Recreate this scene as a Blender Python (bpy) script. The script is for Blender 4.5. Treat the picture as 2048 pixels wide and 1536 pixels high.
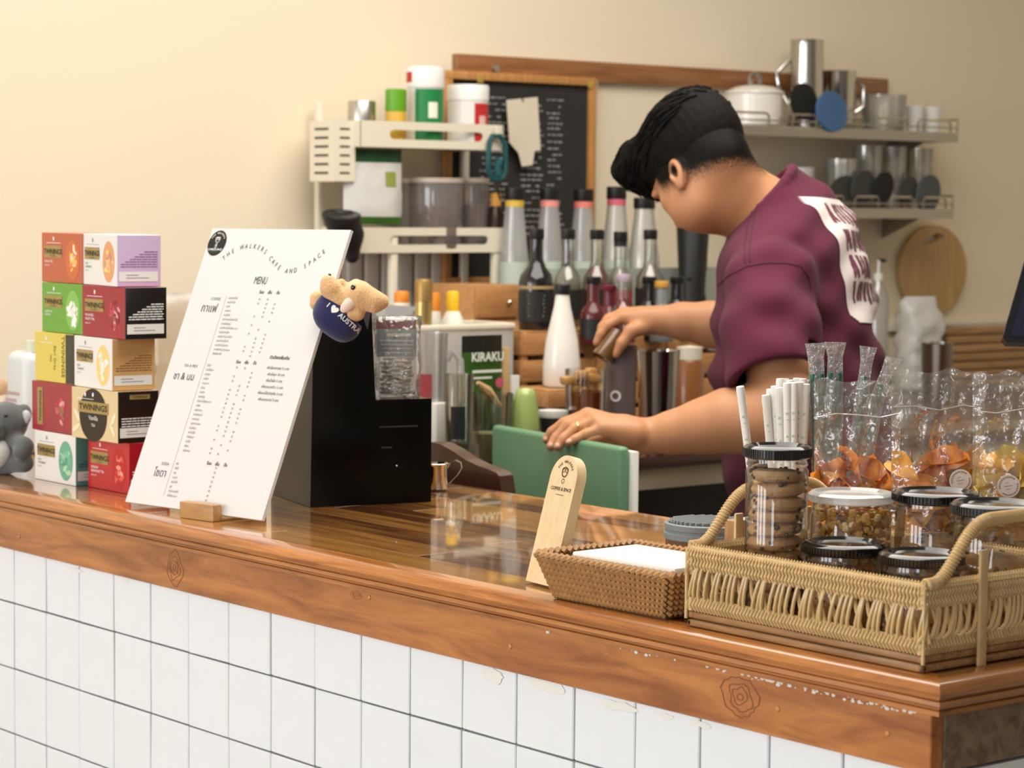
import bpy, bmesh, math, random
import numpy as np
from mathutils import Vector, Matrix, Euler
random.seed(7); np.random.seed(7)
for o in list(bpy.data.objects): bpy.data.objects.remove(o)
SC = bpy.context.scene
COL = SC.collection
PI = math.pi
# ---------------------------------------------------------------- camera
FPX = 4870.69                                   # focal length in pixels of the 2048-wide frame
CR = np.array([0.6306, 0.7761, 0.0098]); CU = np.array([-0.0631, 0.0386, 0.9973]); CF = np.array([-0.7736, 0.6295, -0.0733])
CAM = np.array([3.2996, -1.7187, 1.483])
cd = bpy.data.cameras.new('camera'); cam = bpy.data.objects.new('camera', cd); COL.objects.link(cam)
cam.matrix_world = Matrix(((CR[0], CU[0], -CF[0], CAM[0]), (CR[1], CU[1], -CF[1], CAM[1]), (CR[2], CU[2], -CF[2], CAM[2]), (0, 0, 0, 1)))
cd.sensor_width = 36; cd.lens = FPX / 2048 * 36; cd.clip_start = .05
cd.dof.use_dof = True; cd.dof.focus_distance = 2.85; cd.dof.aperture_fstop = 10.5
SC.camera = cam
# ---------------------------------------------------------------- world, lights, exposure
wd = bpy.data.worlds.new('daylight'); SC.world = wd; wd.use_nodes = True
bg = wd.node_tree.nodes['Background']; bg.inputs[0].default_value = (.93, .96, 1, 1); bg.inputs[1].default_value = 0.85
def area(name, loc, target, sx, sy, power, col):
    l = bpy.data.lights.new(name, 'AREA'); l.shape = 'RECTANGLE'; l.size = sx; l.size_y = sy; l.energy = power; l.color = col
    o = bpy.data.objects.new(name, l); COL.objects.link(o); o.location = loc
    o.rotation_euler = (Vector(target) - Vector(loc)).to_track_quat('-Z', 'Y').to_euler(); return o
# tall shop-front windows on the street side of the cafe
for i, (x, w) in enumerate(((-0.9, .8), (0.3, .8), (1.5, .8), (4.6, 1.0))):
    area('window_light', (x, -4.9, 1.75), (x, 0, 1.25), w, 2.0, 34, (.97, .985, 1))
area('ceiling_fill', (.6, .9, 2.95), (.6, .9, 0), 2.2, 2.6, 85, (1, .95, .86))  # unseen fill added overhead to brighten the back wall
vs = SC.view_settings; vs.view_transform = 'Standard'; vs.look = 'None'; vs.exposure = 0.28; vs.gamma = 1; vs.use_curve_mapping = False
SC.cycles.max_bounces = 10; SC.cycles.transparent_max_bounces = 24; SC.cycles.sample_clamp_indirect = 6
SC.cycles.use_denoising = True
# ---------------------------------------------------------------- placing helpers (a view ray met with a plane of the room)
def ray(x, y): return CR * ((x - 1024) / FPX) + CU * ((768 - y) / FPX) + CF
def W(x, y, d): return CAM + d * ray(x, y)
def PZ(x, y, z): r = ray(x, y); return CAM + r * ((z - CAM[2]) / r[2])
def PX(x, y, X): r = ray(x, y); return CAM + r * ((X - CAM[0]) / r[0])
def PY(x, y, Y): r = ray(x, y); return CAM + r * ((Y - CAM[1]) / r[1])
def DEPTH(P): return float(CF @ (np.asarray(P, float) - CAM))
def PXM(P): return FPX / DEPTH(P)                # pixels per metre at a point
# ---------------------------------------------------------------- materials
MATS = {}
def lin(c):
    if isinstance(c, str):
        c = tuple(int(c[i:i + 2], 16) / 255 for i in (0, 2, 4))
        c = tuple(((v + .055) / 1.055) ** 2.4 if v > .04045 else v / 12.92 for v in c)
    return (c[0], c[1], c[2], 1)
def mat(name, col=(.8, .8, .8), rough=.5, metal=0, spec=.5, coat=0, trans=0, ior=1.45, bump=0, bscale=60, sub=0, var=0, vscale=8, emit=0, sheen=0, alpha=1, coatr=.06):
    if name in MATS: return MATS[name]
    m = bpy.data.materials.new(name); m.use_nodes = True; nt = m.node_tree; b = nt.nodes['Principled BSDF']; I = b.inputs
    c = lin(col); I['Base Color'].default_value = c; I['Roughness'].default_value = rough; I['Metallic'].default_value = metal
    I['Specular IOR Level'].default_value = spec; I['Coat Weight'].default_value = coat; I['Coat Roughness'].default_value = coatr
    I['Transmission Weight'].default_value = trans; I['IOR'].default_value = ior; I['Subsurface Weight'].default_value = sub
    I['Subsurface Radius'].default_value = (.012, .005, .003); I['Sheen Weight'].default_value = sheen; I['Alpha'].default_value = alpha
    if emit: I['Emission Color'].default_value = c; I['Emission Strength'].default_value = emit
    if bump or var:
        tc = nt.nodes.new('ShaderNodeTexCoord')
    if var:
        n = nt.nodes.new('ShaderNodeTexNoise'); n.inputs['Scale'].default_value = vscale; n.inputs['Detail'].default_value = 4
        nt.links.new(tc.outputs['Object'], n.inputs['Vector'])
        mx = nt.nodes.new('ShaderNodeMix'); mx.data_type = 'RGBA'
        mx.inputs[6].default_value = tuple(v * (1 - var) for v in c[:3]) + (1,); mx.inputs[7].default_value = tuple(min(1, v * (1 + var)) for v in c[:3]) + (1,)
        nt.links.new(n.outputs['Fac'], mx.inputs[0]); nt.links.new(mx.outputs[2], I['Base Color'])
    if bump:
        n = nt.nodes.new('ShaderNodeTexNoise'); n.inputs['Scale'].default_value = bscale; n.inputs['Detail'].default_value = 3
        nt.links.new(tc.outputs['Object'], n.inputs['Vector'])
        bp = nt.nodes.new('ShaderNodeBump'); bp.inputs['Strength'].default_value = bump; bp.inputs['Distance'].default_value = .002
        nt.links.new(n.outputs['Fac'], bp.inputs['Height']); nt.links.new(bp.outputs[0], I['Normal'])
    MATS[name] = m; return m
def wood(name, dark, light, axis='X', scale=14, stretch=14, rough=.35, coat=0, rnd=.0, spread=(.3, .7), coatr=.05):
    """planks and boards: grain noise stretched along one axis; rnd shifts tone from board to board"""
    if name in MATS: return MATS[name]
    m = bpy.data.materials.new(name); m.use_nodes = True; nt = m.node_tree; b = nt.nodes['Principled BSDF']; I = b.inputs; N = nt.nodes.new; L = nt.links.new
    tc = N('ShaderNodeTexCoord'); mp = N('ShaderNodeMapping'); oi = N('ShaderNodeObjectInfo')
    s = [scale] * 3; s['XYZ'.index(axis)] = scale / stretch; mp.inputs['Scale'].default_value = s
    ad = N('ShaderNodeVectorMath'); ad.operation = 'ADD'; ml = N('ShaderNodeVectorMath'); ml.operation = 'SCALE'; ml.inputs['Scale'].default_value = 7.3
    cx = N('ShaderNodeCombineXYZ'); L(oi.outputs['Random'], cx.inputs[0]); L(oi.outputs['Random'], cx.inputs[1]); L(oi.outputs['Random'], cx.inputs[2])
    L(cx.outputs[0], ml.inputs[0]); L(tc.outputs['Object'], ad.inputs[0]); L(ml.outputs[0], ad.inputs[1]); L(ad.outputs[0], mp.inputs['Vector'])
    n = N('ShaderNodeTexNoise'); n.inputs['Scale'].default_value = 3.5; n.inputs['Detail'].default_value = 7; n.inputs['Roughness'].default_value = .62; n.inputs['Distortion'].default_value = .6
    L(mp.outputs[0], n.inputs['Vector'])
    mr = N('ShaderNodeMath'); mr.operation = 'MULTIPLY_ADD'; mr.inputs[1].default_value = rnd; mr.inputs[2].default_value = -rnd / 2; L(oi.outputs['Random'], mr.inputs[0])
    sm = N('ShaderNodeMath'); sm.operation = 'ADD'; L(n.outputs['Fac'], sm.inputs[0]); L(mr.outputs[0], sm.inputs[1])
    cr = N('ShaderNodeValToRGB'); cr.color_ramp.elements[0].position = spread[0]; cr.color_ramp.elements[1].position = spread[1]
    cr.color_ramp.elements[0].color = lin(dark); cr.color_ramp.elements[1].color = lin(light)
    L(sm.outputs[0], cr.inputs[0]); L(cr.outputs[0], I['Base Color'])
    I['Roughness'].default_value = rough; I['Coat Weight'].default_value = coat; I['Coat Roughness'].default_value = coatr
    bp = N('ShaderNodeBump'); bp.inputs['Strength'].default_value = .12; bp.inputs['Distance'].default_value = .001; L(n.outputs['Fac'], bp.inputs['Height']); L(bp.outputs[0], I['Normal'])
    MATS[name] = m; return m
def clear(name, tint=(1, 1, 1), gloss=.08, rough=.03, facing=.25, bump=0, bscale=40, haze=0):
    """thin clear plastic or glass wall: see-through, with Fresnel gloss"""
    if name in MATS: return MATS[name]
    m = bpy.data.materials.new(name); m.use_nodes = True; nt = m.node_tree; nt.nodes.clear(); N = nt.nodes.new; L = nt.links.new
    out = N('ShaderNodeOutputMaterial'); t = N('ShaderNodeBsdfTransparent'); t.inputs[0].default_value = lin(tint)
    g = N('ShaderNodeBsdfGlossy'); g.inputs['Roughness'].default_value = rough
    lw = N('ShaderNodeLayerWeight'); lw.inputs['Blend'].default_value = facing
    ma = N('ShaderNodeMath'); ma.operation = 'MULTIPLY_ADD'; ma.inputs[1].default_value = .75; ma.inputs[2].default_value = gloss; ma.use_clamp = True
    L(lw.outputs['Fresnel'], ma.inputs[0]); mx = N('ShaderNodeMixShader'); L(ma.outputs[0], mx.inputs[0]); L(t.outputs[0], mx.inputs[1]); L(g.outputs[0], mx.inputs[2])
    last = mx
    if haze:
        d = N('ShaderNodeBsdfDiffuse'); d.inputs[0].default_value = (.9, .9, .9, 1); m2 = N('ShaderNodeMixShader'); m2.inputs[0].default_value = haze
        L(mx.outputs[0], m2.inputs[1]); L(d.outputs[0], m2.inputs[2]); last = m2
    if bump:
        tc = N('ShaderNodeTexCoord'); n = N('ShaderNodeTexNoise'); n.inputs['Scale'].default_value = bscale; n.inputs['Detail'].default_value = 2
        L(tc.outputs['Object'], n.inputs['Vector']); bp = N('ShaderNodeBump'); bp.inputs['Strength'].default_value = bump; bp.inputs['Distance'].default_value = .01
        L(n.outputs['Fac'], bp.inputs['Height']); L(bp.outputs[0], g.inputs['Normal']); L(bp.outputs[0], lw.inputs['Normal'])
    L(last.outputs[0], out.inputs[0]); MATS[name] = m; return m
# ---------------------------------------------------------------- mesh builder
def basis(u, v=None):
    u = Vector(u).normalized()
    if v is None: v = Vector((0, 0, 1)) if abs(u.z) < .95 else Vector((1, 0, 0))
    v = Vector(v); w = u.cross(v).normalized(); v = w.cross(u); return u, v, w
class MB:
    def __init__(s): s.v = []; s.f = []; s.m = []
    def add(s, vs, fs, mi=0, M=None):
        n = len(s.v)
        s.v += [tuple(M @ Vector(p)) for p in vs] if M is not None else [tuple(p) for p in vs]
        s.f += [tuple(i + n for i in f) for f in fs]; s.m += [mi] * len(fs); return s
    def bm(s, b, mi=0, M=None):
        b.verts.index_update(); s.add([v.co[:] for v in b.verts], [[v.index for v in f.verts] for f in b.faces], mi, M); b.free(); return s
    def box(s, c, d, bev=0, mi=0, M=None, seg=2):
        b = bmesh.new(); bmesh.ops.create_cube(b, size=1)
        for v in b.verts: v.co = Vector((v.co.x * d[0], v.co.y * d[1], v.co.z * d[2]))
        if bev: bmesh.ops.bevel(b, geom=list(b.edges), offset=min(bev, min(d) * .49), segments=seg, profile=.5, affect='EDGES')
        for v in b.verts: v.co += Vector(c)
        return s.bm(b, mi, M)
    def lathe(s, prof, c=(0, 0, 0), seg=28, mi=0, M=None, sx=1, sy=1, closed=False):
        vs, fs = [], []; n = len(prof)
        for k in range(seg):
            a = 2 * PI * k / seg
            for r, z in prof: vs.append((c[0] + r * math.cos(a) * sx, c[1] + r * math.sin(a) * sy, c[2] + z))
        for k in range(seg):
            k2 = (k + 1) % seg
            for j in range(n - 1): fs.append((k * n + j, k2 * n + j, k2 * n + j + 1, k * n + j + 1))
            if closed: fs.append((k * n + n - 1, k2 * n + n - 1, k2 * n, k * n))
        if prof[0][0] > 1e-6 and not closed and s.capflag: fs.append(tuple(k * n for k in reversed(range(seg))))
        if prof[-1][0] > 1e-6 and not closed and s.capflag: fs.append(tuple(k * n + n - 1 for k in range(seg)))
        return s.add(vs, fs, mi, M)
    capflag = True
    def tube(s, pts, r, seg=8, mi=0, M=None, closed=False, cap=True):
        pts = [Vector(p) for p in pts]; n = len(pts); rr = r if isinstance(r, (list, tuple)) else [r] * n
        vs, fs = [], []; prev = None
        for i, p in enumerate(pts):
            if closed: t = pts[(i + 1) % n] - pts[i - 1]
            else: t = pts[min(i + 1, n - 1)] - pts[max(i - 1, 0)]
            t.normalize()
            if prev is None: _, a, bb = basis(t)
            else:
                a = prev - t * prev.dot(t); a.normalize(); bb = t.cross(a)
            prev = a
            for k in range(seg): an = 2 * PI * k / seg; vs.append(p + (a * math.cos(an) + bb * math.sin(an)) * rr[i])
        for i in range(n if closed else n - 1):
            j = (i + 1) % n
            for k in range(seg): k2 = (k + 1) % seg; fs.append((i * seg + k, i * seg + k2, j * seg + k2, j * seg + k))
        if cap and not closed: fs.append(tuple(reversed(range(seg)))); fs.append(tuple((n - 1) * seg + k for k in range(seg)))
        return s.add(vs, fs, mi, M)
    def prism(s, poly, O, u, v, th, mi=0, M=None):
        """2-D outline in the plane O,u,v pushed th along u x v"""
        u = Vector(u); v = Vector(v); w = u.cross(v).normalized(); O = Vector(O); n = len(poly)
        vs = [O + u * a + v * b for a, b in poly] + [O + u * a + v * b + w * th for a, b in poly]
        fs = [tuple(range(n, 2 * n)), tuple(reversed(range(n)))] + [(i, (i + 1) % n, n + (i + 1) % n, n + i) for i in range(n)]
        return s.add(vs, fs, mi, M)
    def ball(s, c, r, seg=14, rings=9, mi=0, M=None, R=None):
        r = (r, r, r) if not hasattr(r, '__len__') else r; vs, fs = [], []
        for j in range(rings + 1):
            th = PI * j / rings
            for k in range(seg):
                a = 2 * PI * k / seg; p = Vector((r[0] * math.sin(th) * math.cos(a), r[1] * math.sin(th) * math.sin(a), r[2] * math.cos(th)))
                if R is not None: p = R @ p
                vs.append(p + Vector(c))
        for j in range(rings):
            for k in range(seg): k2 = (k + 1) % seg; fs.append((j * seg + k, (j + 1) * seg + k, (j + 1) * seg + k2, j * seg + k2))
        return s.add(vs, fs, mi, M)
    def plane(s, O, u, v, w, h, off=0, mi=0):
        u = Vector(u).normalized(); v = Vector(v).normalized(); n = u.cross(v); O = Vector(O) + n * off
        return s.add([O, O + u * w, O + u * w + v * h, O + v * h], [(0, 1, 2, 3)], mi)
    def flat(s, poly, O, u, v, off=.0003, mi=0):
        u = Vector(u); v = Vector(v); n = u.cross(v).normalized(); O = Vector(O) + n * off
        return s.add([O + u * a + v * b for a, b in poly], [tuple(range(len(poly)))], mi)
    def text(s, txt, O, u, v, size, off=.0004, mi=0, align='LEFT', fn=None, sx=1, bold=0):
        vs, fs = textmesh(txt, align, bold)
        u = Vector(u).normalized(); v = Vector(v).normalized(); n = u.cross(v); O = Vector(O)
        P = [fn(x * size * sx, y * size) if fn else (x * size * sx, y * size) for x, y in vs]
        return s.add([O + u * x + v * y + n * off for x, y in P], fs, mi)
    def obj(s, name, mats, parent=None, smooth=None, world=True, angle=40):
        me = bpy.data.meshes.new(name)
        vs = s.v
        if parent is not None and world:
            Mi = PM[parent.name].inverted(); vs = [tuple(Mi @ Vector(p)) for p in vs]
        me.from_pydata(vs, [], s.f); me.validate(clean_customdata=False)
        mats = mats if isinstance(mats, (list, tuple)) else [mats]
        for mm in mats: me.materials.append(mm)
        if len(mats) > 1 and len(me.polygons) == len(s.m): me.polygons.foreach_set('material_index', s.m)
        if smooth is None: smooth = True
        if smooth:
            me.polygons.foreach_set('use_smooth', [True] * len(me.polygons))
            if angle: me.set_sharp_from_angle(angle=math.radians(angle))
        me.update(); o = bpy.data.objects.new(name, me); COL.objects.link(o)
        if parent is not None: o.parent = parent
        PM[o.name] = PM[parent.name] if parent is not None else Matrix()
        return o
PM = {}
_TX = {}
def textmesh(txt, align='LEFT', bold=0):
    k = (txt, align, bold)
    if k not in _TX:
        cu = bpy.data.curves.new('tmp', 'FONT'); cu.body = txt; cu.align_x = align; cu.resolution_u = 2; cu.offset = bold
        ob = bpy.data.objects.new('tmp', cu); COL.objects.link(ob)
        dg = bpy.context.evaluated_depsgraph_get(); me = bpy.data.meshes.new_from_object(ob.evaluated_get(dg))
        _TX[k] = ([(v.co.x, v.co.y) for v in me.vertices], [tuple(p.vertices) for p in me.polygons])
        bpy.data.objects.remove(ob); bpy.data.curves.remove(cu); bpy.data.meshes.remove(me)
    return _TX[k]
def E(name, loc, label=None, cat=None, group=None, rot=(0, 0, 0)):
    o = bpy.data.objects.new(name, None); COL.objects.link(o); o.location = tuple(loc); o.rotation_euler = rot; o.empty_display_size = .05
    PM[o.name] = Matrix.Translation(Vector(tuple(loc))) @ Euler(rot).to_matrix().to_4x4()
    if label: tag(o, label, cat, group)
    return o
def tag(o, label=None, cat=None, group=None, kind=None):
    if label: o['label'] = label
    if cat: o['category'] = cat
    if group: o['group'] = group
    if kind: o['kind'] = kind
    return o
def dup(root, loc, label=None, rot=None, scale=None):
    r = root.copy(); COL.objects.link(r); r.location = tuple(loc)
    if rot is not None: r.rotation_euler = rot
    if scale is not None: r.scale = scale
    if label: r['label'] = label
    for ch in list(root.children):
        c = ch.copy(); COL.objects.link(c); c.parent = r
        for g in ch.children:
            d = g.copy(); COL.objects.link(d); d.parent = c
    return r
def swap(root, name, m, label=None):
    for c in root.children:
        if c.name.split('.')[0] == name:
            c.data = c.data.copy(); c.data.materials[0] = m
def circ(r, n=24, cx=0, cy=0, ry=None): return [(cx + r * math.cos(2 * PI * k / n), cy + (ry or r) * math.sin(2 * PI * k / n)) for k in range(n)]
def rrect(w, h, r, n=4, cx=0, cy=0):
    P = []
    for (sx, sy, a0) in ((1, 1, 0), (-1, 1, 90), (-1, -1, 180), (1, -1, 270)):
        for k in range(n + 1):
            a = math.radians(a0 + 90 * k / n); P.append((cx + sx * (w / 2 - r) + r * math.cos(a), cy + sy * (h / 2 - r) + r * math.sin(a)))
    return P
# ---------------------------------------------------------------- distance-field modelling for soft bodies
class Vol:
    def __init__(s, lo, hi, h):
        s.lo = np.array(lo, float); s.h = h; s.n = np.ceil((np.array(hi) - s.lo) / h).astype(int) + 1
        s.D = np.full(s.n, 1.0, np.float32)
    def sub(s, lo, hi):
        a = np.clip(((np.array(lo) - s.lo) / s.h).astype(int) - 1, 0, s.n); b = np.clip(((np.array(hi) - s.lo) / s.h).astype(int) + 2, 0, s.n)
        sl = tuple(slice(i, j) for i, j in zip(a, b))
        ax = [((np.arange(i, j) * s.h + s.lo[k]).astype(np.float32)) for k, (i, j) in enumerate(zip(a, b))]
        return sl, ax[0][:, None, None], ax[1][None, :, None], ax[2][None, None, :]
    def put(s, sl, d, k, op):
        a = s.D[sl]
        if op == 'u':
            h = np.clip(.5 + .5 * (a - d) / k, 0, 1); s.D[sl] = a + (d - a) * h - k * h * (1 - h)
        else:
            d = -d; h = np.clip(.5 - .5 * (a - d) / k, 0, 1); s.D[sl] = a + (d - a) * h + k * h * (1 - h)
    def cap(s, a, b, ra, rb=None, k=.008, op='u'):
        rb = ra if rb is None else rb; a = np.array(a, float); b = np.array(b, float); R = max(ra, rb) + k * 1.5 + .012
        sl, X, Y, Z = s.sub(np.minimum(a, b) - R, np.maximum(a, b) + R); ab = b - a; L = max(ab @ ab, 1e-9)
        t = np.clip(((X - a[0]) * ab[0] + (Y - a[1]) * ab[1] + (Z - a[2]) * ab[2]) / L, 0, 1)
        d = np.sqrt((X - a[0] - t * ab[0]) ** 2 + (Y - a[1] - t * ab[1]) ** 2 + (Z - a[2] - t * ab[2]) ** 2) - (ra + (rb - ra) * t)
        s.put(sl, d.astype(np.float32), k, op); return s
    def chain(s, pts, rs, k=.008, op='u'):
        for i in range(len(pts) - 1): s.cap(pts[i], pts[i + 1], rs[i], rs[i + 1], k, op)
        return s
    def ell(s, c, r, ax=None, k=.01, op='u'):
        c = np.array(c, float); r = np.array(r, float); A = np.eye(3) if ax is None else np.array(ax, float)
        R = r.max() + k * 1.5 + .012; sl, X, Y, Z = s.sub(c - R, c + R); X = X - c[0]; Y = Y - c[1]; Z = Z - c[2]
        q = [(A[i, 0] * X + A[i, 1] * Y + A[i, 2] * Z) for i in range(3)]
        k0 = np.sqrt(sum((q[i] / r[i]) ** 2 for i in range(3))); k1 = np.sqrt(sum((q[i] / r[i] ** 2) ** 2 for i in range(3))) + 1e-6
        s.put(sl, (k0 * (k0 - 1) / k1).astype(np.float32), k, op); return s
    def cut(s, p, n, keep_neg=True, k=.002):
        """cut by the plane through p with normal n: keep the side the normal points away from"""
        n = np.array(n, float); n /= np.linalg.norm(n); sl, X, Y, Z = s.sub(s.lo, s.lo + s.n * s.h)
        d = ((X - p[0]) * n[0] + (Y - p[1]) * n[1] + (Z - p[2]) * n[2]).astype(np.float32); s.D = np.maximum(s.D, d); return s
    def warp(s, fn):
        sl, X, Y, Z = s.sub(s.lo, s.lo + s.n * s.h); s.D = (s.D + fn(X, Y, Z)).astype(np.float32); return s
    def sample(s, P):
        q = (np.asarray(P, float) - s.lo) / s.h; q = np.clip(q, 0, s.n - 1.001); i = q.astype(int); f = q - i; r = 0
        for dx in (0, 1):
            for dy in (0, 1):
                for dz in (0, 1):
                    w = (f[..., 0] if dx else 1 - f[..., 0]) * (f[..., 1] if dy else 1 - f[..., 1]) * (f[..., 2] if dz else 1 - f[..., 2])
                    r = r + w * s.D[i[..., 0] + dx, i[..., 1] + dy, i[..., 2] + dz]
        return r
    def mesh(s, smooth=1):
        D = s.D; S = D < 0; n = np.array(D.shape)
        c = S[:-1, :-1, :-1].astype(np.int8)
        c = sum(S[dx:n[0] - 1 + dx, dy:n[1] - 1 + dy, dz:n[2] - 1 + dz].astype(np.int8) for dx in (0, 1) for dy in (0, 1) for dz in (0, 1))
        act = (c > 0) & (c < 8); I = np.argwhere(act); idx = np.full(act.shape, -1, np.int64); idx[act] = np.arange(len(I))
        acc = np.zeros((len(I), 3)); cnt = np.zeros(len(I))
        for ax in range(3):
            o1, o2 = [a for a in range(3) if a != ax]
            for p in (0, 1):
                for q in (0, 1):
                    A = I.copy(); A[:, o1] += p; A[:, o2] += q; B = A.copy(); B[:, ax] += 1
                    da = D[A[:, 0], A[:, 1], A[:, 2]]; db = D[B[:, 0], B[:, 1], B[:, 2]]; x = (da < 0) != (db < 0)
                    t = np.where(x, da / np.where(x, da - db, 1), 0); P = A.astype(float); P[:, ax] += t; acc[x] += P[x]; cnt[x] += 1
        V = acc / np.maximum(cnt, 1)[:, None]; F = []
        for ax in range(3):
            o1, o2 = [(1, 2), (2, 0), (0, 1)][ax]
            sa = [slice(None)] * 3; sb = [slice(None)] * 3; sa[ax] = slice(0, -1); sb[ax] = slice(1, None)
            for flip, mask in ((False, S[tuple(sa)] & ~S[tuple(sb)]), (True, ~S[tuple(sa)] & S[tuple(sb)])):
                Q = np.argwhere(mask); Q = Q[(Q[:, o1] > 0) & (Q[:, o2] > 0) & (Q[:, o1] < n[o1] - 1) & (Q[:, o2] < n[o2] - 1)]
                e = []
                for (p, q) in ((-1, -1), (0, -1), (0, 0), (-1, 0)):
                    C = Q.copy(); C[:, o1] += p; C[:, o2] += q; e.append(idx[C[:, 0], C[:, 1], C[:, 2]])
                f = np.stack(e, 1); F.append(f[:, ::-1] if flip else f)
        F = np.concatenate(F); F = F[(F >= 0).all(1)]; V = V * s.h + s.lo
        for _ in range(smooth):
            a = np.zeros_like(V); k = np.zeros(len(V))
            for i in range(4):
                j = F[:, (i + 1) % 4]; np.add.at(a, F[:, i], V[j]); np.add.at(k, F[:, i], 1); np.add.at(a, j, V[F[:, i]]); np.add.at(k, j, 1)
            V = .5 * V + .5 * a / np.maximum(k, 1)[:, None]
        return V, F
    def obj(s, name, mats, parent=None, smooth=1, world=True):
        V, F = s.mesh(smooth)
        if parent is not None and world:
            Mi = np.array(PM[parent.name].inverted()); V = V @ Mi[:3, :3].T + Mi[:3, 3]
        me = bpy.data.meshes.new(name); me.vertices.add(len(V)); me.vertices.foreach_set('co', V.astype(np.float32).ravel())
        me.loops.add(F.size); me.loops.foreach_set('vertex_index', F.astype(np.int32).ravel()); me.polygons.add(len(F))
        me.polygons.foreach_set('loop_start', np.arange(0, F.size, 4, dtype=np.int32)); me.polygons.foreach_set('use_smooth', np.ones(len(F), bool))
        for mm in (mats if isinstance(mats, (list, tuple)) else [mats]): me.materials.append(mm)
        me.update(calc_edges=True); o = bpy.data.objects.new(name, me); COL.objects.link(o)
        if parent is not None: o.parent = parent
        PM[o.name] = PM[parent.name] if parent is not None else Matrix()
        return o
# ================================================================ the room
WALLX = -1.3; CT = 1.05; WT = 1.005               # back wall plane, counter-top height, worktop height
M_wall = mat('cream_wall_paint', (.80, .70, .53), .85, bump=.05, bscale=30, var=.03, vscale=1.2)
def slab(name, c, d, m, kind='structure'):
    o = MB().box(c, d).obj(name, m, smooth=False); o['kind'] = kind; return o
slab('wall_back', (WALLX - .06, -.7, 1.5), (.12, 10.4, 3.0), M_wall)
slab('wall_right_light_block', (2.3, 4.56, 1.5), (7.4, .12, 3.0), M_wall)  # unseen wall, put in to block light from this side
slab('floor', (2.3, -.7, -.05), (7.4, 10.6, .1), mat('grey_concrete_floor', (.22, .20, .18), .5, var=.2, vscale=3))
slab('ceiling', (2.3, -.7, 3.06), (7.4, 10.6, .12), mat('white_ceiling_paint', (.78, .76, .72), .9))
slab('wall_front_glare_block', (6.06, -.7, 1.5), (.12, 10.4, 3.0), mat('dim_plaster', (.42, .39, .34), .9))  # unseen wall, added so the black till reflects a dark room
# wooden rail on the back wall
a = PX(910, 108, WALLX + .012); b = PX(1772, 155, WALLX + .012)
M_rail = wood('red_brown_rail_wood', (.17, .06, .018), (.36, .15, .05), 'Y', 20, 18, .4, .3)
rail = MB().box((WALLX + .011, (a[1] + b[1]) / 2, a[2] - .024), (.022, b[1] - a[1], .050), .002).obj('trim_1', M_rail); rail['kind'] = 'structure'
MB().tube([(WALLX + .02, a[1] + .11, a[2] - .03), (WALLX + .035, a[1] + .11, a[2] - .03)], .009, 10).tube([(WALLX + .02, a[1] + .42, a[2] - .055), (WALLX + .035, a[1] + .42, a[2] - .055)], .012, 10).obj('hook', mat('steel_brushed', (.55, .53, .5), .28, 1), rail)
# ================================================================ the bar counter
XE = 1.818                                          # right-hand end of the counter
counter = E('bar_counter', (.3, .28, 0), 'white tiled bar counter with glossy varnished brown wooden top', 'counter')
M_grout = mat('dark_grout', (.16, .16, .17), .9)
M_tile = mat('white_glazed_tile', (.80, .81, .83), .22, spec=.5, coat=.3, var=.04, vscale=14, bump=.25, bscale=22)
MB().box(((WALLX + XE) / 2, .30, .50), (XE - WALLX - .02, .58, .96)).obj('base', M_grout, counter, False)
tm = None; rnd = random.Random(3)
for r in range(9):
    for k in range(-13, 19):
        x = .1 * k + .05; z = .925 - .1 * r
        if x > XE: continue
        if tm is None:
            t0 = MB().box((0, 0, 0), (.0978, .009, .0978), .0012, seg=1).obj('tile', M_tile, None, False); tm = t0.data
            t = t0
        else:
            t = bpy.data.objects.new('tile', tm); COL.objects.link(t)
        t.parent = counter; w = 0.0
        t.location = (x - .3, .0045 - .28 + rnd.uniform(-.0006, .0006), z)
        t.rotation_euler = (rnd.gauss(0, .004), rnd.gauss(0, .002), rnd.gauss(0, .006))
# varnished drips on the top row of tiles
M_top = wood('varnished_top_wood', (.095, .030, .008), (.46, .21, .045), 'X', 16, 13, .22, 1.0, .5, coatr=.03)
M_edge = wood('varnished_edge_wood', (.22, .055, .008), (.56, .21, .042), 'X', 26, 16, .25, .9, coatr=.07)
M_fascia = wood('red_brown_fascia_wood', (.25, .065, .010), (.52, .185, .040), 'X', 10, 7, .3, .6, coatr=.1, spread=(.36, .64))
M_end = wood('weathered_end_board', (.10, .055, .03), (.30, .21, .13), 'X', 14, 5, .6, .15)
# top staves
yy = .012; rnd = random.Random(11); row = 0
while yy < .575:
    wd_ = min(rnd.choice((.052, .062, .07)), .586 - yy); x = WALLX + .001 - rnd.random() * .3
    while x < XE - .02:
        ln = rnd.uniform(.45, .85); x0 = max(x, WALLX + .001); x1 = min(x + ln, XE - .012)
        if x1 - x0 > .04: MB().box(((x0 + x1) / 2, yy + wd_ / 2, CT - .0125), (x1 - x0 - .0004, wd_ - .0004, .025), .0003, seg=1).obj('plank', M_top, counter, False)
        x += ln
    yy += wd_
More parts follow.
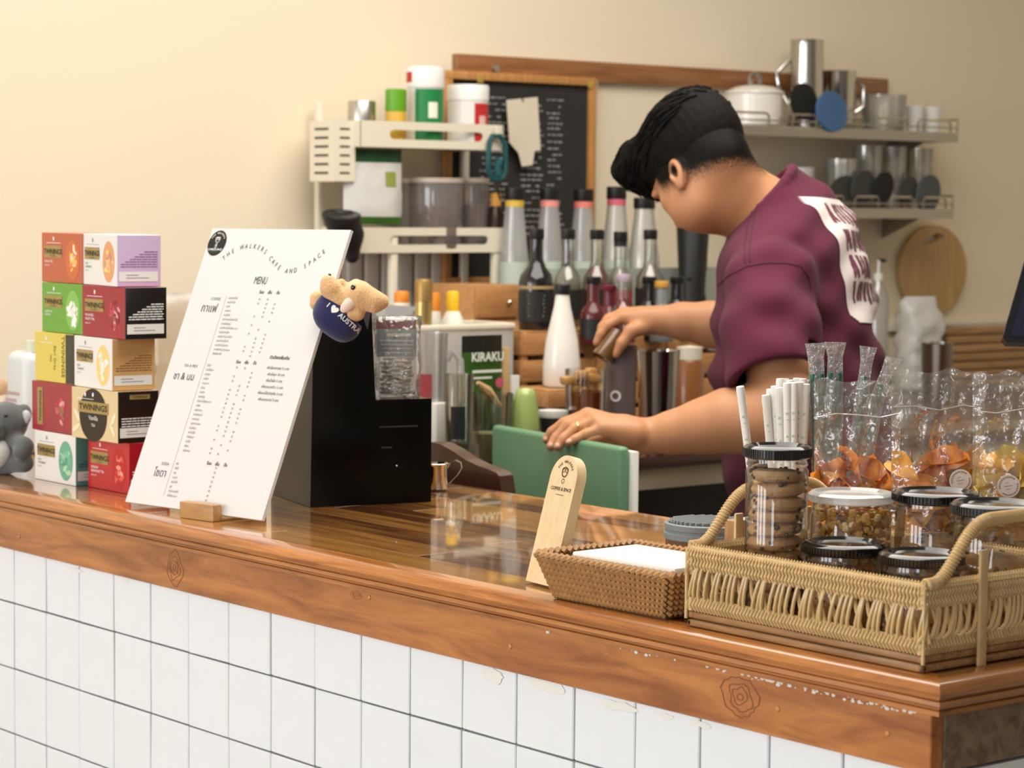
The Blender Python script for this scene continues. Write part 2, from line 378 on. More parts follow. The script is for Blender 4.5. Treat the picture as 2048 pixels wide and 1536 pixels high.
# moulded front edge and end edge: profile (outward, z)
prof = [(-.035, CT - .0002), (.004, CT - .0002), (.012, CT - .002), (.018, CT - .006), (.0205, CT - .011), (.019, CT - .0155), (.0145, CT - .0165), (.0145, CT - .018), (.0185, CT - .019), (.0195, CT - .023), (.017, CT - .0255), (.0125, CT - .0262), (.0125, CT - .0275), (.0155, CT - .0285), (.0155, CT - .033), (-.035, CT - .033)]
def edge(name, p0, p1, out, mit0, mit1, m):
    p0 = Vector(p0); p1 = Vector(p1); d = (p1 - p0).normalized(); o = Vector(out); mb = MB(); n = len(prof)
    vs = [p0 + o * a - d * (a * mit0) + Vector((0, 0, z)) for a, z in prof] + [p1 + o * a + d * (a * mit1) + Vector((0, 0, z)) for a, z in prof]
    fs = [(i, (i + 1) % n, n + (i + 1) % n, n + i) for i in range(n)] + [tuple(reversed(range(n))), tuple(range(n, 2 * n))]
    mb.add(vs, fs); return mb.obj(name, m, counter, True, angle=35)
edge('front_moulding', (WALLX + .001, 0, 0), (XE, 0, 0), (0, -1, 0), 0, 1, M_edge)
M_edgeY = wood('varnished_edge_wood_end', (.22, .065, .010), (.48, .20, .045), 'Y', 26, 16, .25, .9, coatr=.07)
edge('end_moulding', (XE, 0, 0), (XE, .60, 0), (1, 0, 0), 1, 0, M_edgeY)
MB().box(((WALLX + XE) / 2, .001, .988), (XE - WALLX, .018, .0585), .0012, seg=1).obj('fascia_board', M_fascia, counter, False)
MB().box((XE - .004, .3, .988), (.009, .58, .0575), .001, seg=1).obj('end_board', M_end, counter, False)
MB().box((XE - .006, .3, .48), (.006, .575, .95)).obj('end_panel', mat('white_paint', (.8, .8, .8), .4), counter, False)
# flakes of dried glue under the moulding
mb = MB(); rnd = random.Random(5)
for k in range(70):
    x = XE - .02 - abs(rnd.gauss(0, .17)) ; s = rnd.uniform(.0006, .0022)
    mb.ball((x, -.0085, 1.0145 + rnd.uniform(-.0025, .0012)), (s * 1.6, s * .5, s), 5, 3)
fl = mb.obj('glue_flakes', mat('dried_glue', (.75, .68, .6), .6), counter); fl['kind'] = 'stuff'
mb = MB()
for (px, py) in ((738, 1195), (1020, 1293), (1555, 1418), (1774, 1467), (38, 1073)):
    p = PY(px, py, -.0085); mb.ball(p, (.003, .0012, .003), 8, 5)
mb.obj('nail_plugs', mat('nail_wood_filler', (.55, .25, .08), .4), counter)
# knots in the fascia board: rings of dark grain
for (px, py, ra, rb) in ((348, 1136, .020, .022), (1480, 1394, .024, .020), (712, 1190, .012, .006)):
    p = PY(px, py, -.0082); mb = MB(); rk = random.Random(px)
    for q in (1.0, .72, .46, .2):
        n = 30; wob = [1 + .30 * rk.uniform(-1, 1) for _ in range(n)]; wob = [(wob[i] + wob[i - 1] + wob[(i + 1) % n]) / 3 for i in range(n)]; th = .06
        for i in range(n):
            j = (i + 1) % n; P = []
            for (k, sc) in ((i, q), (j, q), (j, q - th), (i, q - th)): a = 2 * PI * k / n; P.append((p[0] + ra * sc * wob[k] * math.cos(a), -.0083, p[2] + rb * sc * wob[k] * math.sin(a)))
            mb.add(P, [(0, 1, 2, 3)])
    mb.obj('knot', mat('knot_grain', (.215, .060, .014), .35, coat=.5), counter, False)
# old varnish smeared onto the top row of tiles
for (px, py, L, h2) in ((150, 1140, .05, .006), (250, 1160, .02, .014), (985, 1350, .045, .018), (1095, 1372, .07, .016), (1235, 1412, .06, .012), (1400, 1449, .035, .007), (1330, 1432, .03, .006)):
    p = PY(px, py, -.0006); rk = random.Random(px); n = 16
    P = [(p[0] + L / 2 * math.cos(2 * PI * k / n) * rk.uniform(.75, 1.15), -.0007, p[2] + h2 / 2 * math.sin(2 * PI * k / n) * rk.uniform(.6, 1.2)) for k in range(n)]
    MB().add(P, [tuple(range(n))]).obj('varnish_smear', mat('pale_varnish', (.79, .775, .71), .3), counter, False)
# ================================================================ worktop behind, along the back wall
wt = E('back_worktop', (-.7, 2.3, 0), 'dark mahogany worktop running along the cream back wall', 'worktop')
WXF = PZ(1350, 909, WT)[0]
M_mah = wood('dark_mahogany', (.035, .008, .005), (.10, .025, .012), 'Y', 14, 8, .3, .5)
MB().box(((WALLX + WXF) / 2 + .001, 2.05, WT - .0125), (WXF - WALLX - .002, 2.9, .025), .003).obj('worktop_slab', M_mah, wt)
MB().box(((WALLX + WXF) / 2 + .04, 2.05, WT - .045), (WXF - WALLX - .1, 2.86, .04)).obj('apron', mat('beige_laminate', (.45, .38, .27), .5), wt, False)
MB().box(((WALLX + WXF) / 2 - .1, 2.05, .47), (WXF - WALLX - .25, 2.8, .94)).obj('cavity_block', mat('cavity_black', (.012, .011, .011), .5), wt, False)  # solid near-black block stands in for the shaded cavity under the worktop
for y in (1.0, 1.75, 2.5, 3.2):
    MB().box((WXF - .05, y, .47), (.04, .04, .94), .003).obj('leg', mat('dark_brown_post', (.05, .035, .025), .5), wt)
# ================================================================ tea cartons stacked by the menu
M_gold = mat('gold_print', (.42, .30, .10), .4, .35); M_black = mat('black_ink', (.012, .010, .010), .5); M_white = mat('white_card', (.82, .80, .77), .5)
M_wink = mat('white_ink', (.85, .83, .8), .5); M_gink = mat('grey_ink', (.30, .29, .28), .6)
BH = .0768
def ink(c): return mat('ink_%02x%02x%02x' % tuple(int(v * 255) for v in c), c, .45)
def carton(loc, yaw, label, front, side, w=.128, d=.07, art=None, base=None, lines=(), lcol=None, slines=None, slabel=True, rotated=False, plate=True, emblem=None, spine=None):
    e = E('tea_carton', loc, label, 'tea box', 'tea boxes in the stack', (0, 0, yaw))
    F = mat('card_%s' % ('%02x%02x%02x' % tuple(int(v * 255) for v in front)), front, .32, coat=.25); S = mat('card_%s' % ('%02x%02x%02x' % tuple(int(v * 255) for v in side)), side, .35, coat=.2)
    mb = MB(); h = BH - .0006; x0 = -w
    b = bmesh.new(); bmesh.ops.create_cube(b, size=1)
    for v in b.verts: v.co = Vector(((v.co.x - .5) * w, (v.co.y + .5) * d, (v.co.z + .5) * h))
    bmesh.ops.bevel(b, geom=list(b.edges), offset=.0007, segments=1, affect='EDGES'); b.normal_update()
    for f in b.faces: f.material_index = 1 if f.normal.x > .5 else 0
    b.verts.index_update(); mb.add([v.co[:] for v in b.verts], [[v.index for v in f.verts] for f in b.faces]); mb.m = [f.material_index for f in b.faces]; b.free()
    mb.obj('carton', [F, S], e, False, world=False)
    U, V = Vector((1, 0, 0)), Vector((0, 0, 1)); O = Vector((x0, 0, 0)); lc = lcol or M_wink
    if art:
        pal, bg = art; mb = MB(); cx, cz = (.76 * w, .47 * h) if not rotated else (.72 * w, .5 * h); rx, rz = .17 * w, .40 * h; rg = random.Random(label)
        mats = [ink(c) for c in pal]
        if bg: mb.flat(circ(rx, 26, cx, cz, rz), O, U, V, .0002, 0)
        for k in range(22):
            a = rg.uniform(0, 2 * PI); q = rg.uniform(0, .72); px = cx + rx * q * math.cos(a); pz = cz + rz * q * math.sin(a); s = rg.uniform(.05, .12) * w; an = rg.uniform(0, PI)
            P = [(px + s * .55 * math.cos(t) * math.cos(an) - s * .28 * math.sin(t) * math.sin(an), pz + s * .55 * math.cos(t) * math.sin(an) + s * .28 * math.sin(t) * math.cos(an)) for t in [2 * PI * i / 10 for i in range(10)]]
            mb.flat(P, O, U, V, .00025 + k * .00001, 1 + k % (len(pal) - 1))
        mb.obj('illustration', mats, e, False, world=False)
    if plate:
        if not rotated:
            mb = MB(); pr = [(.07 * w, .50 * h), (.50 * w, .50 * h), (.50 * w, .74 * h), (.07 * w, .74 * h)]
            g = mb.flat(pr, O, U, V, .0005).obj('brand_plate', M_gold, e, False, world=False)
            MB().text('TWININGS', O + U * (.285 * w) + V * (.57 * h), U, V, .150 * h, .0008, align='CENTER', sx=1.0 * w / .128, bold=.015).text('OF LONDON', O + U * (.285 * w) + V * (.52 * h), U, V, .04 * h, .0008, align='CENTER').obj('brand_name', M_black, g, False, world=False)
        else:
            mb = MB(); pr = [(.14 * w, .12 * h), (.27 * w, .12 * h), (.27 * w, .88 * h), (.14 * w, .88 * h)]
            g = mb.flat(pr, O, U, V, .0005).obj('brand_plate', M_gold, e, False, world=False)
            MB().text('TWININGS', O + U * (.24 * w) + V * (.5 * h), V, -U, .13 * h, .0008, align='CENTER', bold=.015).obj('brand_name', M_black, g, False, world=False)
    mb = MB()
    if not rotated: mb.flat(circ(.018 * w, 10, .30 * w, .88 * h, .045 * h), O, U, V, .0004); mb.flat([(.12 * w, .79 * h), (.48 * w, .79 * h), (.48 * w, .80 * h), (.12 * w, .80 * h)], O, U, V, .0004)
    z = .40
    for t, s in lines:
        mb.text(t, O + U * (.08 * w) + V * (z * h), U, V, s * h, .0004, bold=.01); z -= s * 1.08
    if mb.f: mb.obj('printed_text', emblem or lc, e, False, world=False)['kind'] = 'stuff'
    # side panel print
    U2, V2 = Vector((0, 1, 0)), Vector((0, 0, 1)); O2 = Vector((0, 0, 0))
    if slines:
        mb = MB(); rg = random.Random(label + 's')
        for k in range(7):
            zz = (.66 - .048 * k) * h; a = max(.08, .62 - .11 * k) if slines != 'gold' else .08
            if slines == 'gold': zz = (.46 - .05 * k) * h
            if slines == 'gold' and k > 3: break
            x = a * d
            while x < .9 * d:
                ln = rg.uniform(.05, .16) * d; mb.flat([(x, zz), (min(x + ln, .92 * d), zz), (min(x + ln, .92 * d), zz + .022 * h), (x, zz + .022 * h)], O2, U2, V2, .0003); x += ln + .015 * d
        mb.obj('side_print', slines if slines != 'gold' else M_wink, e, False, world=False)
        if slines == 'gold':
            g = MB().flat([(.28 * d, .84 * h), (.78 * d, .84 * h), (.78 * d, .93 * h), (.28 * d, .93 * h)], O2, U2, V2, .0004).obj('side_plate', M_gold, e, False, world=False)
            MB().text('TWININGS', O2 + U2 * (.53 * d) + V2 * (.865 * h), U2, V2, .07 * h, .0006, align='CENTER').obj('side_brand_name', M_black, g, False, world=False)
        mb = MB().flat([(.04 * d, .10 * h), (.93 * d, .10 * h), (.93 * d, .29 * h), (.04 * d, .29 * h)], O2, U2, V2, .0004)
        s = mb.obj('date_label', M_white, e, False, world=False)
        mb = MB()
        for zz, a, b2 in ((.215, .2, .48), (.16, .2, .72)): mb.flat([(a * d, zz * h), (b2 * d, zz * h), (b2 * d, (zz + .015) * h), (a * d, (zz + .015) * h)], O2, U2, V2, .0006)
        mb.obj('date_print', M_gink, s, False, world=False)
    if spine:
        MB().flat([(.80 * w, 0.01 * h), (w * .995, .01 * h), (w * .995, .99 * h), (.80 * w, .99 * h)], O, U, V, .0003).obj('spine_band', spine, e, False, world=False)
    return e
def cpos(x, y, Y, k): p = PY(x, y, Y); return (p[0], Y, CT + .0003 + k * BH)
CR_, WH, PK = (.34, .018, .03), (.80, .77, .73), (.62, .46, .66)
carton(cpos(165, 561, .100, 4), 0, 'orange peach tea box, top left of the stack', (.52, .115, .05), (.45, .10, .05), art=([(.62, .16, .05), (.85, .45, .12), (.75, .25, .08), (.9, .7, .5), (.8, .55, .15)], True), lines=(('PEACH TEA', .065), ('BLACK TEA', .04)))
carton(cpos(234, 566.5, .088, 4), -.11, 'white front tea box with lilac side, top right of the stack', WH, PK, art=([(.75, .35, .15), (.82, .5, .25), (.85, .65, .2), (.7, .25, .18)], True), lines=(('PURE', .06), ('CAMOMILE', .06), ('HERBAL TEA', .03)), lcol=M_gink, slines=mat('ink_purple', (.28, .14, .32), .5))
carton(cpos(165.5, 664, .098, 3), 0, 'bright green jasmine tea box, fourth row up in the stack', (.14, .36, .035), (.12, .3, .04), art=([(.25, .5, .1), (.85, .86, .8), (.75, .8, .65), (.9, .9, .85)], True), lines=(('GREEN TEA', .06), ('JASMINE', .06)))
carton(cpos(250.5, 676, .090, 3), .0, 'crimson fruit tea box with black side, fourth row up', CR_, (.012, .009, .010), art=([(.40, .02, .05), (.55, .06, .09), (.25, .015, .03), (.7, .3, .3), (.3, .12, .06)], False), lines=(('FOUR RED', .07), ('FRUITS TEA', .07), ('BLACK TEA', .04)), slines=M_wink)
carton(cpos(147, 767, .094, 2), .0, 'yellow tea box with dark spine lying sideways, middle row', (.72, .56, .10), (.05, .04, .03), plate=False, spine=mat('card_dark_olive', (.05, .042, .025), .35), w=.122)
carton(cpos(224.5, 783, .082, 2), -.06, 'white camomile tea box with tan side, middle row', WH, (.66, .39, .15), art=([(.88, .62, .22), (.9, .88, .8), (.92, .9, .85), (.85, .55, .12), (.8, .75, .6)], True), lines=(('PURE', .06), ('CAMOMILE', .06), ('HERBAL TEA', .03)), lcol=M_gink, slines=mat('ink_brown', (.30, .14, .05), .5))
carton(cpos(147, 869, .092, 1), .0, 'crimson tea box laid on its side, second row up', (.33, .022, .035), (.3, .02, .03), art=([(.4, .02, .05), (.6, .1, .12), (.75, .35, .35), (.5, .04, .07), (.3, .15, .05)], False), rotated=True, w=.132)
vn = carton(cpos(236.2, 888, .084, 1), .03, 'cream vanilla tea box with dark brown oval, second row up', (.72, .55, .30), (.022, .009, .006), lines=(), slines='gold', plate=False, w=.132)
U, V, O = Vector((1, 0, 0)), Vector((0, 0, 1)), Vector((-.132, 0, 0)); h = BH; w = .132
MB().flat(circ(.30 * w, 28, .47 * w, .48 * h, .52 * h)[:], O, U, V, .0002).obj('oval_panel', mat('card_dark_brown', (.022, .012, .006), .35), vn, False, world=False)
g = MB().flat([(.15 * w, .52 * h), (.80 * w, .52 * h), (.80 * w, .74 * h), (.15 * w, .74 * h)], O, U, V, .0005).obj('brand_plate', M_gold, vn, False, world=False)
MB().text('TWININGS', O + U * (.475 * w) + V * (.575 * h), U, V, .17 * h, .0008, align='CENTER', sx=1.25, bold=.015).obj('brand_name', M_black, g, False, world=False)
MB().text('Vanilla', O + U * (.475 * w) + V * (.385 * h), U, V, .13 * h, .0006, align='CENTER').text('TEA', O + U * (.475 * w) + V * (.26 * h), U, V, .08 * h, .0006, align='CENTER').flat(circ(.018 * w, 10, .47 * w, .88 * h, .045 * h), O, U, V, .0006).obj('printed_text', M_wink, vn, False, world=False)
mb = MB()
for (a, b, an) in ((.10, .2, .5), (.88, .25, 2.2), (.9, .45, 1.0), (.12, .45, 2.3)):
    mb.flat([(a * w + .09 * w * math.cos(t) * math.cos(an) - .03 * w * math.sin(t) * math.sin(an), b * h + .09 * w * math.cos(t) * math.sin(an) + .03 * w * math.sin(t) * math.cos(an)) for t in [2 * PI * i / 10 for i in range(10)]], O, U, V, .0004)
mb.obj('illustration', mat('ink_vanilla_flower', (.85, .75, .5), .5), vn, False, world=False)
carton(cpos(151.6, 973, .090, 0), -.0, 'white peppermint tea box with teal side, bottom row', WH, (.11, .30, .27), art=([(.16, .42, .28), (.3, .58, .38), (.1, .34, .22), (.45, .68, .45), (.2, .5, .35)], True), lines=(('PURE', .06), ('PEPPERMINT', .06), ('HERBAL TEA', .03)), lcol=M_gink, slines=mat('ink_dark_teal', (.03, .12, .11), .5), w=.130)
p = cpos(254, 988, .100, 0)
carton((.166, .103, CT + .0003), .0, 'red breakfast tea box, bottom row beside the menu board', (.50, .012, .020), (.42, .01, .02), art=([(.5, .02, .02), (.75, .12, .07), (.82, .35, .25), (.6, .03, .03)], True), lines=(('ENGLISH', .07), ('BREAKFAST TEA', .07), ('BLACK TEA', .04)), slines=M_wink, w=.122)
# yellow box: sideways lettering
yb = [o for o in bpy.data.objects if o.get('label', '').startswith('yellow tea box')][0]; O = Vector((-.122, 0, 0)); w = .122
MB().text('TWININGS', O + U * (.70 * w) + V * (.95 * h), -V, U, .17 * h, .0005, bold=.01).text('Earl Grey', O + U * (.50 * w) + V * (.74 * h), -V, U, .13 * h, .0005).text('TEA', O + U * (.40 * w) + V * (.56 * h), -V, U, .09 * h, .0005).obj('brand_name', mat('ink_dark_gold', (.16, .11, .01), .5), yb, False, world=False)
# ================================================================ menu board on its wooden foot
MO = Vector((.284, .028, 1.057)); MU = (Vector((.579, .066, 1.059)) - MO).normalized(); MV = (Vector((.262, .188, 1.445)) - MO); MV = (MV - MU * MV.dot(MU)).normalized(); MN = MU.cross(MV)
menu = E('menu_board', MO + MU * .15, 'white A3 menu board with printed drink list leaning on a wooden foot', 'menu board')
MB().prism([(0, 0), (.297, 0), (.297, .42), (0, .42)], MO - MN * .005, MU, MV, .005).obj('board', mat('white_pvc_board', (.67, .65, .645), .35), menu, False)
MO = MO + MN * .0001
def mm(u, v): return MO + MU * (u / 1000) + MV * (v / 1000)
M_dink = mat('dark_grey_ink', (.055, .05, .05), .6); M_tink = mat('light_grey_ink', (.16, .15, .15), .6)
lg = MB().flat(circ(.0198, 40), mm(21, 397), MU, MV, .0003).obj('logo_disc', M_black, menu, False)
mb = MB()
for k, ch in enumerate('THE WALKERS'):
    a = math.radians(150 - k * 12); c, s = math.cos(a), math.sin(a)
    mb.text(ch, mm(21 + 14.5 * c, 397 + 14.5 * s), MU * s - MV * c, MV * s + MU * c, .0038, .0006, align='CENTER', bold=.02)
mb.text('COFFEE & SPACE', mm(21, 385.5), MU, MV, .0042, .0006, align='CENTER', bold=.02)
rg = random.Random(2)
for (cx, cy, r) in ((21, 402, 4.6), (18.5, 404, 2.6), (24, 404, 2.6), (21, 394.5, 2.0), (21, 391, 2.4)):
    n = 22; P = circ(r / 1000, n); Q = circ((r - .8) / 1000, n)
    for i in range(n): j = (i + 1) % n; mb.flat([P[i], P[j], Q[j], Q[i]], mm(cx, cy), MU, MV, .0006)
mb.obj('logo_print', M_wink, lg, False)
mb = MB().text('THE WALKERS CAFE', mm(21, 382.3), MU, MV, .002, .0006, align='CENTER').obj('logo_strapline', mat('ink_green', (.05, .25, .12), .5), lg, False)
# the title runs along a wave
wave = [(46, 372), (56, 381), (68, 387.5), (82, 391.5), (97, 393), (112, 392), (127, 388), (140, 381), (152, 373), (165, 365), (178, 359), (193, 356), (208, 357.5), (222, 362), (235, 369), (247, 378), (258, 388)]
def along(s):
    acc = 0
    for (a, b) in zip(wave, wave[1:]):
        L = math.dist(a, b)
        if acc + L >= s: t = (s - acc) / L; return a[0] + (b[0] - a[0]) * t, a[1] + (b[1] - a[1]) * t, math.atan2(b[1] - a[1], b[0] - a[0])
        acc += L
    return wave[-1] + (0.6,)
TL = sum(math.dist(a, b) for a, b in zip(wave, wave[1:])); mb = MB(); title = 'THE WALKERS CAFE AND SPACE'; step = TL / (len(title) - .5)
for k, ch in enumerate(title):
    if ch == ' ': continue
    x, y, a = along((k + .25) * step); uu = MU * math.cos(a) + MV * math.sin(a); vv = MV * math.cos(a) - MU * math.sin(a)
    mb.text(ch, mm(x, y) - vv * .003, uu, vv, .0105, .0004, align='CENTER', sx=.8)
mb.obj('title_lettering', M_dink, menu, False)
mb = MB().text('MENU', mm(143, 336), MU, MV, .0165, .0004, align='CENTER', sx=.62)
def heads(x0, y): 
    for k, t in enumerate(('ร้อน', 'เย็น', 'ปั่น')): mb.text(t, mm(x0 + 17.5 * k, y), MU, MV, .0062, .0004, align='CENTER', bold=.02)
heads(153, 322); heads(150, 217); heads(155, 67.5)
mb.text('กาแฟ', mm(50, 291), MU, MV, .0175, .0004, align='CENTER', sx=.9).text('ชา & นม', mm(42, 187), MU, MV, .0155, .0004, align='CENTER', sx=.9).text('โซดา', mm(57, 42.5), MU, MV, .0165, .0004, align='CENTER', sx=.9)
mb.text('ตัวเลือกเพิ่มเติม', mm(233, 227), MU, MV, .0066, .0004, align='CENTER', bold=.02)
mb.obj('headings', M_dink, menu, False)
mb = MB().text('COFFEE', mm(58, 309), MU, MV, .0064, .0004, align='CENTER').text('TEA & MILK', mm(50, 206.5), MU, MV, .0060, .0004, align='CENTER').text('SODA', mm(62, 59.5), MU, MV, .0064, .0004, align='CENTER')
for (y0, y1) in ((317, 15.8),): mb.flat([(0, y1 / 1000), (.0004, y1 / 1000), (.0004, y0 / 1000), (0, y0 / 1000)], mm(79.5, 0), MU, MV, .0004)
T1 = ['เอสเพรสโซ่', 'อเมริกาโน่', 'ลาเต้', 'มอคค่า', 'คาปูชิโน่', 'คาราเมลมัคคิอาโต้', 'กาแฟส้มยูซุ', 'อเมริกาโน่น้ำผึ้งมะนาว', 'อเมริกาโน่ส้ม', 'อเมริกาโน่มะพร้าว', 'อเมริกาโน่ลิ้นจี่', 'อเมริกาโน่สตรอ', 'กาแฟดริป (House)', 'อัฟโฟกาโต้']
T2 = ['โกโก้', 'โกโก้มิ้นท์', 'ชาเขียว', 'ชาไทย', 'ชามะนาว', 'มัทฉะ', 'นมสด', 'นมชมพู', 'มัทฉะน้ำผึ้งมะนาว', 'ชาพีช', 'ชากุหลาบ', 'ชาเขียวมะลิ', 'คาราเมล', 'นมคาราเมล', 'โอวัลติน', 'ชาดำเย็น', 'น้ำผึ้งนม', 'โอริโอ้', 'เผือก', 'เผือกนม']
T3 = ['พีช', 'ลิ้นจี่', 'บลู', 'มะนาว', 'แอปเปิ้ล', 'ยูซุ', 'สตรอเบอร์รี่', 'น้ำผึ้งมะนาว']
rg = random.Random(9)
for T, y0, pitch, hx in ((T1, 312, 6.5, 153), (T2, 209.5, 6.68, 150), (T3, 62.5, 6.7, 155)):
    for k, t in enumerate(T):
        y = y0 - k * pitch; mb.text(t, mm(85 + .3 * k, y), MU, MV, .0046, .0004)
        for c in range(3):
            if T is T3 and c != 1: continue
            if rg.random() < (.75 if T is T1 and k < 7 else .62) or T is T3: mb.text(str(rg.choice((40, 45, 50, 55, 60))), mm(hx + 17.5 * c, y), MU, MV, .0042, .0004, align='CENTER')
for k, t in enumerate(('เพิ่มช็อตกาแฟ 15 บาท', 'เพิ่มไข่มุก 10 บาท', 'เพิ่มน้ำผึ้ง 5 บาท', 'เพิ่มนมมะพร้าว 5 บาท', 'เพิ่มนมโอ๊ตวิปครีม 5 บาท', 'เพิ่มบุกบราวน์ 5 บาท')): mb.text(t, mm(236, 212 - 9.2 * k), MU, MV, .0053, .0004, align='CENTER', bold=.01)
mb.obj('price_list', M_tink, menu, False)
# wooden foot
M_block = wood('light_block_wood', (.34, .16, .05), (.58, .33, .13), 'X', 22, 8, .45)
ang = math.atan2(MU.y, MU.x); cen = PZ(392, 1040, CT); ft = E('slotted_menu_holder', (cen[0], cen[1], CT), 'small slotted wooden block holding the menu board upright', 'menu stand', rot=(0, 0, ang + .05))
MB().box((0, .008, .0115), (.068, .016, .0225), .001).obj('front_lip', M_block, ft, world=False)
MB().box((0, .048, .0018), (.068, .064, .0035), .001).obj('base', M_block, ft, world=False)
MB().box((0, .085, .0115), (.068, .03, .0225), .001).obj('rear_block', M_block, ft, world=False)
# ================================================================ black two-step till cabinet
A = Vector((.443, .237, CT)); Bq = Vector((.489, .418, CT)); e1 = (Bq - A); L1 = e1.length; e1.normalize(); e2 = Vector((-e1.y, e1.x, 0))
M_gblk = mat('gloss_black_plastic', (.002, .002, .0022), .12, spec=.22); M_mblk = mat('satin_black_plastic', (.006, .006, .006), .35)
till = E('till_cabinet', A, 'glossy black two-step till cabinet behind the menu board', 'till')
# outline in the plane e1 / up, pushed back along e2
MB().prism([(0, 0), (L1, 0), (L1, .151), (.099, .151), (.092, .287), (.004, .287)], A + Vector((0, 0, .0005)) + e2 * .17, e1, (0, 0, 1), .17).obj('body', M_gblk, till, False)
for zz, a0, a1 in ((.112, .105, .165), (.082, .108, .125)):
    MB().box(A + e1 * ((a0 + a1) / 2) - e2 * .0002 + Vector((0, 0, zz)), (a1 - a0, .0016, .0022), .0006, M=Matrix.Translation(A + e1 * ((a0 + a1) / 2) + Vector((0, 0, zz))) @ Matrix.Rotation(math.atan2(e1.y, e1.x), 4, 'Z') @ Matrix.Translation(-(A + e1 * ((a0 + a1) / 2) + Vector((0, 0, zz))))).obj('slot', mat('dark_grey_slot', (.03, .03, .032), .3), till)
MB().ball(A + e1 * .132 - e2 * .0008 + Vector((0, 0, .055)), .0016, 8, 6).obj('key_lock', mat('steel_bright', (.7, .7, .7), .2, 1), till)
MB().prism([(.074, .285), (.092, .285), (.086, .252)], A - e2 * -.001, e1, (0, 0, 1), .0015).obj('hinge_plate', mat('grey_metal', (.12, .12, .13), .3, .6), till, False)
# ================================================================ bagged cup lids on the till
lp = W(793, 800, 3.575); bx = Vector((lp[0], lp[1], CT + .152)); pack = E('lid_pack', bx, 'clear bag of stacked plastic lids standing on the lower black step', 'plastic bag')
rg = random.Random(4)
def crumple(mb, c, sx, sy, sz, seed, ux=Vector((1, 0, 0)), uy=Vector((0, 1, 0)), n=12, amp=.004, pinch=.2, mi=0):
    """closed bag with crumpled faces, standing on c"""
    from mathutils import noise
    vs, fs = [], []; m = 4 * 5
    for j in range(n + 1):
        t = j / n; q = 1 - pinch * max(0, (t - .6) / .4) ** 2
        for k in range(m):
            a = 2 * PI * k / m; ca, sa = math.cos(a), math.sin(a); pw = .45
            x = math.copysign(abs(ca) ** pw, ca) * sx / 2 * (.92 + .08 * q); y = math.copysign(abs(sa) ** pw, sa) * sy / 2 * q
            nn = noise.noise(Vector((x * 45 + seed, y * 45, t * sz * 38))) * amp * (0 if j == 0 else 1); x += nn * ca; y += nn * sa
            vs.append(Vector(c) + ux * x + uy * y + Vector((0, 0, t * sz + (noise.noise(Vector((x * 30, seed, 0))) * .004 if j == n else 0))))
    for j in range(n):
        for k in range(m): k2 = (k + 1) % m; fs.append((j * m + k, j * m + k2, (j + 1) * m + k2, (j + 1) * m + k))
    fs.append(tuple(reversed(range(m)))); fs.append(tuple(n * m + k for k in range(m)))
    return mb.add(vs, fs, mi)
rx = Vector((CR[0], CR[1], 0)).normalized(); ry = Vector((-rx.y, rx.x, 0))
M_bag = clear('crinkled_clear_bag', (.97, .97, .97), .10, .12, .3, bump=.9, bscale=70, haze=.05)
crumple(MB(), bx + Vector((0, 0, .0004)), .068, .052, .117, 3, rx, ry, amp=.005).obj('bag', M_bag, pack, True, angle=0)
MB().plane(bx + rx * -.029 - ry * .012 + Vector((0, 0, .058)), rx, (0, 0, 1), .058, .045).obj('paper_insert', mat('blue_grey_print', (.36, .43, .46), .6), pack, False)
MB().plane(bx + rx * -.030 - ry * .0122 + Vector((0, 0, .099)), rx, (0, 0, 1), .058, .014).obj('header_strip', mat('maroon_print', (.30, .09, .10), .6), pack, False)
mb = MB()
for z, x0, x1, hh in ((.088, .014, .05, .0045), (.081, .004, .054, .002), (.0755, .006, .054, .0012), (.070, .008, .05, .0012), (.064, .008, .05, .0012)): mb.plane(bx + rx * (x0 - .029) - ry * .0126 + Vector((0, 0, z)), rx, (0, 0, 1), x1 - x0, hh)
mb.obj('print_lines', M_wink, pack, False)
lid = None; M_lidp = clear('clear_lid_plastic', (.93, .92, .9), .16, .1, .35, haze=.12)
for k in range(9):
    z = .002 + k * .0062
    if lid is None:
        lid = MB().lathe([(0, .003), (.016, .0035), (.018, .001), (.0225, .001), (.0235, .003), (.0235, .0052), (.0215, .0056), (.018, .0042), (.0, .0062)], seg=26)  .obj('takeaway_cover', M_lidp, world=False); o = lid
    else: o = lid.copy(); COL.objects.link(o)
    o.location = bx + Vector((rg.uniform(-.002, .002), rg.uniform(-.002, .002), z)); o.rotation_euler = (rg.uniform(-.04, .04), rg.uniform(-.04, .04), 0)
    tag(o, 'clear plastic cup lid stacked inside the bag on the till', 'lid', 'lids in the clear bag')
# ================================================================ small steel measuring cup
cp = PZ(873, 981, CT); cup = E('steel_measure', (cp[0], cp[1], CT), 'small polished steel measuring cup with loop handle by the till', 'cup')
M_chrome = mat('polished_steel', (.78, .74, .68), .07, 1)
MB().lathe([(0, .001), (.0145, .001), (.0165, .003), (.0165, .037), (.0185, .0415), (.0178, .042), (.0155, .037), (.0155, .003), (0, .0025)], seg=32).obj('cup_body', M_chrome, cup, world=False)
hp = [(.0155, .034), (.020, .043), (.028, .0465), (.036, .043), (.0375, .035), (.031, .024), (.0175, .010)]
mb = MB(); rot = Matrix.Rotation(math.atan2(rx.y, rx.x), 4, 'Z')
vs, fs = [], []
for x, z in hp: vs += [rot @ Vector((x, -.004, z)), rot @ Vector((x, .004, z)), rot @ Vector((x + .0012, .004, z + .0006)), rot @ Vector((x + .0012, -.004, z + .0006))]
for i in range(len(hp) - 1):
    for k in range(4): fs.append((i * 4 + k, i * 4 + (k + 1) % 4, i * 4 + 4 + (k + 1) % 4, i * 4 + 4 + k))
mb.add(vs, fs).obj('loop_handle', M_chrome, cup, world=False)
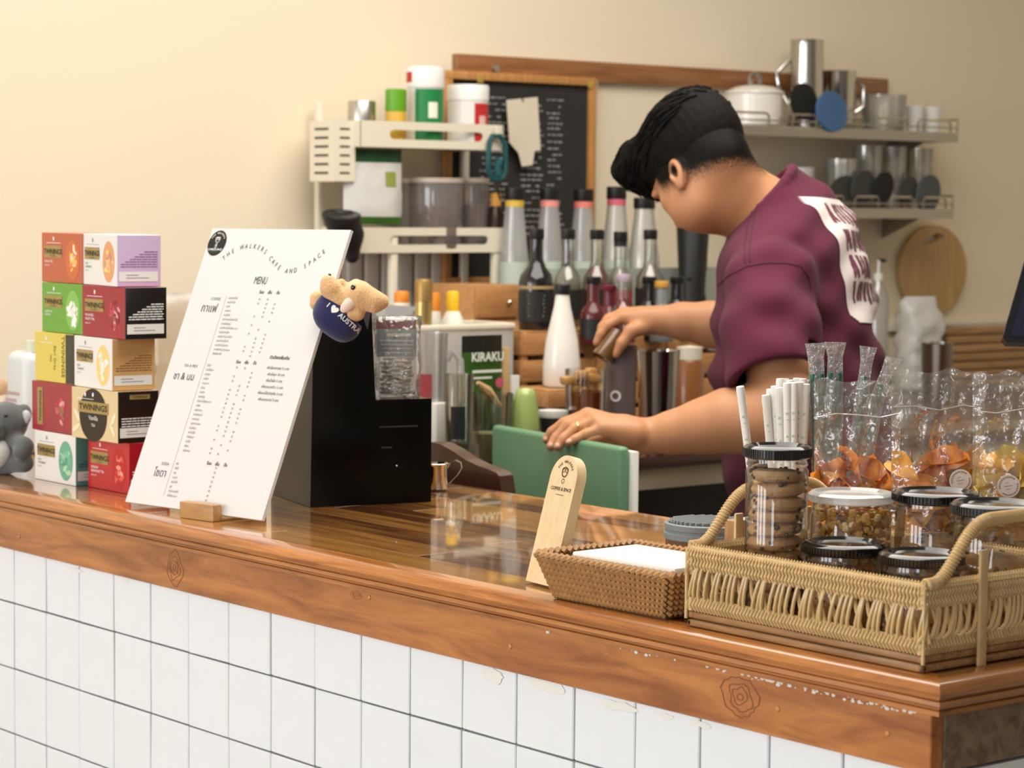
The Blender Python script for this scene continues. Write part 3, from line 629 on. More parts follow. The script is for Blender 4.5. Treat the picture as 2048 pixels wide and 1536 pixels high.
# ================================================================ dark chair back and green half door beyond the counter
Y0 = .655; pts = [PY(x, y, Y0) for x, y in ((860, 884), (880, 888), (905, 902), (930, 919), (955, 931), (980, 940), (992, 945), (998, 952), (1003, 985))]
poly = [(p[0], p[2]) for p in pts] + [(pts[-1][0] + .01, .45), (pts[0][0] - .14, .45), (pts[0][0] - .14, pts[0][2] - .06), (pts[0][0] - .07, pts[0][2] - .012)]
ch = E('chair', (pts[4][0] - .05, Y0, 0), 'dark brown wooden chair back with curved top behind the counter', 'chair')
M_chair = mat('dark_brown_varnish', (.050, .016, .008), .3, coat=.4)
MB().prism(poly, (0, Y0 + .028, 0), (1, 0, 0), (0, 0, 1), .028).obj('backrest', M_chair, ch, False)
cx0 = pts[0][0] - .13; cx1 = pts[-1][0] - .01
MB().box(((cx0 + cx1) / 2, Y0 + .12, .45), (cx1 - cx0, .20, .04), .008).obj('seat', M_chair, ch)
for (x, y, t) in ((cx0 + .01, Y0 + .016, .46), (cx1 - .01, Y0 + .016, .46), (cx0 + .015, Y0 + .205, .44), (cx1 - .015, Y0 + .205, .44)): MB().box((x, y, t / 2), (.032, .03, t), .004).obj('leg', M_chair, ch)
G0 = Vector(PZ(982, 849, 1.095)); G1 = Vector(PZ(1238, 894, 1.095)); gu = (G1 - G0).normalized(); gn = Vector((-gu.y, gu.x, 0)); GL = (G1 - G0).length
gd = E('half_door', ((G0.x + G1.x) / 2, (G0.y + G1.y) / 2, 0), 'green painted half door with white core under the hand of the barista', 'half door')
M_green = mat('sage_green_paint', (.125, .265, .150), .38, var=.06, vscale=5)
Rg = Matrix.Rotation(math.atan2(gu.y, gu.x), 4, 'Z'); T0 = Matrix.Translation(Vector((G0.x, G0.y, 0)))
MB().box((GL / 2, .011, .55), (GL, .022, 1.089), .008, M=T0 @ Rg, seg=4).obj('front_leaf', M_green, gd)
MB().box((GL / 2 + .004, .0275, .546), (GL + .008, .011, 1.082), .001, M=T0 @ Rg).obj('white_core', mat('white_laminate', (.78, .77, .72), .4), gd)
# ================================================================ wooden plaque
QO = Vector(PZ(1051, 1167, CT)); QU = Vector((.992, -.128, 0)).normalized(); Qn = Vector((-QU.y, QU.x, 0)); lean = math.radians(15); QV = Vector((0, 0, math.cos(lean))) + Qn * math.sin(lean)
pw, ph = .055, .150
pq = E('wooden_plaque', QO + QU * .03, 'upright pale wooden plaque with rounded top beside the napkin basket', 'plaque')
M_pale = wood('pale_beech', (.66, .46, .24), (.78, .60, .36), 'Z', 20, 9, .45)
out = [(0, 0), (pw, 0)] + [(pw / 2 + pw / 2 * math.cos(a), ph - pw / 2 + pw / 2 * math.sin(a)) for a in [PI * k / 18 for k in range(19)]]
QN = QU.cross(QV); MB().prism(out, QO - QN * .013 + Vector((0, 0, .0036)), QU, QV, .013).obj('slab', M_pale, pq, True, angle=35)
def qq(u, v): return QO + QU * (u * pw) + QV * (v * ph) + Vector((0, 0, .0036))
mb = MB()
for k, chh in enumerate('THE WALKERS'):
    a = math.radians(150 - k * 12); mb.text(chh, qq(.52, .845) + (QU * math.cos(a) + QV * math.sin(a)) * .0145, QU * math.sin(a) - QV * math.cos(a), QV * math.sin(a) + QU * math.cos(a), .0045, .0004, align='CENTER', bold=.02)
for (cx, cy, r) in ((.52, .87, .0062), (.46, .885, .003), (.58, .885, .003), (.52, .80, .003)):
    P = circ(r, 20); Q = circ(r * .75, 20)
    for i in range(20): j = (i + 1) % 20; mb.flat([P[i], P[j], Q[j], Q[i]], qq(cx, cy), QU, QV, .0004)
mb.text('COFFEE & SPACE', qq(.52, .725), QU, QV, .0056, .0004, align='CENTER', bold=.02).flat([(-.008, 0), (.008, 0), (.008, .0007), (-.008, .0007)], qq(.52, .69), QU, QV, .0004)
mb.obj('burnt_logo', mat('burnt_brown_ink', (.08, .045, .025), .7), pq, False)
# ================================================================ soft toys at the far end of the counter
def fur(name, col): return mat(name, col, .95, bump=.9, bscale=350, sheen=.4, var=.12, vscale=60)
M_kgrey = fur('grey_plush', (.105, .11, .11)); M_kwhite = fur('white_plush', (.62, .62, .60)); M_eye = mat('black_bead', (.004, .004, .004), .1, coat=.6)
D = 3.86; kb = PZ(20, 944, CT); ko = E('koala_toy', (kb[0], kb[1], CT), 'grey plush koala with white belly sitting at the counter end', 'soft toy')
def Wp(x, y, d=0): return W(x, y, D + d)
s_ = D / FPX
v = Vol(np.array(kb) - [.13, .13, .005], np.array(kb) + [.13, .13, .13], .0022)
v.ell(Wp(5, 905), (42 * s_, 40 * s_, 45 * s_), k=.01).ell(Wp(10, 845), (50 * s_, 44 * s_, 42 * s_), k=.008)
v.chain([Wp(30, 880, -.02), Wp(48, 893, -.035), Wp(40, 905, -.045)], [17 * s_, 17 * s_, 15 * s_], .008).chain([Wp(20, 925, -.01), Wp(48, 926, -.03)], [20 * s_, 19 * s_], .008)
v.chain([Wp(-30, 880, -.02), Wp(-48, 895, -.035)], [17 * s_, 16 * s_], .008).chain([Wp(-20, 925, -.01), Wp(-48, 926, -.03)], [20 * s_, 18 * s_], .008)
v.ell(Wp(48, 828, .005), (20 * s_, 14 * s_, 20 * s_), k=.006).ell(Wp(-38, 828, .005), (20 * s_, 14 * s_, 20 * s_), k=.006).ell(Wp(-6, 868, -.035), (13 * s_, 13 * s_, 16 * s_), k=.006)
v.cut((0, 0, CT + .0005), (0, 0, -1)); v.obj('body', M_kgrey, ko)
v = Vol(np.array(kb) - [.1, .1, .005], np.array(kb) + [.1, .1, .13], .0022); v.ell(Wp(-4, 905, -.018), (30 * s_, 30 * s_, 32 * s_)).obj('white_belly', M_kwhite, ko)
MB().ball(Wp(52, 834, -.012), (13 * s_, 9 * s_, 14 * s_)).obj('ear_lining', M_kwhite, ko); MB().ball(Wp(11, 831, -.041), .0035).obj('eye', M_eye, ko); MB().ball(Wp(-20, 833, -.041), .0035).obj('eye', M_eye, ko)
MB().ball(Wp(-6, 860, -.046), (.006, .005, .008)).obj('nose', M_eye, ko)
# a patchy doll behind it
D = 4.23; s_ = D / FPX; db = PZ(15, 900, CT); do_ = E('doll_toy', (db[0], db[1], CT), 'small doll with cream face and orange hair behind the koala', 'soft toy')
def Wd(x, y, d=0): return W(x, y, D + d)
v = Vol(np.array(db) - [.09, .09, .005], np.array(db) + [.09, .09, .14], .0025); v.ell(Wd(10, 812), (34 * s_, 30 * s_, 30 * s_)).ell(Wd(10, 870), (34 * s_, 30 * s_, 48 * s_)); v.cut((0, 0, CT + .0005), (0, 0, -1)); v.obj('body', fur('cream_plush', (.68, .55, .42)), do_)
v = Vol(np.array(db) - [.09, .09, .005], np.array(db) + [.09, .09, .16], .0025); v.ell(Wd(32, 783), (22 * s_,) * 3).ell(Wd(0, 783, .0), (24 * s_,) * 3).ell(Wd(45, 800), (10 * s_,) * 3).obj('hair', fur('peach_brown_plush', (.55, .33, .18)), do_)
MB().ball(Wd(38, 797, -.025), (.011, .008, .009)).obj('bow', mat('orange_felt', (.75, .35, .03), .9), do_); MB().ball(Wd(10, 806, -.026), .003).obj('eye', M_eye, do_)
# white refill jug further along the counter
D = 4.35; jb = PZ(55, 905, CT); ju = E('white_jug', (jb[0], jb[1], CT), 'white plastic jug with printed label behind the soft toys', 'jug')
sc = D / FPX; MB().box((0, 0, .088), (.076, .05, .175), .018, seg=4).obj('jug_body', mat('milky_plastic', (.62, .64, .64), .35), ju, world=False)
MB().lathe([(.012, 0), (.012, .02), (0, .02)], (.018, 0, .174), 18).obj('cap', mat('pale_green_cap', (.62, .66, .50), .4), ju, world=False)
mb = MB()
for k, (z, a) in enumerate(((.10, .9), (.088, .7), (.07, .95), (.055, .8), (.04, .6))): mb.plane((-.03, -.0252, z), (1, 0, 0), (0, 0, 1), .055 * a, .006)
mb.obj('label_print', mat('grey_pink_ink', (.45, .33, .33), .6), ju, False, world=False)
# beige see-through bag between the tea boxes and the menu
bb = PZ(372, 935, CT); bgb = E('beige_bag', (bb[0], bb[1], CT), 'crumpled beige see-through bag between tea boxes and menu board', 'plastic bag')
crumple(MB(), (bb[0], bb[1], CT + .0005), .12, .07, .285, 8, rx, ry, amp=.014, pinch=.55, n=16).obj('bag', clear('beige_thin_bag', (.86, .78, .64), .05, .3, .3, bump=.5, bscale=30, haze=.25), bgb, True, angle=0)
# ================================================================ kangaroo clip toy on the edge of the menu
D = 3.305; s_ = D / FPX
def K(x, y, d=0): return W(x, y, D + d)
kc = K(690, 620); kang = E('kangaroo_toy', kc, 'tan plush kangaroo in navy bib clipped to the menu board edge', 'soft toy')
M_tan = fur('tan_plush', (.70, .42, .20)); M_navy = mat('navy_felt', (.012, .014, .075), .9, bump=.4, bscale=400, sheen=.3)
v = Vol(kc - [.085, .085, .075], kc + [.085, .085, .075], .0015)
v.chain([K(676, 630, .010), K(690, 606, .012), K(712, 585, .008)], [30 * s_, 32 * s_, 24 * s_], .008)                 # trunk
v.chain([K(678, 605, -.004), K(660, 575, -.008), K(655, 562, -.010)], [21 * s_, 19 * s_, 13 * s_], .006)               # raised arm
v.chain([K(690, 575, .01), K(682, 566, .0)], [10 * s_, 9 * s_], .004)
v.chain([K(650, 610, .012), K(634, 595, .012), K(632, 608, .01)], [15 * s_, 12 * s_, 13 * s_], .006)                   # foot
v.ell(K(715, 590, -.004), (30 * s_, 26 * s_, 27 * s_), k=.008).chain([K(722, 592, -.006), K(750, 603, -.008), K(766, 603, -.008)], [26 * s_, 20 * s_, 11 * s_], .010)  # head and muzzle
v.chain([K(712, 568, .012), K(700, 575, .016)], [10 * s_, 8 * s_], .005)
v.chain([K(700, 630, -.006), K(715, 628, -.008)], [18 * s_, 14 * s_], .006)
v.obj('body', M_tan, kang)
v = Vol(kc - [.085, .085, .075], kc + [.085, .085, .075], .0015)
ax = np.array([CR * math.cos(-.75) + CU * math.sin(-.75), -CR * math.sin(-.75) + CU * math.cos(-.75), CF])
v.ell(K(676, 634, .004), (53 * s_, 42 * s_, 36 * s_), ax, k=.004).ell(K(660, 628, .006), (30 * s_, 30 * s_, 30 * s_), k=.01).ell(K(688, 655, .006), (22 * s_, 22 * s_, 26 * s_), k=.01).cap(K(668, 605, .002), K(678, 590, .004), 22 * s_, 7 * s_, .012)
v.ell(K(712, 594, .004), (36 * s_, 34 * s_, 60 * s_), k=.003, op='s'); bib = v; v.obj('bib', M_navy, kang)
def on_vol(vol, x, y, d0, d1, lift=.0006):
    for i in range(160):
        d = d0 + (d1 - d0) * i / 159
        if vol.sample(W(x, y, d)) < 0:
            a, b = d - (d1 - d0) / 159, d
            for _ in range(8):
                m = (a + b) / 2
                if vol.sample(W(x, y, m)) < 0: b = m
                else: a = m
            return W(x, y, a - lift)
    return None
mb = MB(); an = math.radians(41); tx, ty = 652, 612; vs, fs = textmesh('I ♥ AUSTRA', 'LEFT', .012); Q = []
for a, b in vs:
    a *= 14.6; b *= 14.6; q = on_vol(bib, tx + a * math.cos(an) + b * math.sin(an), ty + a * math.sin(an) - b * math.cos(an), D - .05, D + .04)
    Q.append(q if q is not None else K(tx + a * math.cos(an), ty + a * math.sin(an), -.02))
mb.add(Q, fs).obj('bib_lettering', M_wink, kang, False)
MB().ball(K(706, 575, -.0205), (.0042, .003, .0042)).obj('eye', M_eye, kang)
eax = Matrix(((CR[0] * .707 + CU[0] * .707, -CR[0] * .707 + CU[0] * .707, CF[0]), (CR[1] * .707 + CU[1] * .707, -CR[1] * .707 + CU[1] * .707, CF[1]), (CR[2] * .707 + CU[2] * .707, -CR[2] * .707 + CU[2] * .707, CF[2])))
MB().ball(K(702, 604, -.016), (.0225, .0085, .006), R=eax).obj('ear', mat('pink_white_felt', (.80, .62, .5), .9), kang)
mb = MB()
for (x, y) in ((650, 558), (654, 554), (659, 550)): mb.ball(K(x, y, -.012), .0024, 8, 6)
mb.obj('claws', M_eye, kang)
# ================================================================ napkin basket and napkins
zr = CT + .046
def q3(p, z): p = Vector(p); p.z = z; return p
nb0 = [Vector(PZ(1104, 1196, CT)), Vector(PZ(1331, 1240, CT))]; nu = (nb0[1] - nb0[0]).normalized(); nv = Vector((-nu.y, nu.x, 0)); nL = (nb0[1] - nb0[0]).length
nbk = E('napkin_basket', nb0[0] + nu * nL / 2 + nv * .07, 'small brown woven basket holding napkins in front of the plaque', 'basket')
M_wick = mat('brown_wicker', (.40, .20, .065), .5, var=.35, vscale=90, coat=.15)
M_wickd = mat('dark_wicker_core', (.10, .045, .014), .7)
bo = [nb0[0] + nu * .004, nb0[1], nb0[1] + nv * .135, nb0[0] + nu * .004 + nv * .135]; cen = sum(bo, Vector()) / 4
to = []
for k, p in enumerate(bo):
    dd = (p - cen); dd.z = 0; fl = .024 if k in (0, 3) else .010; to.append(q3(p + nu * (-fl if k in (0, 3) else fl) + nv * (-.006 if k < 2 else .006), zr))
MB().add([q3(p, CT + .0006) for p in bo] + [p for p in to] + [q3(cen + (p - cen) * .97, CT + .004) for p in bo] + [cen + (p - cen) * .955 for p in to],
         [(3, 2, 1, 0), (0, 1, 5, 4), (1, 2, 6, 5), (2, 3, 7, 6), (3, 0, 4, 7), (8, 9, 10, 11), (8, 12, 13, 9), (9, 13, 14, 10), (10, 14, 15, 11), (11, 15, 12, 8), (4, 5, 13, 12), (5, 6, 14, 13), (6, 7, 15, 14), (7, 4, 12, 15)]).obj('basket_core', M_wickd, nbk, False)
mb = MB()
for (i, j) in ((0, 1), (1, 2), (3, 0), (2, 3)):
    A0, B0, A1, B1 = q3(bo[i], CT + .003), q3(bo[j], CT + .003), to[i], to[j]; n = int((B1 - A1).length / .0078); nr = 7
    outn = ((B0 - A0).cross(Vector((0, 0, 1)))).normalized()
    for r in range(nr):
        for k in range(n):
            f0, f1 = (k + .1) / n, (k + .9) / n; t0, t1 = (r + .95) / nr, (r + .05) / nr
            if r % 2: pass
            P = A0.lerp(B0, f0).lerp(A1.lerp(B1, f0), t0); Q = A0.lerp(B0, f1).lerp(A1.lerp(B1, f1), t1); mid = (P + Q) / 2 + outn * .0024
            mb.tube([P + outn * .0002, mid, Q + outn * .0002], [.0022, .0031, .0022], 5)
mb.obj('woven_strands', M_wick, nbk)['kind'] = 'stuff'
mb = MB()
for (i, j) in ((0, 1), (1, 2), (2, 3), (3, 0)):
    n = int((to[j] - to[i]).length / .009)
    for k in range(n):
        P = to[i].lerp(to[j], k / n); Q = to[i].lerp(to[j], (k + 1.15) / n); u_ = (Q - P).normalized(); w_ = u_.cross(Vector((0, 0, 1))); mb.tube([P + w_ * .003, (P + Q) / 2 + Vector((0, 0, .003)), Q - w_ * .003], [.003, .0044, .003], 6)
mb.obj('braided_rim', M_wick, nbk)['kind'] = 'stuff'
M_nap = mat('white_tissue', (.80, .77, .70), .9)
# napkin pile
ncx = [Vector(PZ(1141, 1103, zr + .010)), Vector(PZ(1346, 1137, zr + .010))]; un = (ncx[1] - ncx[0]).normalized(); vn_ = Vector((-un.y, un.x, 0)); Ln = (ncx[1] - ncx[0]).length
for k in range(7):
    z0 = CT + .006 + k * .0072; rg = random.Random(k); j = Vector((rg.uniform(-.0012, .0012), rg.uniform(-.0012, .0012), 0))
    o = MB().box((Ln / 2 - .011 * (6 - k) / 6, .050 + .003 * (6 - k) / 6, 0), (Ln - .022 * (6 - k) / 6, .098, .0066), .0016, M=Matrix.Translation(q3(ncx[0], z0 + .0034) + j) @ Matrix.Rotation(math.atan2(un.y, un.x) + rg.uniform(-.006, .006), 4, 'Z')).obj('napkin', M_nap)
    tag(o, 'white folded paper napkin, topmost in the woven basket' if k == 6 else 'white folded paper napkin inside the pile in the small basket', 'napkin', 'napkins in the small basket')
# ================================================================ grey lidded tub
tb = W(1414, 1090, 3.03); tub = E('ridged_tub', (tb[0], tb[1], CT), 'round tub with grey ridged lid and brown body behind the napkins', 'tub')
M_tg = mat('grey_silicone', (.19, .21, .215), .55); M_tb = mat('brown_cork_body', (.17, .075, .03), .8, var=.4, vscale=120, bump=.6, bscale=200)
MB().lathe([(0, .0006), (.048, .0006), (.051, .003), (.052, .022), (0, .022)], seg=40).obj('tub_body', M_tb, tub, world=False)
MB().lathe([(.053, .022), (.0545, .0235), (.0545, .030), (.0525, .031), (.0525, .034), (.0535, .035), (.0535, .0415), (.051, .043), (.0485, .0415), (.0475, .033), (0, .033)], seg=48).obj('lid', M_tg, tub, world=False)
mb = MB()
for k in range(-6, 7):
    x = k * .0072; L = math.sqrt(max(0, .047 ** 2 - x * x)); mb.box((x, 0, .0395), (.003, 2 * L - .002, .013), .0006)
mb.obj('lid_ridges', M_tg, tub, world=False)['kind'] = 'stuff'
# ================================================================ big wicker tray with handles
BX0, BX1, BY0, BY1 = 1.478, 1.800, -.001, .262; BZ = CT + .0006
M_cane = mat('pale_cane', (.62, .42, .19), .42, var=.28, vscale=70, coat=.2); M_caned = mat('dark_cane_lining', (.17, .085, .03), .8)  # tray floor lining is a darker brown than the cane
M_strip = wood('tray_strip_wood', (.20, .085, .025), (.42, .22, .085), 'X', 30, 10, .5)
tray = E('wicker_tray', ((BX0 + BX1) / 2, (BY0 + BY1) / 2, CT), 'big pale cane tray basket with looped handles full of snack jars', 'basket')
cor = [Vector((BX0, BY0, 0)), Vector((BX1, BY0, 0)), Vector((BX1, BY1, 0)), Vector((BX0, BY1, 0))]
Lx, Ly = BX1 - BX0, BY1 - BY0; cxm, cym = (BX0 + BX1) / 2, (BY0 + BY1) / 2
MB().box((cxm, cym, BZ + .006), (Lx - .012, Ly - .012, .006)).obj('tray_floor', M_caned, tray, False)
sides = [(cor[0], cor[1]), (cor[1], cor[2]), (cor[2], cor[3]), (cor[3], cor[0])]
for (a, b) in sides:
    d = (b - a).normalized(); n = d.cross(Vector((0, 0, 1))); L = (b - a).length; Mx = Matrix.Translation(a) @ Matrix.Rotation(math.atan2(d.y, d.x), 4, 'Z')
    for k, (z0, hh, ins) in enumerate(((.0, .0075, 0.0), (.0085, .0072, .001))): MB().box((L / 2, .004 + ins, BZ + z0 + hh / 2), (L - .001, .007, hh), .0022, M=Mx).obj('base_strip', M_strip, tray)
Mst = None
for si, (a, b) in enumerate(sides):
    d = (b - a).normalized(); n = d.cross(Vector((0, 0, 1))); L = (b - a).length; mbu, mbl = MB(), MB(); Mx = Matrix.Translation(a) @ Matrix.Rotation(math.atan2(d.y, d.x), 4, 'Z')
    def P(s, z, o=0): return a + d * s + n * o + Vector((0, 0, BZ + z))
    N = int(L / .0046)
    for k in range(N):
        s = (k + .5) * L / N
        for (z0, z1) in ((.0600, .0700), (.0690, .0800)): mbu.tube([P(s, z0, -.002), P(s + .0006, (z0 + z1) / 2, .0012), P(s, z1, -.002)], [.0017, .0021, .0017], 5)
        mbl.tube([P(s, .0165, -.003), P(s - .0006, .023, .0008), P(s, .030, -.003)], [.0016, .002, .0016], 5)
    mbu.box((L / 2, .0055, BZ + .070), (L, .004, .021), M=Mx); mbl.box((L / 2, .0055, BZ + .0235), (L, .004, .014), M=Mx)
    mbu.obj('upper_weave', M_cane, tray)['kind'] = 'stuff'; mbl.obj('lower_weave', M_cane, tray)['kind'] = 'stuff'
    n2 = int(L / .0082)
    if Mst is None:
        s0 = MB().tube([(-.0005, .004, .028), (.0035, -.0005, .036), (.006, -.0012, .046), (.0085, .0, .058), (.0095, .004, .066)], [.0019, .0021, .0021, .0021, .0019], 6).obj('cane_strand', M_cane, None, world=False); Mst = s0.data; bpy.data.objects.remove(s0)
        s1 = MB().tube([(.0105, .0055, .028), (.006, .0035, .046), (.0, .0055, .066)], .0019, 6).obj('cane_strand', M_cane, None, world=False); Mst2 = s1.data; bpy.data.objects.remove(s1)
    rg = random.Random(si)
    for k in range(n2):
        for md in (Mst, Mst2):
            if md is Mst2 and k % 2: continue
            o = bpy.data.objects.new('cane_strand', md); COL.objects.link(o); o.parent = tray
            p = a + d * ((k + .15) * L / n2 - .002) + Vector((0, 0, BZ)); o.location = p - tray.location; o.rotation_euler = (0, rg.uniform(-.10, .10), math.atan2(d.y, d.x))
    mb = MB(); mb.tube([P(0, .0810, -.003), P(L * .5, .0810, -.003), P(L, .0810, -.003)], .0032, 7); N = int(L / .004)
    for k in range(N): s = (k + .5) * L / N; mb.tube([P(s - .001, .0785, .0012), P(s, .0850, -.003), P(s + .001, .0785, -.0075)], .0016, 5)
    mb.obj('wrapped_rim', M_cane, tray)['kind'] = 'stuff'
for k, c in enumerate(cor):
    MB().tube([c + Vector((0, 0, BZ + .008)), c + Vector((0, 0, BZ + .080))], .0019, 8).obj('corner_post', M_cane, tray)
for X, sg in ((BX0, -1), (BX1, 1)):
    H = []; n = 40
    for k in range(n + 1):
        t = k / n; y = BY0 + .004 + (Ly - .008) * t; q = math.sin(PI * t); z = .0825 + .056 * (.5 - .5 * math.cos(PI * min(1, max(0, (q - .12) / .80)))) ; H.append(Vector((X - sg * .002, y, BZ + z)))
    MB().tube(H, .0050, 9).obj('handle_core', M_cane, tray)
    mb = MB(); m = 105
    for k in range(m):
        f = (k + .5) / m * n; i = min(int(f), n - 1); p = H[i].lerp(H[i + 1], f - i); tt = (H[i + 1] - H[i]).normalized(); u_, v_, w_ = basis(tt, (1, 0, 0))
        mb.tube([p + (v_ * math.cos(q) + w_ * math.sin(q)) * .0054 + u_ * .0012 * math.sin(q) for q in [2 * PI * j / 10 for j in range(10)]], .0013, 4, closed=True)
    mb.obj('handle_wrapping', M_cane, tray)['kind'] = 'stuff'
    for ys in (.078, Ly - .078):
        mb = MB(); zt = .112
        mb.box((X + sg * .0045, BY0 + ys, BZ + .055), (.004, .0115, zt), .0015, M=Matrix.Translation((0, 0, .0)) ); mb.obj('handle_strap', M_cane, tray)
# ================================================================ snack jars inside the tray
FLZ = BZ + .0095
M_pet = clear('clear_jar_plastic', (.97, .96, .95), .055, .02, .22); M_lid = mat('black_lid_plastic', (.006, .006, .007), .12, coat=.4); M_clid = clear('clear_lid_hard', (.9, .88, .84), .14, .06, .3, haze=.28)
from mathutils import noise as mnoise
M_cook = mat('cookie_dough', (.46, .27, .12), .9, var=.35, vscale=55, bump=1.0, bscale=160); M_chip = mat('chocolate_chip', (.055, .022, .012), .4)
cookie_me = {}
def cookie_mesh(R, T, seed):
    k = (R, T, seed)
    if k in cookie_me: return cookie_me[k]
    mb = MB(); seg, pr = 22, [(0, -T / 2), (R * .7, -T / 2), (R * .93, -T * .28), (R, 0), (R * .92, T * .3), (R * .65, T * .47), (R * .3, T * .52), (0, T * .53)]
    mb.lathe(pr, seg=seg); mb.v = [tuple(Vector(p) * (1 + .06 * mnoise.noise(Vector(p) * 90 + Vector((seed, 0, 0))))) for p in mb.v]
    rg = random.Random(seed)
    for j in range(14):
        a = rg.uniform(0, 2 * PI); q = R * (rg.uniform(.2, .9) if j < 6 else .96); z = T * .46 if j < 6 else rg.uniform(-.3, .3) * T
        mb.ball((q * math.cos(a), q * math.sin(a), z), R * rg.uniform(.06, .11), 6, 4, mi=1)
    o = mb.obj('cookie', [M_cook, M_chip], None, world=False); cookie_me[k] = o.data; bpy.data.objects.remove(o); return cookie_me[k]
def cookie(loc, R, T, label, group, rot=(0, 0, 0), seed=0):
    o = bpy.data.objects.new('cookie', cookie_mesh(R, T, seed)); COL.objects.link(o); o.location = loc; o.rotation_euler = rot; tag(o, label, 'cookie', group); return o
def jar(px, d, R, ztop, label, lid='black', lidr=None, lidh=.013):
    c = W(px, 1000, d); e = E('snack_jar', (c[0], c[1], FLZ), label, 'jar', 'snack jars in the tray'); h = ztop - FLZ; lr = lidr or R + .003
    hb = h - lidh + .003
    MB.capflag = False
    MB().lathe([(0, .0008), (R * .8, .0008), (R * .95, .002), (R, .007), (R, hb - .016), (R - .0025, hb - .012), (R - .0005, hb - .010), (R - .002, hb - .006), (R - .002, hb)], seg=48).obj('jar_wall', M_pet, e, world=False)
    MB.capflag = True
    lm = {'black': M_lid, 'clear': M_clid}[lid]
    MB().lathe([(lr - .002, h - lidh), (lr, h - lidh + .0015), (lr, h - .003), (lr - .003, h - .0003), (lr - .007, h), (lr - .010, h - .003), (0, h - .003)], seg=52).obj('lid', lm, e, world=False)
    if lid == 'black':
        mb = MB()
        for k in range(72): a = 2 * PI * k / 72; mb.box((lr * math.cos(a), lr * math.sin(a), h - lidh / 2 - .0008), (.0012, .0012, lidh - .005), M=None)
        mb.obj('grip_ribs', lm, e, world=False)['kind'] = 'stuff'
    return e, Vector((c[0], c[1], FLZ)), h
def ztop(x, y, d): return W(x, y, d)[2]
# tall jar: a column of cookies
e, c, h = jar(1553, 2.52, .0325, ztop(1553, 888, 2.52), 'tall clear jar with black lid holding a column of cookies', lidh=.0135, lidr=.0353)
n = int((h - .018) / .0138); rg = random.Random(1)
for k in range(n): cookie(c + Vector((rg.uniform(-.002, .002), rg.uniform(-.002, .002), .009 + k * .0138)), .0285, .0140, 'round chunky cookie stacked in the tall jar', 'cookies in the tall jar', (rg.uniform(-.08, .08), rg.uniform(-.08, .08), rg.uniform(0, 6)), k % 3)
# caramel popcorn jar with clear lid
e, c, h = jar(1702, 2.56, .0425, ztop(1702, 982, 2.56), 'wide jar of caramel popcorn with clear white lid', 'clear', .0450, .011)
mb = MB(); rg = random.Random(6)
for k in range(300):
    a = rg.uniform(0, 2 * PI); q = .036 * math.sqrt(rg.uniform(.25, 1)); z = rg.uniform(.008, h - .017); s = rg.uniform(.0045, .0085)
    for j in range(3): mb.ball(c + Vector((q * math.cos(a), q * math.sin(a), z)) + Vector((rg.gauss(0, .003), rg.gauss(0, .003), rg.gauss(0, .0025))), s * rg.uniform(.4, .72), 6, 4, mi=rg.choice((0, 0, 1, 2)))
pc = mb.obj('popcorn', [mat('caramel_popcorn', (.62, .33, .07), .45, coat=.3), mat('pale_popcorn', (.78, .58, .26), .6), mat('dark_caramel', (.34, .13, .02), .35, coat=.3)]); tag(pc, 'golden caramel popcorn filling the clear lidded jar', 'popcorn', kind='stuff')
# jar of cookies behind right
e, c, h = jar(1870, 2.53, .0412, ztop(1870, 980, 2.53), 'black lidded cookie jar beside the popcorn jar', lidh=.012)
for k in range(5): cookie(c + Vector((random.uniform(-.004, .004), random.uniform(-.004, .004), .011 + k * .0165)), .035, .0165, 'large brown cookie stacked in the jar beside the popcorn', 'cookies beside the popcorn', (random.uniform(-.1, .1), random.uniform(-.1, .1), random.uniform(0, 6)), 4 + k % 3)
# nearest jar
e, c, h = jar(1992, 2.435, .0415, ztop(1992, 1003, 2.435), 'black lidded cookie jar under the tray handle, nearest the camera', lidh=.013)
for k in range(4): cookie(c + Vector((random.uniform(-.003, .003), random.uniform(-.003, .003), .012 + k * .0195)), .0365, .0190, 'thick brown cookie in the jar under the tray handle', 'cookies under the handle', (random.uniform(-.1, .1), random.uniform(-.1, .1), random.uniform(0, 6)), 7 + k % 3)
# two low jars of small cookies along the front
for (px, d, R, y, lab, sd) in ((1691, 2.465, .0405, 1083, 'low jar of small cookies in front of the popcorn', 20), (1846, 2.385, .0385, 1104, 'low jar of small cookies, front right in the tray', 30)):
    e, c, h = jar(px, d, R, ztop(px, y, d), lab, lidh=.012); rg = random.Random(sd)
    for ring, (m, q, z) in enumerate(((8, R - .0135, .0125), (1, 0, .0125), (7, R - .015, .030))):
        for k in range(m):
            if z + .012 > h - .012: continue
            a = 2 * PI * k / m + ring; cookie(c + Vector((q * math.cos(a), q * math.sin(a), z)), .0125, .020, 'small round cookie in the ' + lab[:lab.index(' of')] + (' before the popcorn' if sd == 20 else ' at the front right'), 'small cookies in the %s low jar' % ('first' if sd == 20 else 'second'), (rg.uniform(-.5, .5), rg.uniform(-.5, .5), rg.uniform(0, 6)), sd % 5)
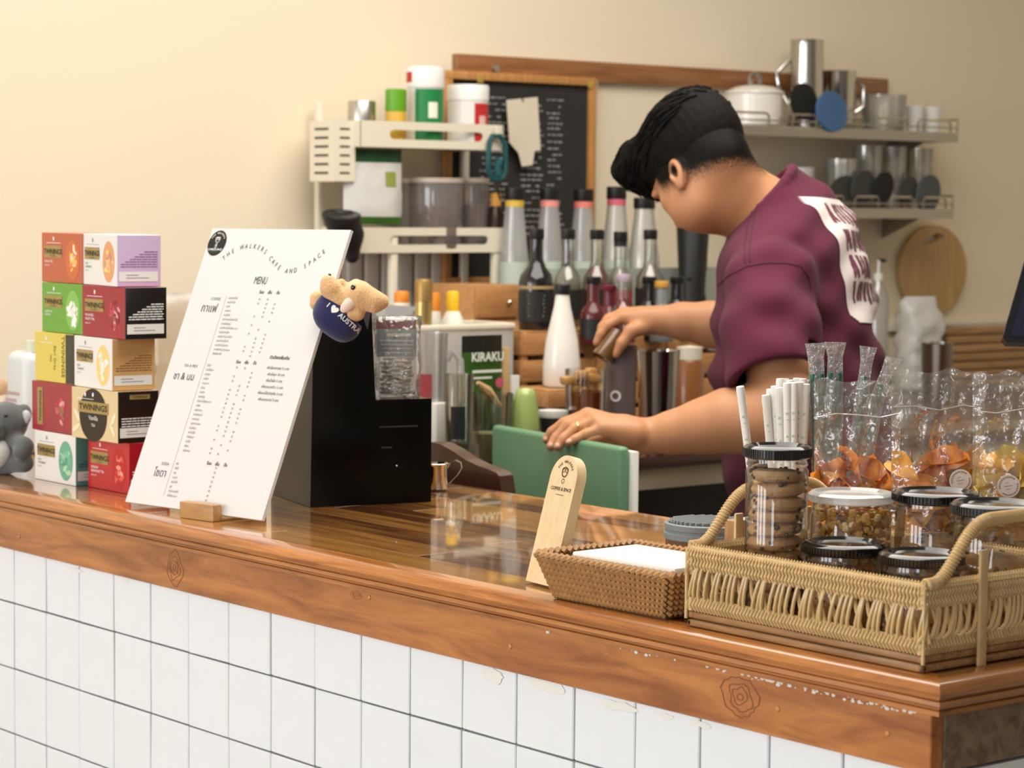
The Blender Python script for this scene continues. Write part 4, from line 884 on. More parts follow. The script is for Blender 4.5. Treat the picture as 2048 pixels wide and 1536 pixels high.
# ================================================================ straws in their holder
hc = W(1575, 980, 2.86); hold = E('straw_holder', (hc[0], hc[1], CT), 'white round holder with wooden side block full of wrapped straws', 'straw holder')
MB.capflag = False
MB().lathe([(0, .001), (.046, .001), (.048, .004), (.050, .062), (.0535, .064), (.0535, .067), (.047, .067), (.045, .006), (0, .005)], seg=40).obj('cup', mat('white_holder', (.78, .77, .72), .4), hold, world=False)
MB.capflag = True
wb = W(1472, 985, 2.82); MB().box((wb[0], wb[1], CT + .036), (.018, .02, .072), .002).obj('side_block', wood('block_brown', (.30, .14, .05), (.5, .28, .11), 'Z', 24, 8, .5), hold)
M_straw = mat('white_straw_paper', (.80, .79, .74), .8); M_sg = mat('pale_green_print', (.42, .62, .42), .8)
rg = random.Random(12); tops = [(1480, 773, 2.80), (1560, 757, 2.85), (1570, 757, 2.87), (1580, 760, 2.84), (1594, 756, 2.86), (1606, 757, 2.85), (1616, 760, 2.87), (1549, 772, 2.83), (1557, 775, 2.82), (1540, 778, 2.84), (1574, 766, 2.81), (1588, 765, 2.81), (1600, 764, 2.82), (1612, 768, 2.82), (1531, 790, 2.83)]
for k, (x, y, d) in enumerate(tops):
    top = Vector(W(x, y, d)); bt = Vector((hc[0], hc[1], CT + .008)) + Vector((CR[0], CR[1], 0)) * ((x - 1565) / FPX * 2.85 * (.35 if k else .05)) + Vector((CF[0], CF[1], 0)) * ((d - 2.845) * .6)
    if k == 0: bt = Vector(W(1505, 1000, 2.83)); bt.z = CT + .010; bt = bt.lerp(Vector((hc[0], hc[1], CT + .008)), .35)
    e = E('paper_straw', bt, 'white wrapped paper straw leaning apart at the holder edge' if k == 0 else 'white paper wrapped straw in the bunch in the holder', 'straw', 'paper straws in the holder'); ax = (top - bt); L = ax.length; ax.normalize(); u_, v_, w_ = basis(ax)
    MB().tube([bt, top - ax * .012, top - ax * .006, top], [.0048, .0048, .0052, .0045], 10).obj('wrapper', M_straw, e)
    toc = (Vector(CAM) - top); toc -= ax * toc.dot(ax); toc.normalize(); sd = ax.cross(toc); mb = MB()
    for q in (.035, .062, .09): mb.flat(circ(.0016, 8), top - ax * q + toc * .0049 - sd * .0006, sd, ax, .0003); mb.flat([(-.0012, 0), (.0012, 0), (.0012, .0012), (-.0012, .0012)], top - ax * (q + .008) + toc * .0049, sd, ax, .0003)
    mb.obj('leaf_mark', M_sg, e, False)
ac = W(1668, 1010, 2.885); acr = E('straw_cup', (ac[0], ac[1], CT), 'clear cup of plastic wrapped straws behind the crisp bags', 'cup')
MB.capflag = False
MB().lathe([(0, .0008), (.034, .0008), (.036, .004), (.040, .085), (.041, .086), (.039, .086), (.0345, .005), (0, .004)], seg=36).obj('cup_wall', M_pet, acr, world=False)
MB.capflag = True
M_gs = mat('green_straw', (.015, .12, .085), .35); M_wrap = clear('clear_straw_wrap', (.96, .97, .96), .10, .10, .3, bump=.8, bscale=120, haze=.10)
for k, (x, y, d, nst) in enumerate(((1631, 686, 2.86, 2), (1671, 684, 2.88, 2), (1737, 693, 2.88, 1), (1772, 712, 2.90, 1))):
    top = Vector(W(x, y, d)); bt = Vector(W(1668 + (x - 1690) * .28, 1010, 2.885 + (d - 2.885) * .6)); bt.z = CT + .006; ax = top - bt; L = ax.length; ax.normalize(); sd = Vector((CR[0], CR[1], 0)); fw = ax.cross(sd).normalized(); sd = fw.cross(ax).normalized()
    e = E('wrapped_straw', bt, ('green straws in clear wrap just beside the paper straws', 'wide clear wrap of green straws, second from the paper straws', 'clear wrapped straw third from the paper straws', 'clear wrapped straw with bent tip above the chip bags')[k], 'straw', 'plastic wrapped straws')
    ww = .0105 if nst == 2 else .0085; vs, fs = [], []; rg = random.Random(k); m = 14; ns = 15
    for j in range(ns + 1):
        t = j / ns; wv = ww * (1 + (.22 if t > .95 else -.12 if t > .84 else 0)) ; th = .0058 * (1 - (.75 if t > .93 else .35 if t > .84 else 0))
        bend = sd * (.010 * max(0, t - .85) / .15 * (1 if k == 3 else 0))
        for i in range(m): a = 2 * PI * i / m; q = 1 + .16 * mnoise.noise(Vector((i * .9, t * 40, k * 7))) ; vs.append(bt + ax * (L * t) + bend + sd * (wv * math.cos(a) * q) + fw * (th * math.sin(a) * q))
    for j in range(ns):
        for i in range(m): i2 = (i + 1) % m; fs.append((j * m + i, j * m + i2, (j + 1) * m + i2, (j + 1) * m + i))
    MB().add(vs, fs).obj('wrap', M_wrap, e, True, angle=0)
    for s in range(nst): o = (s - (nst - 1) / 2) * .0092; MB().tube([bt + sd * o + ax * .004, bt + sd * o + ax * (L * .865)], .0042, 10).obj('straw_tube', M_gs, e)
# ================================================================ bags of crisps
chipm = [mat('orange_crisp', (.80, .27, .022), .5, var=.25, vscale=40), mat('amber_crisp', (.86, .40, .045), .5, var=.25, vscale=40), mat('yellow_crisp', (.90, .60, .10), .5, var=.2, vscale=40)]
def chip_mesh(seed, m):
    rg = random.Random(seed); mb = MB(); n, k = 9, 5; L, Wd = rg.uniform(.048, .062), rg.uniform(.022, .030); vs, fs = [], []
    for i in range(n):
        t = i / (n - 1); wv = Wd * math.sin(PI * (.08 + .84 * t)) ** .7
        for j in range(k): s = (j / (k - 1) - .5); vs.append((L * (t - .5), s * wv, .010 * math.sin(PI * t * rg.choice((1, 1))) + .010 * (s * 2) ** 2 + .0025 * math.sin(9 * t + 4 * s + seed)))
    for i in range(n - 1):
        for j in range(k - 1): fs.append((i * k + j, i * k + j + 1, (i + 1) * k + j + 1, (i + 1) * k + j))
    o = mb.add(vs, fs).obj('crisp', m, None, world=False, angle=0); md = o.data; bpy.data.objects.remove(o)
    return md
chips = [[chip_mesh(s + 10 * c, chipm[c]) for s in range(4)] for c in range(3)]
M_cbag = clear('crinkled_snack_bag', (.985, .98, .96), .075, .06, .26, bump=1.0, bscale=46, haze=.045)
def crisp_bag(px, d, wpx, ytop, label, cols, seed, stk=None, yaw=0, fill=.5, n=20):
    b = W(px, 985, d); b[2] = CT + .0008; e = E('crisp_bag', b, label, 'snack bag', 'clear bags of crisps'); sw = wpx / FPX * d; hh = ztop(px, ytop, d) - CT
    ux = (Vector((CR[0], CR[1], 0)).normalized()); ux = Matrix.Rotation(yaw, 3, 'Z') @ ux; uy = Vector((-ux.y, ux.x, 0)); rg = random.Random(seed)
    vs, fs = [], []; NX, NZ = 30, 34; th = .052
    for side in (-1, 1):
        for j in range(NZ + 1):
            t = j / NZ
            for i in range(NX + 1):
                s = i / NX * 2 - 1; pil = (1 - abs(s) ** 3) * (min(1, t / .12) ** .6) * max(0, 1 - max(0, (t - .45) / .40)) ** .75
                nn = mnoise.noise(Vector((s * 3.2 + seed, t * 5, side * 4))) * .011 + mnoise.noise(Vector((s * 8, t * 13 + seed, side * 9))) * .006
                ed = min(1, (1 - abs(s)) * 5) * min(1, t * 8) * (1 if t < .9 else .5)
                y = side * (th / 2 * pil + .0006) + nn * ed * (.5 + .5 * side * side)
                x = s * sw / 2 * (1 - .05 * math.sin(PI * t)) + nn * .3 * ed
                vs.append(Vector(b) + ux * x + uy * y + Vector((0, 0, t * hh * (1 + .03 * mnoise.noise(Vector((s * 2, seed, 0)))))))
    K1 = (NX + 1) * (NZ + 1)
    for sd in (0, 1):
        for j in range(NZ):
            for i in range(NX):
                q = [sd * K1 + j * (NX + 1) + i, sd * K1 + j * (NX + 1) + i + 1, sd * K1 + (j + 1) * (NX + 1) + i + 1, sd * K1 + (j + 1) * (NX + 1) + i]; fs.append(tuple(q if sd == 0 else reversed(q)))
    MB().add(vs, fs).obj('bag_film', M_cbag, e, True, angle=0)
    MB().tube([Vector(b) + ux * (sw / 2 * f) + Vector((0, 0, hh * .84 + .003 * math.sin(5 * f + seed))) - uy * .004 for f in (-.95, -.5, 0, .5, .95)], .0007, 4).obj('heat_seal', clear('seal_line', (.9, .88, .84), .3, .1, .4, haze=.4), e)
    for k in range(n):
        cm = rg.choice(cols); o = bpy.data.objects.new('crisp', rg.choice(chips[cm])); COL.objects.link(o)
        z = .018 + (k / n) ** .9 * hh * fill; o.location = Vector(b) + ux * (rg.uniform(-.33, .33) * sw) + uy * rg.uniform(-.003, .012) + Vector((0, 0, z)); o.rotation_euler = (rg.uniform(.6, 1.9), rg.uniform(-1.2, 1.2), rg.uniform(0, 6.3))
        tag(o, 'curved %s vegetable crisp inside the %s' % (('orange', 'amber', 'yellow')[cm], label), 'crisp', 'crisps in the clear bags')
    if stk:
        sp = Vector(W(stk[0], stk[1], d - .037)); su = Vector((CR[0], CR[1], 0)).normalized(); sv = Vector((0, 0, 1))
        k = MB().flat(circ(.0125, 28), sp, su, sv, 0).flat(list(reversed(circ(.0125, 28))), sp - su.cross(sv) * .0004, su, sv, 0).obj('round_sticker', mat('pinkish_white_sticker', (.80, .70, .64), .5), e, False); mb = MB(); r2 = random.Random(seed)
        for q in range(26):
            a = 2 * PI * q / 26
            if .3 < a < .8 or 3.4 < a < 3.9: continue
            mb.flat(circ(.0011, 6, .0098 * math.cos(a), .0098 * math.sin(a)), sp, su, sv, .0004)
        mb.flat([(-.005, -.001), (.004, .0005), (.004, .0012), (-.005, -.0002)], sp, su, sv, .0004).flat([(-.003, -.004), (.003, -.003), (.003, -.0025), (-.003, -.0034)], sp, su, sv, .0004).flat([(-.004, .002), (-.0005, .004), (-.0005, .0046), (-.004, .0027)], sp, su, sv, .0004); mb.obj('sticker_print', mat('dusty_rose_ink', (.45, .25, .22), .6), k, False)
crisp_bag(1712, 2.745, 178, 762, 'leftmost clear bag of crisps by the green straws', (0, 0, 1), 3, fill=.50, n=48)
crisp_bag(1872, 2.715, 196, 742, 'middle clear bag of crisps behind the black lidded jar', (0, 1, 1), 5, (1921, 961), .12, .52, n=56)
crisp_bag(2040, 2.66, 200, 748, 'rightmost clear bag of crisps with round sticker', (2, 2, 1), 8, (2017, 972), -.1, .52, n=54)
# ================================================================ tablet screen at the right edge
d = 2.76; A = Vector(W(1999, 692, d)); U1 = Vector(W(2240, 700, d)) - A; V1 = Vector(W(2078, 415, d + .06)) - A; tab = E('order_tablet', (A.x + U1.x * .6, A.y + U1.y * .6, CT), 'dark order tablet on a stand at the right edge', 'tablet')
uu, vv = U1.normalized(), V1.normalized(); vv = (vv - uu * (vv.dot(uu) * .0)).normalized()
P4 = [(0.006, 0), (U1.length, 0), (U1.length, V1.length), (0.006, V1.length), (0, V1.length - .006), (0, .006)]
MB().prism(P4, A, uu, vv, .012).obj('case', mat('black_tablet_case', (.008, .008, .012), .3), tab, False)
nn = uu.cross(vv).normalized(); MB().prism([(.008, .008), (U1.length - .008, .008), (U1.length - .008, V1.length - .008), (.008, V1.length - .008)], A + nn * .012, uu, vv, .0006).obj('screen', mat('dark_blue_glass', (.008, .010, .03), .06, coat=.5), tab, False)
bs = A + uu * (U1.length * .62) + vv * (V1.length * .3) - nn * .004; MB().tube([bs, Vector((bs.x, bs.y, CT + .01))], .009, 10).obj('stalk', M_mblk, tab); MB().lathe([(0, 0.0005), (.05, .0005), (.05, .006), (.01, .012), (0, .012)], (bs.x, bs.y, CT), 28).obj('foot_plate', M_mblk, tab)
# ================================================================ background: chalkboard, paper, rack, bottles and wall shelves
WX = WALLX
M_cream = mat('cream_metal', (.72, .66, .53), .4); M_oak = wood('honey_frame_wood', (.40, .17, .045), (.56, .28, .09), 'Z', 22, 10, .5)
# chalkboard hung under the rail (leans out from the wall at its foot)
XB = WX + .03; c0 = PX(889, 140, XB); c1 = PX(1190, 152, XB); c2 = PX(1183, 470, XB)
y0, y1, z1, z0 = c0[1], c1[1], c0[2], c2[2] - .12; fw_ = .020
cb = E('chalkboard', (XB, (y0 + y1) / 2, z0), 'wood framed black chalkboard menu on the cream wall', 'chalkboard')
MB().box((XB - .008, (y0 + y1) / 2, (z0 + z1) / 2), (.006, y1 - y0 - .01, z1 - z0 - .01)).obj('slate', mat('black_slate', (.022, .021, .020), .75, var=.3, vscale=9), cb, False)
for (yc, zc, sy, sz) in (((y0 + y1) / 2, z1 - fw_ / 2, y1 - y0, fw_), ((y0 + y1) / 2, z0 + fw_ / 2, y1 - y0, fw_), (y0 + fw_ / 2, (z0 + z1) / 2, fw_, z1 - z0 - 2 * fw_), (y1 - fw_ / 2, (z0 + z1) / 2, fw_, z1 - z0 - 2 * fw_)): MB().box((XB, yc, zc), (.016, sy, sz), .002).obj('frame_bar', M_oak, cb)
for yc in (y0 + .10, y1 - .02): MB().box((XB + .009, yc, z1 - .018), (.003, .018, .018), .001).obj('corner_clip', mat('brass_clip', (.6, .42, .1), .4, .6), cb)
mb = MB(); rg = random.Random(21)
for col, (ya, yb) in enumerate(((y0 + .11, y0 + .19), (y0 + .235, y0 + .30), (y0 + .315, y0 + .36))):
    z = z1 - .06
    while z > z0 + .12:
        y = ya + rg.uniform(0, .01)
        while y < yb:
            L = rg.uniform(.006, .018)
            if rg.random() < .8: mb.add([Vector((XB - .0045, y, z)), Vector((XB - .0045, y + L, z + rg.uniform(-.002, .002))), Vector((XB - .0045, y + L, z + .0035)), Vector((XB - .0045, y, z + .003))], [(0, 1, 2, 3)])
            y += L + .004
        z -= rg.uniform(.011, .017)
mb.obj('chalk_writing', mat('chalk', (.34, .34, .33), .9), cb, False)['kind'] = 'stuff'
# paper bag hanging on the board
XP = XB + .02; P = [PX(x, y, XP) for x, y in ((1012, 200), (1074, 194), (1080, 300), (1068, 302), (1064, 330), (1043, 333), (1036, 306), (1018, 285))]
pb = E('paper_sheet', P[4], 'torn cream paper sheet pinned over the chalkboard', 'paper'); MB().prism([(p[1], p[2]) for p in P], (XP, 0, 0), (0, 1, 0), (0, 0, 1), .002).obj('sheet', mat('cream_paper', (.72, .64, .52), .9), pb, False)
MB().tube([(XP - .012, (P[0][1] + P[1][1]) / 2, P[1][2] - .008), (XP + .006, (P[0][1] + P[1][1]) / 2, P[1][2] - .008)], .003, 8).obj('pin', mat('steel_brushed', (.5, .5, .5), .3, 1), pb)
# cream metal rack: two trays on posts
XR = WX + .19; rk0, rk1 = PX(720, 300, XR)[1], PX(1005, 300, XR)[1]; RD = .16
zt1, zt0 = PX(720, 240, XR)[2], PX(720, 293, XR)[2]; zb1, zb0 = PX(720, 455, XR)[2], PX(720, 506, XR)[2]
rack = E('spice_rack', (XR - RD / 2, (rk0 + rk1) / 2, WT), 'cream metal two tier rack with slotted rails on the worktop', 'rack')
def slotted(name, X, ya, yb, za, zb, th=.004):
    """rail with a long rounded slot"""
    w, h = yb - ya, zb - za; o = rrect(w, h, .003, 2, (ya + yb) / 2, (za + zb) / 2); sw, sh = w * .66, h * .36; i = rrect(sw, sh, sh * .49, 2, (ya + yb) / 2 + w * .03, (za + zb) / 2); n = len(o); vs = []
    for X_ in (X, X - th): vs += [(X_, a, b) for a, b in o] + [(X_, a, b) for a, b in i]
    fs = []
    for k in range(n):
        k2 = (k + 1) % n; fs += [(k, k2, n + k2, n + k), (2 * n + k2, 2 * n + k, 3 * n + k, 3 * n + k2), (k2, k, 2 * n + k, 2 * n + k2), (n + k, n + k2, 3 * n + k2, 3 * n + k)]
    return MB().add(vs, fs).obj(name, M_cream, rack, False)
ra1 = PX(1017, 480, XR)[1]
for (za, zb, yb) in ((zt0, zt1, rk1), (zb0, zb1, ra1)):
    slotted('front_rail', XR, rk0, yb, za, zb); MB().box((XR - RD, (rk0 + yb) / 2, (za + zb) / 2), (.004, yb - rk0, zb - za)).obj('rear_rail', M_cream, rack, False)
    for y in (rk0, yb): MB().box((XR - RD / 2, y, (za + zb) / 2), (RD, .004, zb - za)).obj('side_rail', M_cream, rack, False)
    MB().box((XR - RD / 2, (rk0 + yb) / 2, za + .004), (RD - .006, yb - rk0 - .004, .004)).obj('shelf_plate', M_cream, rack, False)
yl = PX(632, 300, XR - RD + .01)[1]; ztop_ = PX(632, 204, XR - RD)[2]
for (x, y, zt) in ((XR - RD + .006, yl + .012, ztop_), (XR - .012, ra1 - .03, zb1), (XR - RD + .006, ra1 - .012, zt1), (XR - .012, rk0 + .1, zb1 - .02)): MB().box((x, y, (WT + zt) / 2), (.018, .018, zt - WT), .003).obj('post', M_cream, rack)
MB().box((XR - RD + .006, (yl + rk0) / 2 + .01, zt0 + .01), (.012, rk0 - yl + .02, .012)).obj('side_bar', M_cream, rack, False); MB().box((XR - RD + .006, (yl + rk0) / 2 + .01, zb0 + .01), (.012, rk0 - yl + .02, .012)).obj('side_bar', M_cream, rack, False)
# slotted utensil caddy on the rack side
X = XR - .02; q0 = PX(668, 240, X); h_ = q0[2] - PX(668, 362, X)[2]; wy = .056; dp = .092; zc = q0[2] - h_ / 2
cd_ = E('slotted_caddy', (X - dp / 2, q0[1] + wy / 2, q0[2] - h_), 'cream slotted utensil caddy hooked on the rack end', 'caddy')
for (c, d) in (((X, q0[1] + wy / 2, zc), (.003, wy, h_)), ((X - dp, q0[1] + wy / 2, zc), (.003, wy, h_)), ((X - dp / 2, q0[1], zc), (dp, .003, h_)), ((X - dp / 2, q0[1] + wy, zc), (dp, .003, h_)), ((X - dp / 2, q0[1] + wy / 2, zc - h_ / 2), (dp, wy, .003))): MB().box(c, d).obj('panel', M_cream, cd_, False)
mb = MB()
for k in range(6): z = zc + h_ * (.36 - .145 * k); mb.box((X + .0016, q0[1] + wy * .5, z), (.001, wy * .48, .0048), .0004); mb.box((X - dp * .5, q0[1] - .0016, z), (dp * .58, .001, .0052), .0004)
mb.obj('slots', mat('slot_shadow', (.06, .05, .04), .9), cd_)['kind'] = 'stuff'
MB().box((X - dp / 2, q0[1] + wy + .004, zc + h_ * .42), (.05, .012, .012)).obj('hook', M_cream, cd_)
# ---- things on the rack
def on(x, X): return PX(x, 300, X)[1]
def px2m(px, X, x): return px / PXM(PX(x, 300, X))
def cyl(name, x, X, wpx, ytop, zb, label, cat, parts, grp=None, y=None):
    """lathe thing standing at zb; parts: list of (part name, material, [(r fraction, height fraction)...])"""
    R = px2m(wpx / 2, X, x); c = PX(x, 300, X); H = PX(x, ytop, X)[2] - zb; e = E(name, (X, c[1], zb), label, cat, grp)
    for pn, m, pr in parts: MB().lathe([(r * R, z * H) for r, z in pr], seg=26).obj(pn, m, e, world=False)
    return e, R, H
zs = zt0 + .0065; X1 = XR - .055
M_tin = mat('white_tin', (.72, .70, .66), .35); M_tgreen = mat('green_tin_label', (.010, .20, .055), .4); M_tred = mat('red_tin_label', (.48, .02, .025), .4)
e, R, H = cyl('milk_tin', 850, X1, 72, 134, zs, 'white and green milk tin on the top rack tier', 'tin', [('can', M_tin, [(0, .001), (1, .001), (1, .74), (0, .74)]), ('lid', mat('white_lid', (.8, .79, .76), .4), [(1.04, .74), (1.06, .76), (1.06, .97), (1, 1), (0, 1)])])
def wrap(e, R, z0, z1, a0, a1, m, name='label', eps=.0006):
    vs, fs = [], []; n = 10
    for k in range(n + 1): a = a0 + (a1 - a0) * k / n; vs += [((R + eps) * math.cos(a), (R + eps) * math.sin(a), z0), ((R + eps) * math.cos(a), (R + eps) * math.sin(a), z1)]
    for k in range(n): fs.append((2 * k, 2 * k + 2, 2 * k + 3, 2 * k + 1))
    return MB().add(vs, fs).obj(name, m, e, world=False)
CA = math.atan2(-CF[1], -CF[0])                    # bearing towards the camera
wrap(e, R, H * .02, H * .72, CA - .55, CA + 1.6, M_tgreen); lb = wrap(e, R, H * .35, H * .55, CA + .2, CA + .75, mat('white_flower_print', (.75, .75, .65), .6), 'flower_print', .0012); wrap(e, R * 1.06, H * .80, H * .93, CA - 1.4, CA - .75, M_tred, 'lid_mark')
e, R, H = cyl('milk_tin', 935, X1, 82, 170, zs, 'white tin with red label beside the green milk tin', 'tin', [('can', M_tin, [(0, .001), (1, .001), (1, .75), (0, .75)]), ('lid', mat('white_lid', (.8, .79, .76), .4), [(1.03, .75), (1.03, .96), (.98, 1), (0, 1)])]); wrap(e, R, H * .02, H * .70, CA + .35, CA + 1.4, M_tred); wrap(e, R, H * .2, H * .5, CA + .6, CA + 1.0, mat('pale_pink_print', (.7, .45, .4), .6), 'flower_print', .0012)
cyl('spice_jar', 791, X1 + .01, 42, 178, zs, 'small mustard jar with bright green lid on the rack', 'jar', [('jar_body', mat('mustard_jar', (.62, .38, .05), .4), [(0, .001), (1, .001), (1, .58), (.95, .62), (0, .62)]), ('lid', mat('lime_green_lid', (.12, .34, .015), .4), [(1, .60), (1.02, .62), (1.02, .98), (.9, 1), (0, 1)])])
cyl('steel_tin', 723, XR - .09, 56, 202, zs, 'low steel tin at the end of the top tier', 'tin', [('can', mat('steel_brushed', (.5, .48, .44), .28, 1), [(0, .001), (.96, .001), (1, .03), (1, .97), (.95, 1), (0, 1)])])
# lower tier: pouch, canisters, small bottle, cup
zs2 = zb0 + .0065
def pouch(name, xs, ys, X, label, mats, th=.03):
    y0_, y1_ = PX(xs[0], 400, X)[1], PX(xs[1], 400, X)[1]; za, zb_ = PX(xs[0], ys[1], X)[2], PX(xs[0], ys[0], X)[2]; e = E(name, (X, (y0_ + y1_) / 2, za), label, 'pouch'); w, h = y1_ - y0_, zb_ - za
    def sec(t0, t1, m, nm, par=e, eps=0, s0=-1, s1=1, front=False):
        vs, fs = [], []; NX, NZ = 12, 12
        for sd in ((1,) if front else (1, -1)):
            for j in range(NZ + 1):
                t = t0 + (t1 - t0) * j / NZ
                for i in range(NX + 1):
                    s = s0 + (s1 - s0) * i / NX; pil = (1 - abs(s) ** 2.5) * (1 - .85 * t ** 1.5) * min(1, .55 + t * 4); n_ = mnoise.noise(Vector((s * 3, t * 5, sd))) * .004 * (1 - abs(s))
                    vs.append((sd * (th / 2 * pil + .0006 + eps) + n_, s * w / 2, t * h))
        K1 = (NX + 1) * (NZ + 1)
        for q in range(1 if front else 2):
            for j in range(NZ):
                for i in range(NX): f = [q * K1 + j * (NX + 1) + i, q * K1 + j * (NX + 1) + i + 1, q * K1 + (j + 1) * (NX + 1) + i + 1, q * K1 + (j + 1) * (NX + 1) + i]; fs.append(tuple(f if q == 0 else reversed(f)))
        return MB().add(vs, fs).obj(nm, m, par, world=False, angle=0)
    for t0, t1, m, nm in mats: sec(t0, t1, m, nm)
    return e, w, h, sec
M_silver = mat('silver_white_foil', (.70, .70, .68), .28, .25, bump=.3, bscale=25); M_dgr = mat('dark_green_foil', (.012, .06, .02), .35)
e, w, h, sec = pouch('tea_pouch', (686, 802), (296, 448), XR - .035, 'white foil pouch with green base on the lower tier', [(0, .10, mat('green_foil', (.05, .17, .02), .35), 'base_band'), (.10, .82, M_silver, 'front_panel'), (.82, 1, M_dgr, 'top_band')], .05)
sec(.50, .70, mat('olive_print', (.26, .32, .06), .5), 'round_mark', eps=.0012, s0=.32, s1=.72, front=True)
M_amb = clear('smoky_canister', (.62, .50, .42), .07, .04, .25, haze=.12)
for k, (x, wpx, X, lab) in enumerate(((872, 108, XR - .06, 'large smoky brown canister on the lower rack tier'), (946, 66, XR - .085, 'slim smoky canister beside the large one'), (812, 50, XR - .11, 'smoky canister half hidden behind the foil pouch'))):
    e, R, H = cyl('canister', x, X, wpx, 356, zs2, lab, 'canister', [], 'smoky canisters on the rack'); MB.capflag = False
    MB().lathe([(0, .001), (R * .96, .001), (R, .004), (R, H * .9), (R * .97, H * .95)], seg=30).obj('wall', M_amb, e, world=False); MB.capflag = True
    MB().lathe([(R * 1.02, H * .93), (R * 1.03, H * .95), (R * 1.02, H), (0, H)], seg=30).obj('lid', mat('taupe_lid', (.45, .38, .31), .4), e, world=False)
    MB().lathe([(0, .004), (R * .93, .004), (R * .93, H * .62), (0, H * .62)], seg=26).obj('powder', mat('cocoa_powder', (.22, .12, .07), .9), e, world=False)
cyl('sauce_bottle', 992, XR - .05, 42, 385, zs2, 'small dark sauce bottle with orange cap on the lower tier', 'bottle', [('bottle_body', mat('dark_sauce', (.03, .015, .01), .25), [(0, .001), (.9, .001), (.9, .58), (.45, .78), (0, .78)]), ('label', mat('white_label', (.75, .73, .7), .5), [(.93, .04), (.93, .36)]), ('cap', mat('orange_cap', (.75, .38, .08), .4), [(.52, .76), (.52, .98), (0, 1)])])
# black funnel cup and scissors hooked at the rack
X = XR + .028; cpt = PX(685, 440, X); bk = E('black_scoop', (X, cpt[1], PX(685, 530, X)[2]), 'black coffee scoop cup hanging at the rack end', 'scoop'); s = px2m(1, X, 690)
v = Vol((X - .07, cpt[1] - .08, cpt[2] - .13), (X + .07, cpt[1] + .10, cpt[2] + .05), .0028)
v.chain([PX(684, 440, X), PX(700, 470, X), PX(704, 512, X)], [36 * s, 26 * s, 15 * s], .012); v.ell(PX(682, 428, X), (.04, 40 * s, 20 * s), k=.012); v.cut(PX(684, 426, X), (0.25, -.08, 1)); v.ell(PX(684, 418, X), (.03, 34 * s, 16 * s), k=.003, op='s'); v.obj('cup', mat('black_rubber', (.008, .008, .008), .45), bk)
X = XR + .012; sc0 = PX(992, 250, X); sci = E('scissors', (X, sc0[1], PX(992, 385, X)[2]), 'teal handled scissors hanging from the rack corner', 'scissors')
M_teal = mat('teal_plastic', (.008, .075, .08), .4); loop = [PX(x, y, X) for x, y in ((978, 285), (984, 272), (1000, 272), (1010, 290), (1010, 345), (1002, 358), (984, 358), (976, 340))]; MB().tube([Vector(p) for p in loop], .0062, 8, closed=True).obj('handle', M_teal, sci)
MB().tube([Vector(PX(1000, 318, X)), Vector(PX(994, 330, X)), Vector(PX(996, 352, X))], .009, 8).obj('grip', M_teal, sci)
MB().tube([Vector(PX(990, 358, X)), Vector(PX(1000, 400, X))], [.006, .002], 6).obj('blade', M_chrome, sci); MB().tube([Vector(PX(992, 250, X)), Vector(PX(994, 275, X))], .003, 6).obj('hook', M_cream, sci)
# ribbed white panel standing behind the rack foot
pa = PX(690, 500, WX + .012)[1]; pbb = PX(985, 500, WX + .012)[1]; rp = E('ribbed_panel', (WX + .012, (pa + pbb) / 2, WT), 'grey white ribbed splash panel against the wall below the rack', 'panel'); M_rib = mat('grey_white_plastic', (.66, .62, .57), .45)
zt = PX(800, 470, WX + .012)[2]; n = 9
for k in range(n):
    w = (pbb - pa) / n; MB().box((WX + .012, pa + (k + .5) * w, (WT + zt) / 2), (.018, w - .008, zt - WT - .002), .006, seg=3).obj('rib', M_rib, rp)
MB().box((WX + .006, (pa + pbb) / 2, (WT + zt) / 2), (.006, pbb - pa, zt - WT - .004)).obj('backing', M_rib, rp, False)
# ================================================================ bottles and bar kit on the worktop
M_bcap = mat('black_cap', (.010, .010, .010), .4); M_btl = clear('clear_bottle_glass', (.90, .92, .88), .10, .03, .3); M_dk = mat('dark_syrup', (.010, .009, .010), .12, coat=.5)
def crate(c, d, label, rows=3, name='slatted_crate'):
    """open wooden crate of slats; c = centre of base, d = size"""
    e = E(name, c, label, 'crate'); M_cr = wood('crate_pine', (.30, .13, .04), (.50, .25, .085), 'Y', 20, 9, .6); hx, hy, hz = d[0] / 2, d[1] / 2, d[2]
    for sx in (-1, 1):
        for sy in (-1, 1): MB().box((sx * (hx - .008), sy * (hy - .008), hz / 2), (.014, .014, hz), .001).obj('corner_post', M_cr, e, world=False)
    sl = hz / rows
    for r in range(rows):
        for s in (-1, 1):
            MB().box((s * hx, 0, (r + .5) * sl), (.007, d[1], sl * .80), .001).obj('slat', M_cr, e, world=False); MB().box((0, s * hy, (r + .5) * sl), (d[0], .007, sl * .80), .001).obj('slat', M_cr, e, world=False)
    MB().box((0, 0, hz - .004), (d[0] - .016, d[1] - .016, .006)).obj('top_board', M_cr, e, world=False); return e
def base_y(x, z, X): return PX(x, 300, X)
XA = -.62                                            # front row of bottles stands on crates at this distance
ya, yb_ = PX(1000, 660, XA)[1], PX(1420, 660, XA)[1]; ZC = PX(1075, 657, XA)[2]
for k in range(3):
    w = (yb_ - ya) / 3; crate((XA - .03, ya + (k + .5) * w, WT), (.20, w - .006, ZC - WT), ('pine slat crate under the dark green bottle', 'pine slat crate behind the white bottle', 'pine slat crate behind the steel shaker')[k], 4)
lower = crate((XA + .19, PX(1115, 800, XA + .2)[1], WT), (.14, .14, PX(1105, 775, XA + .2)[2] - WT), 'low pine crate in front beside the green whisk stand', 3)
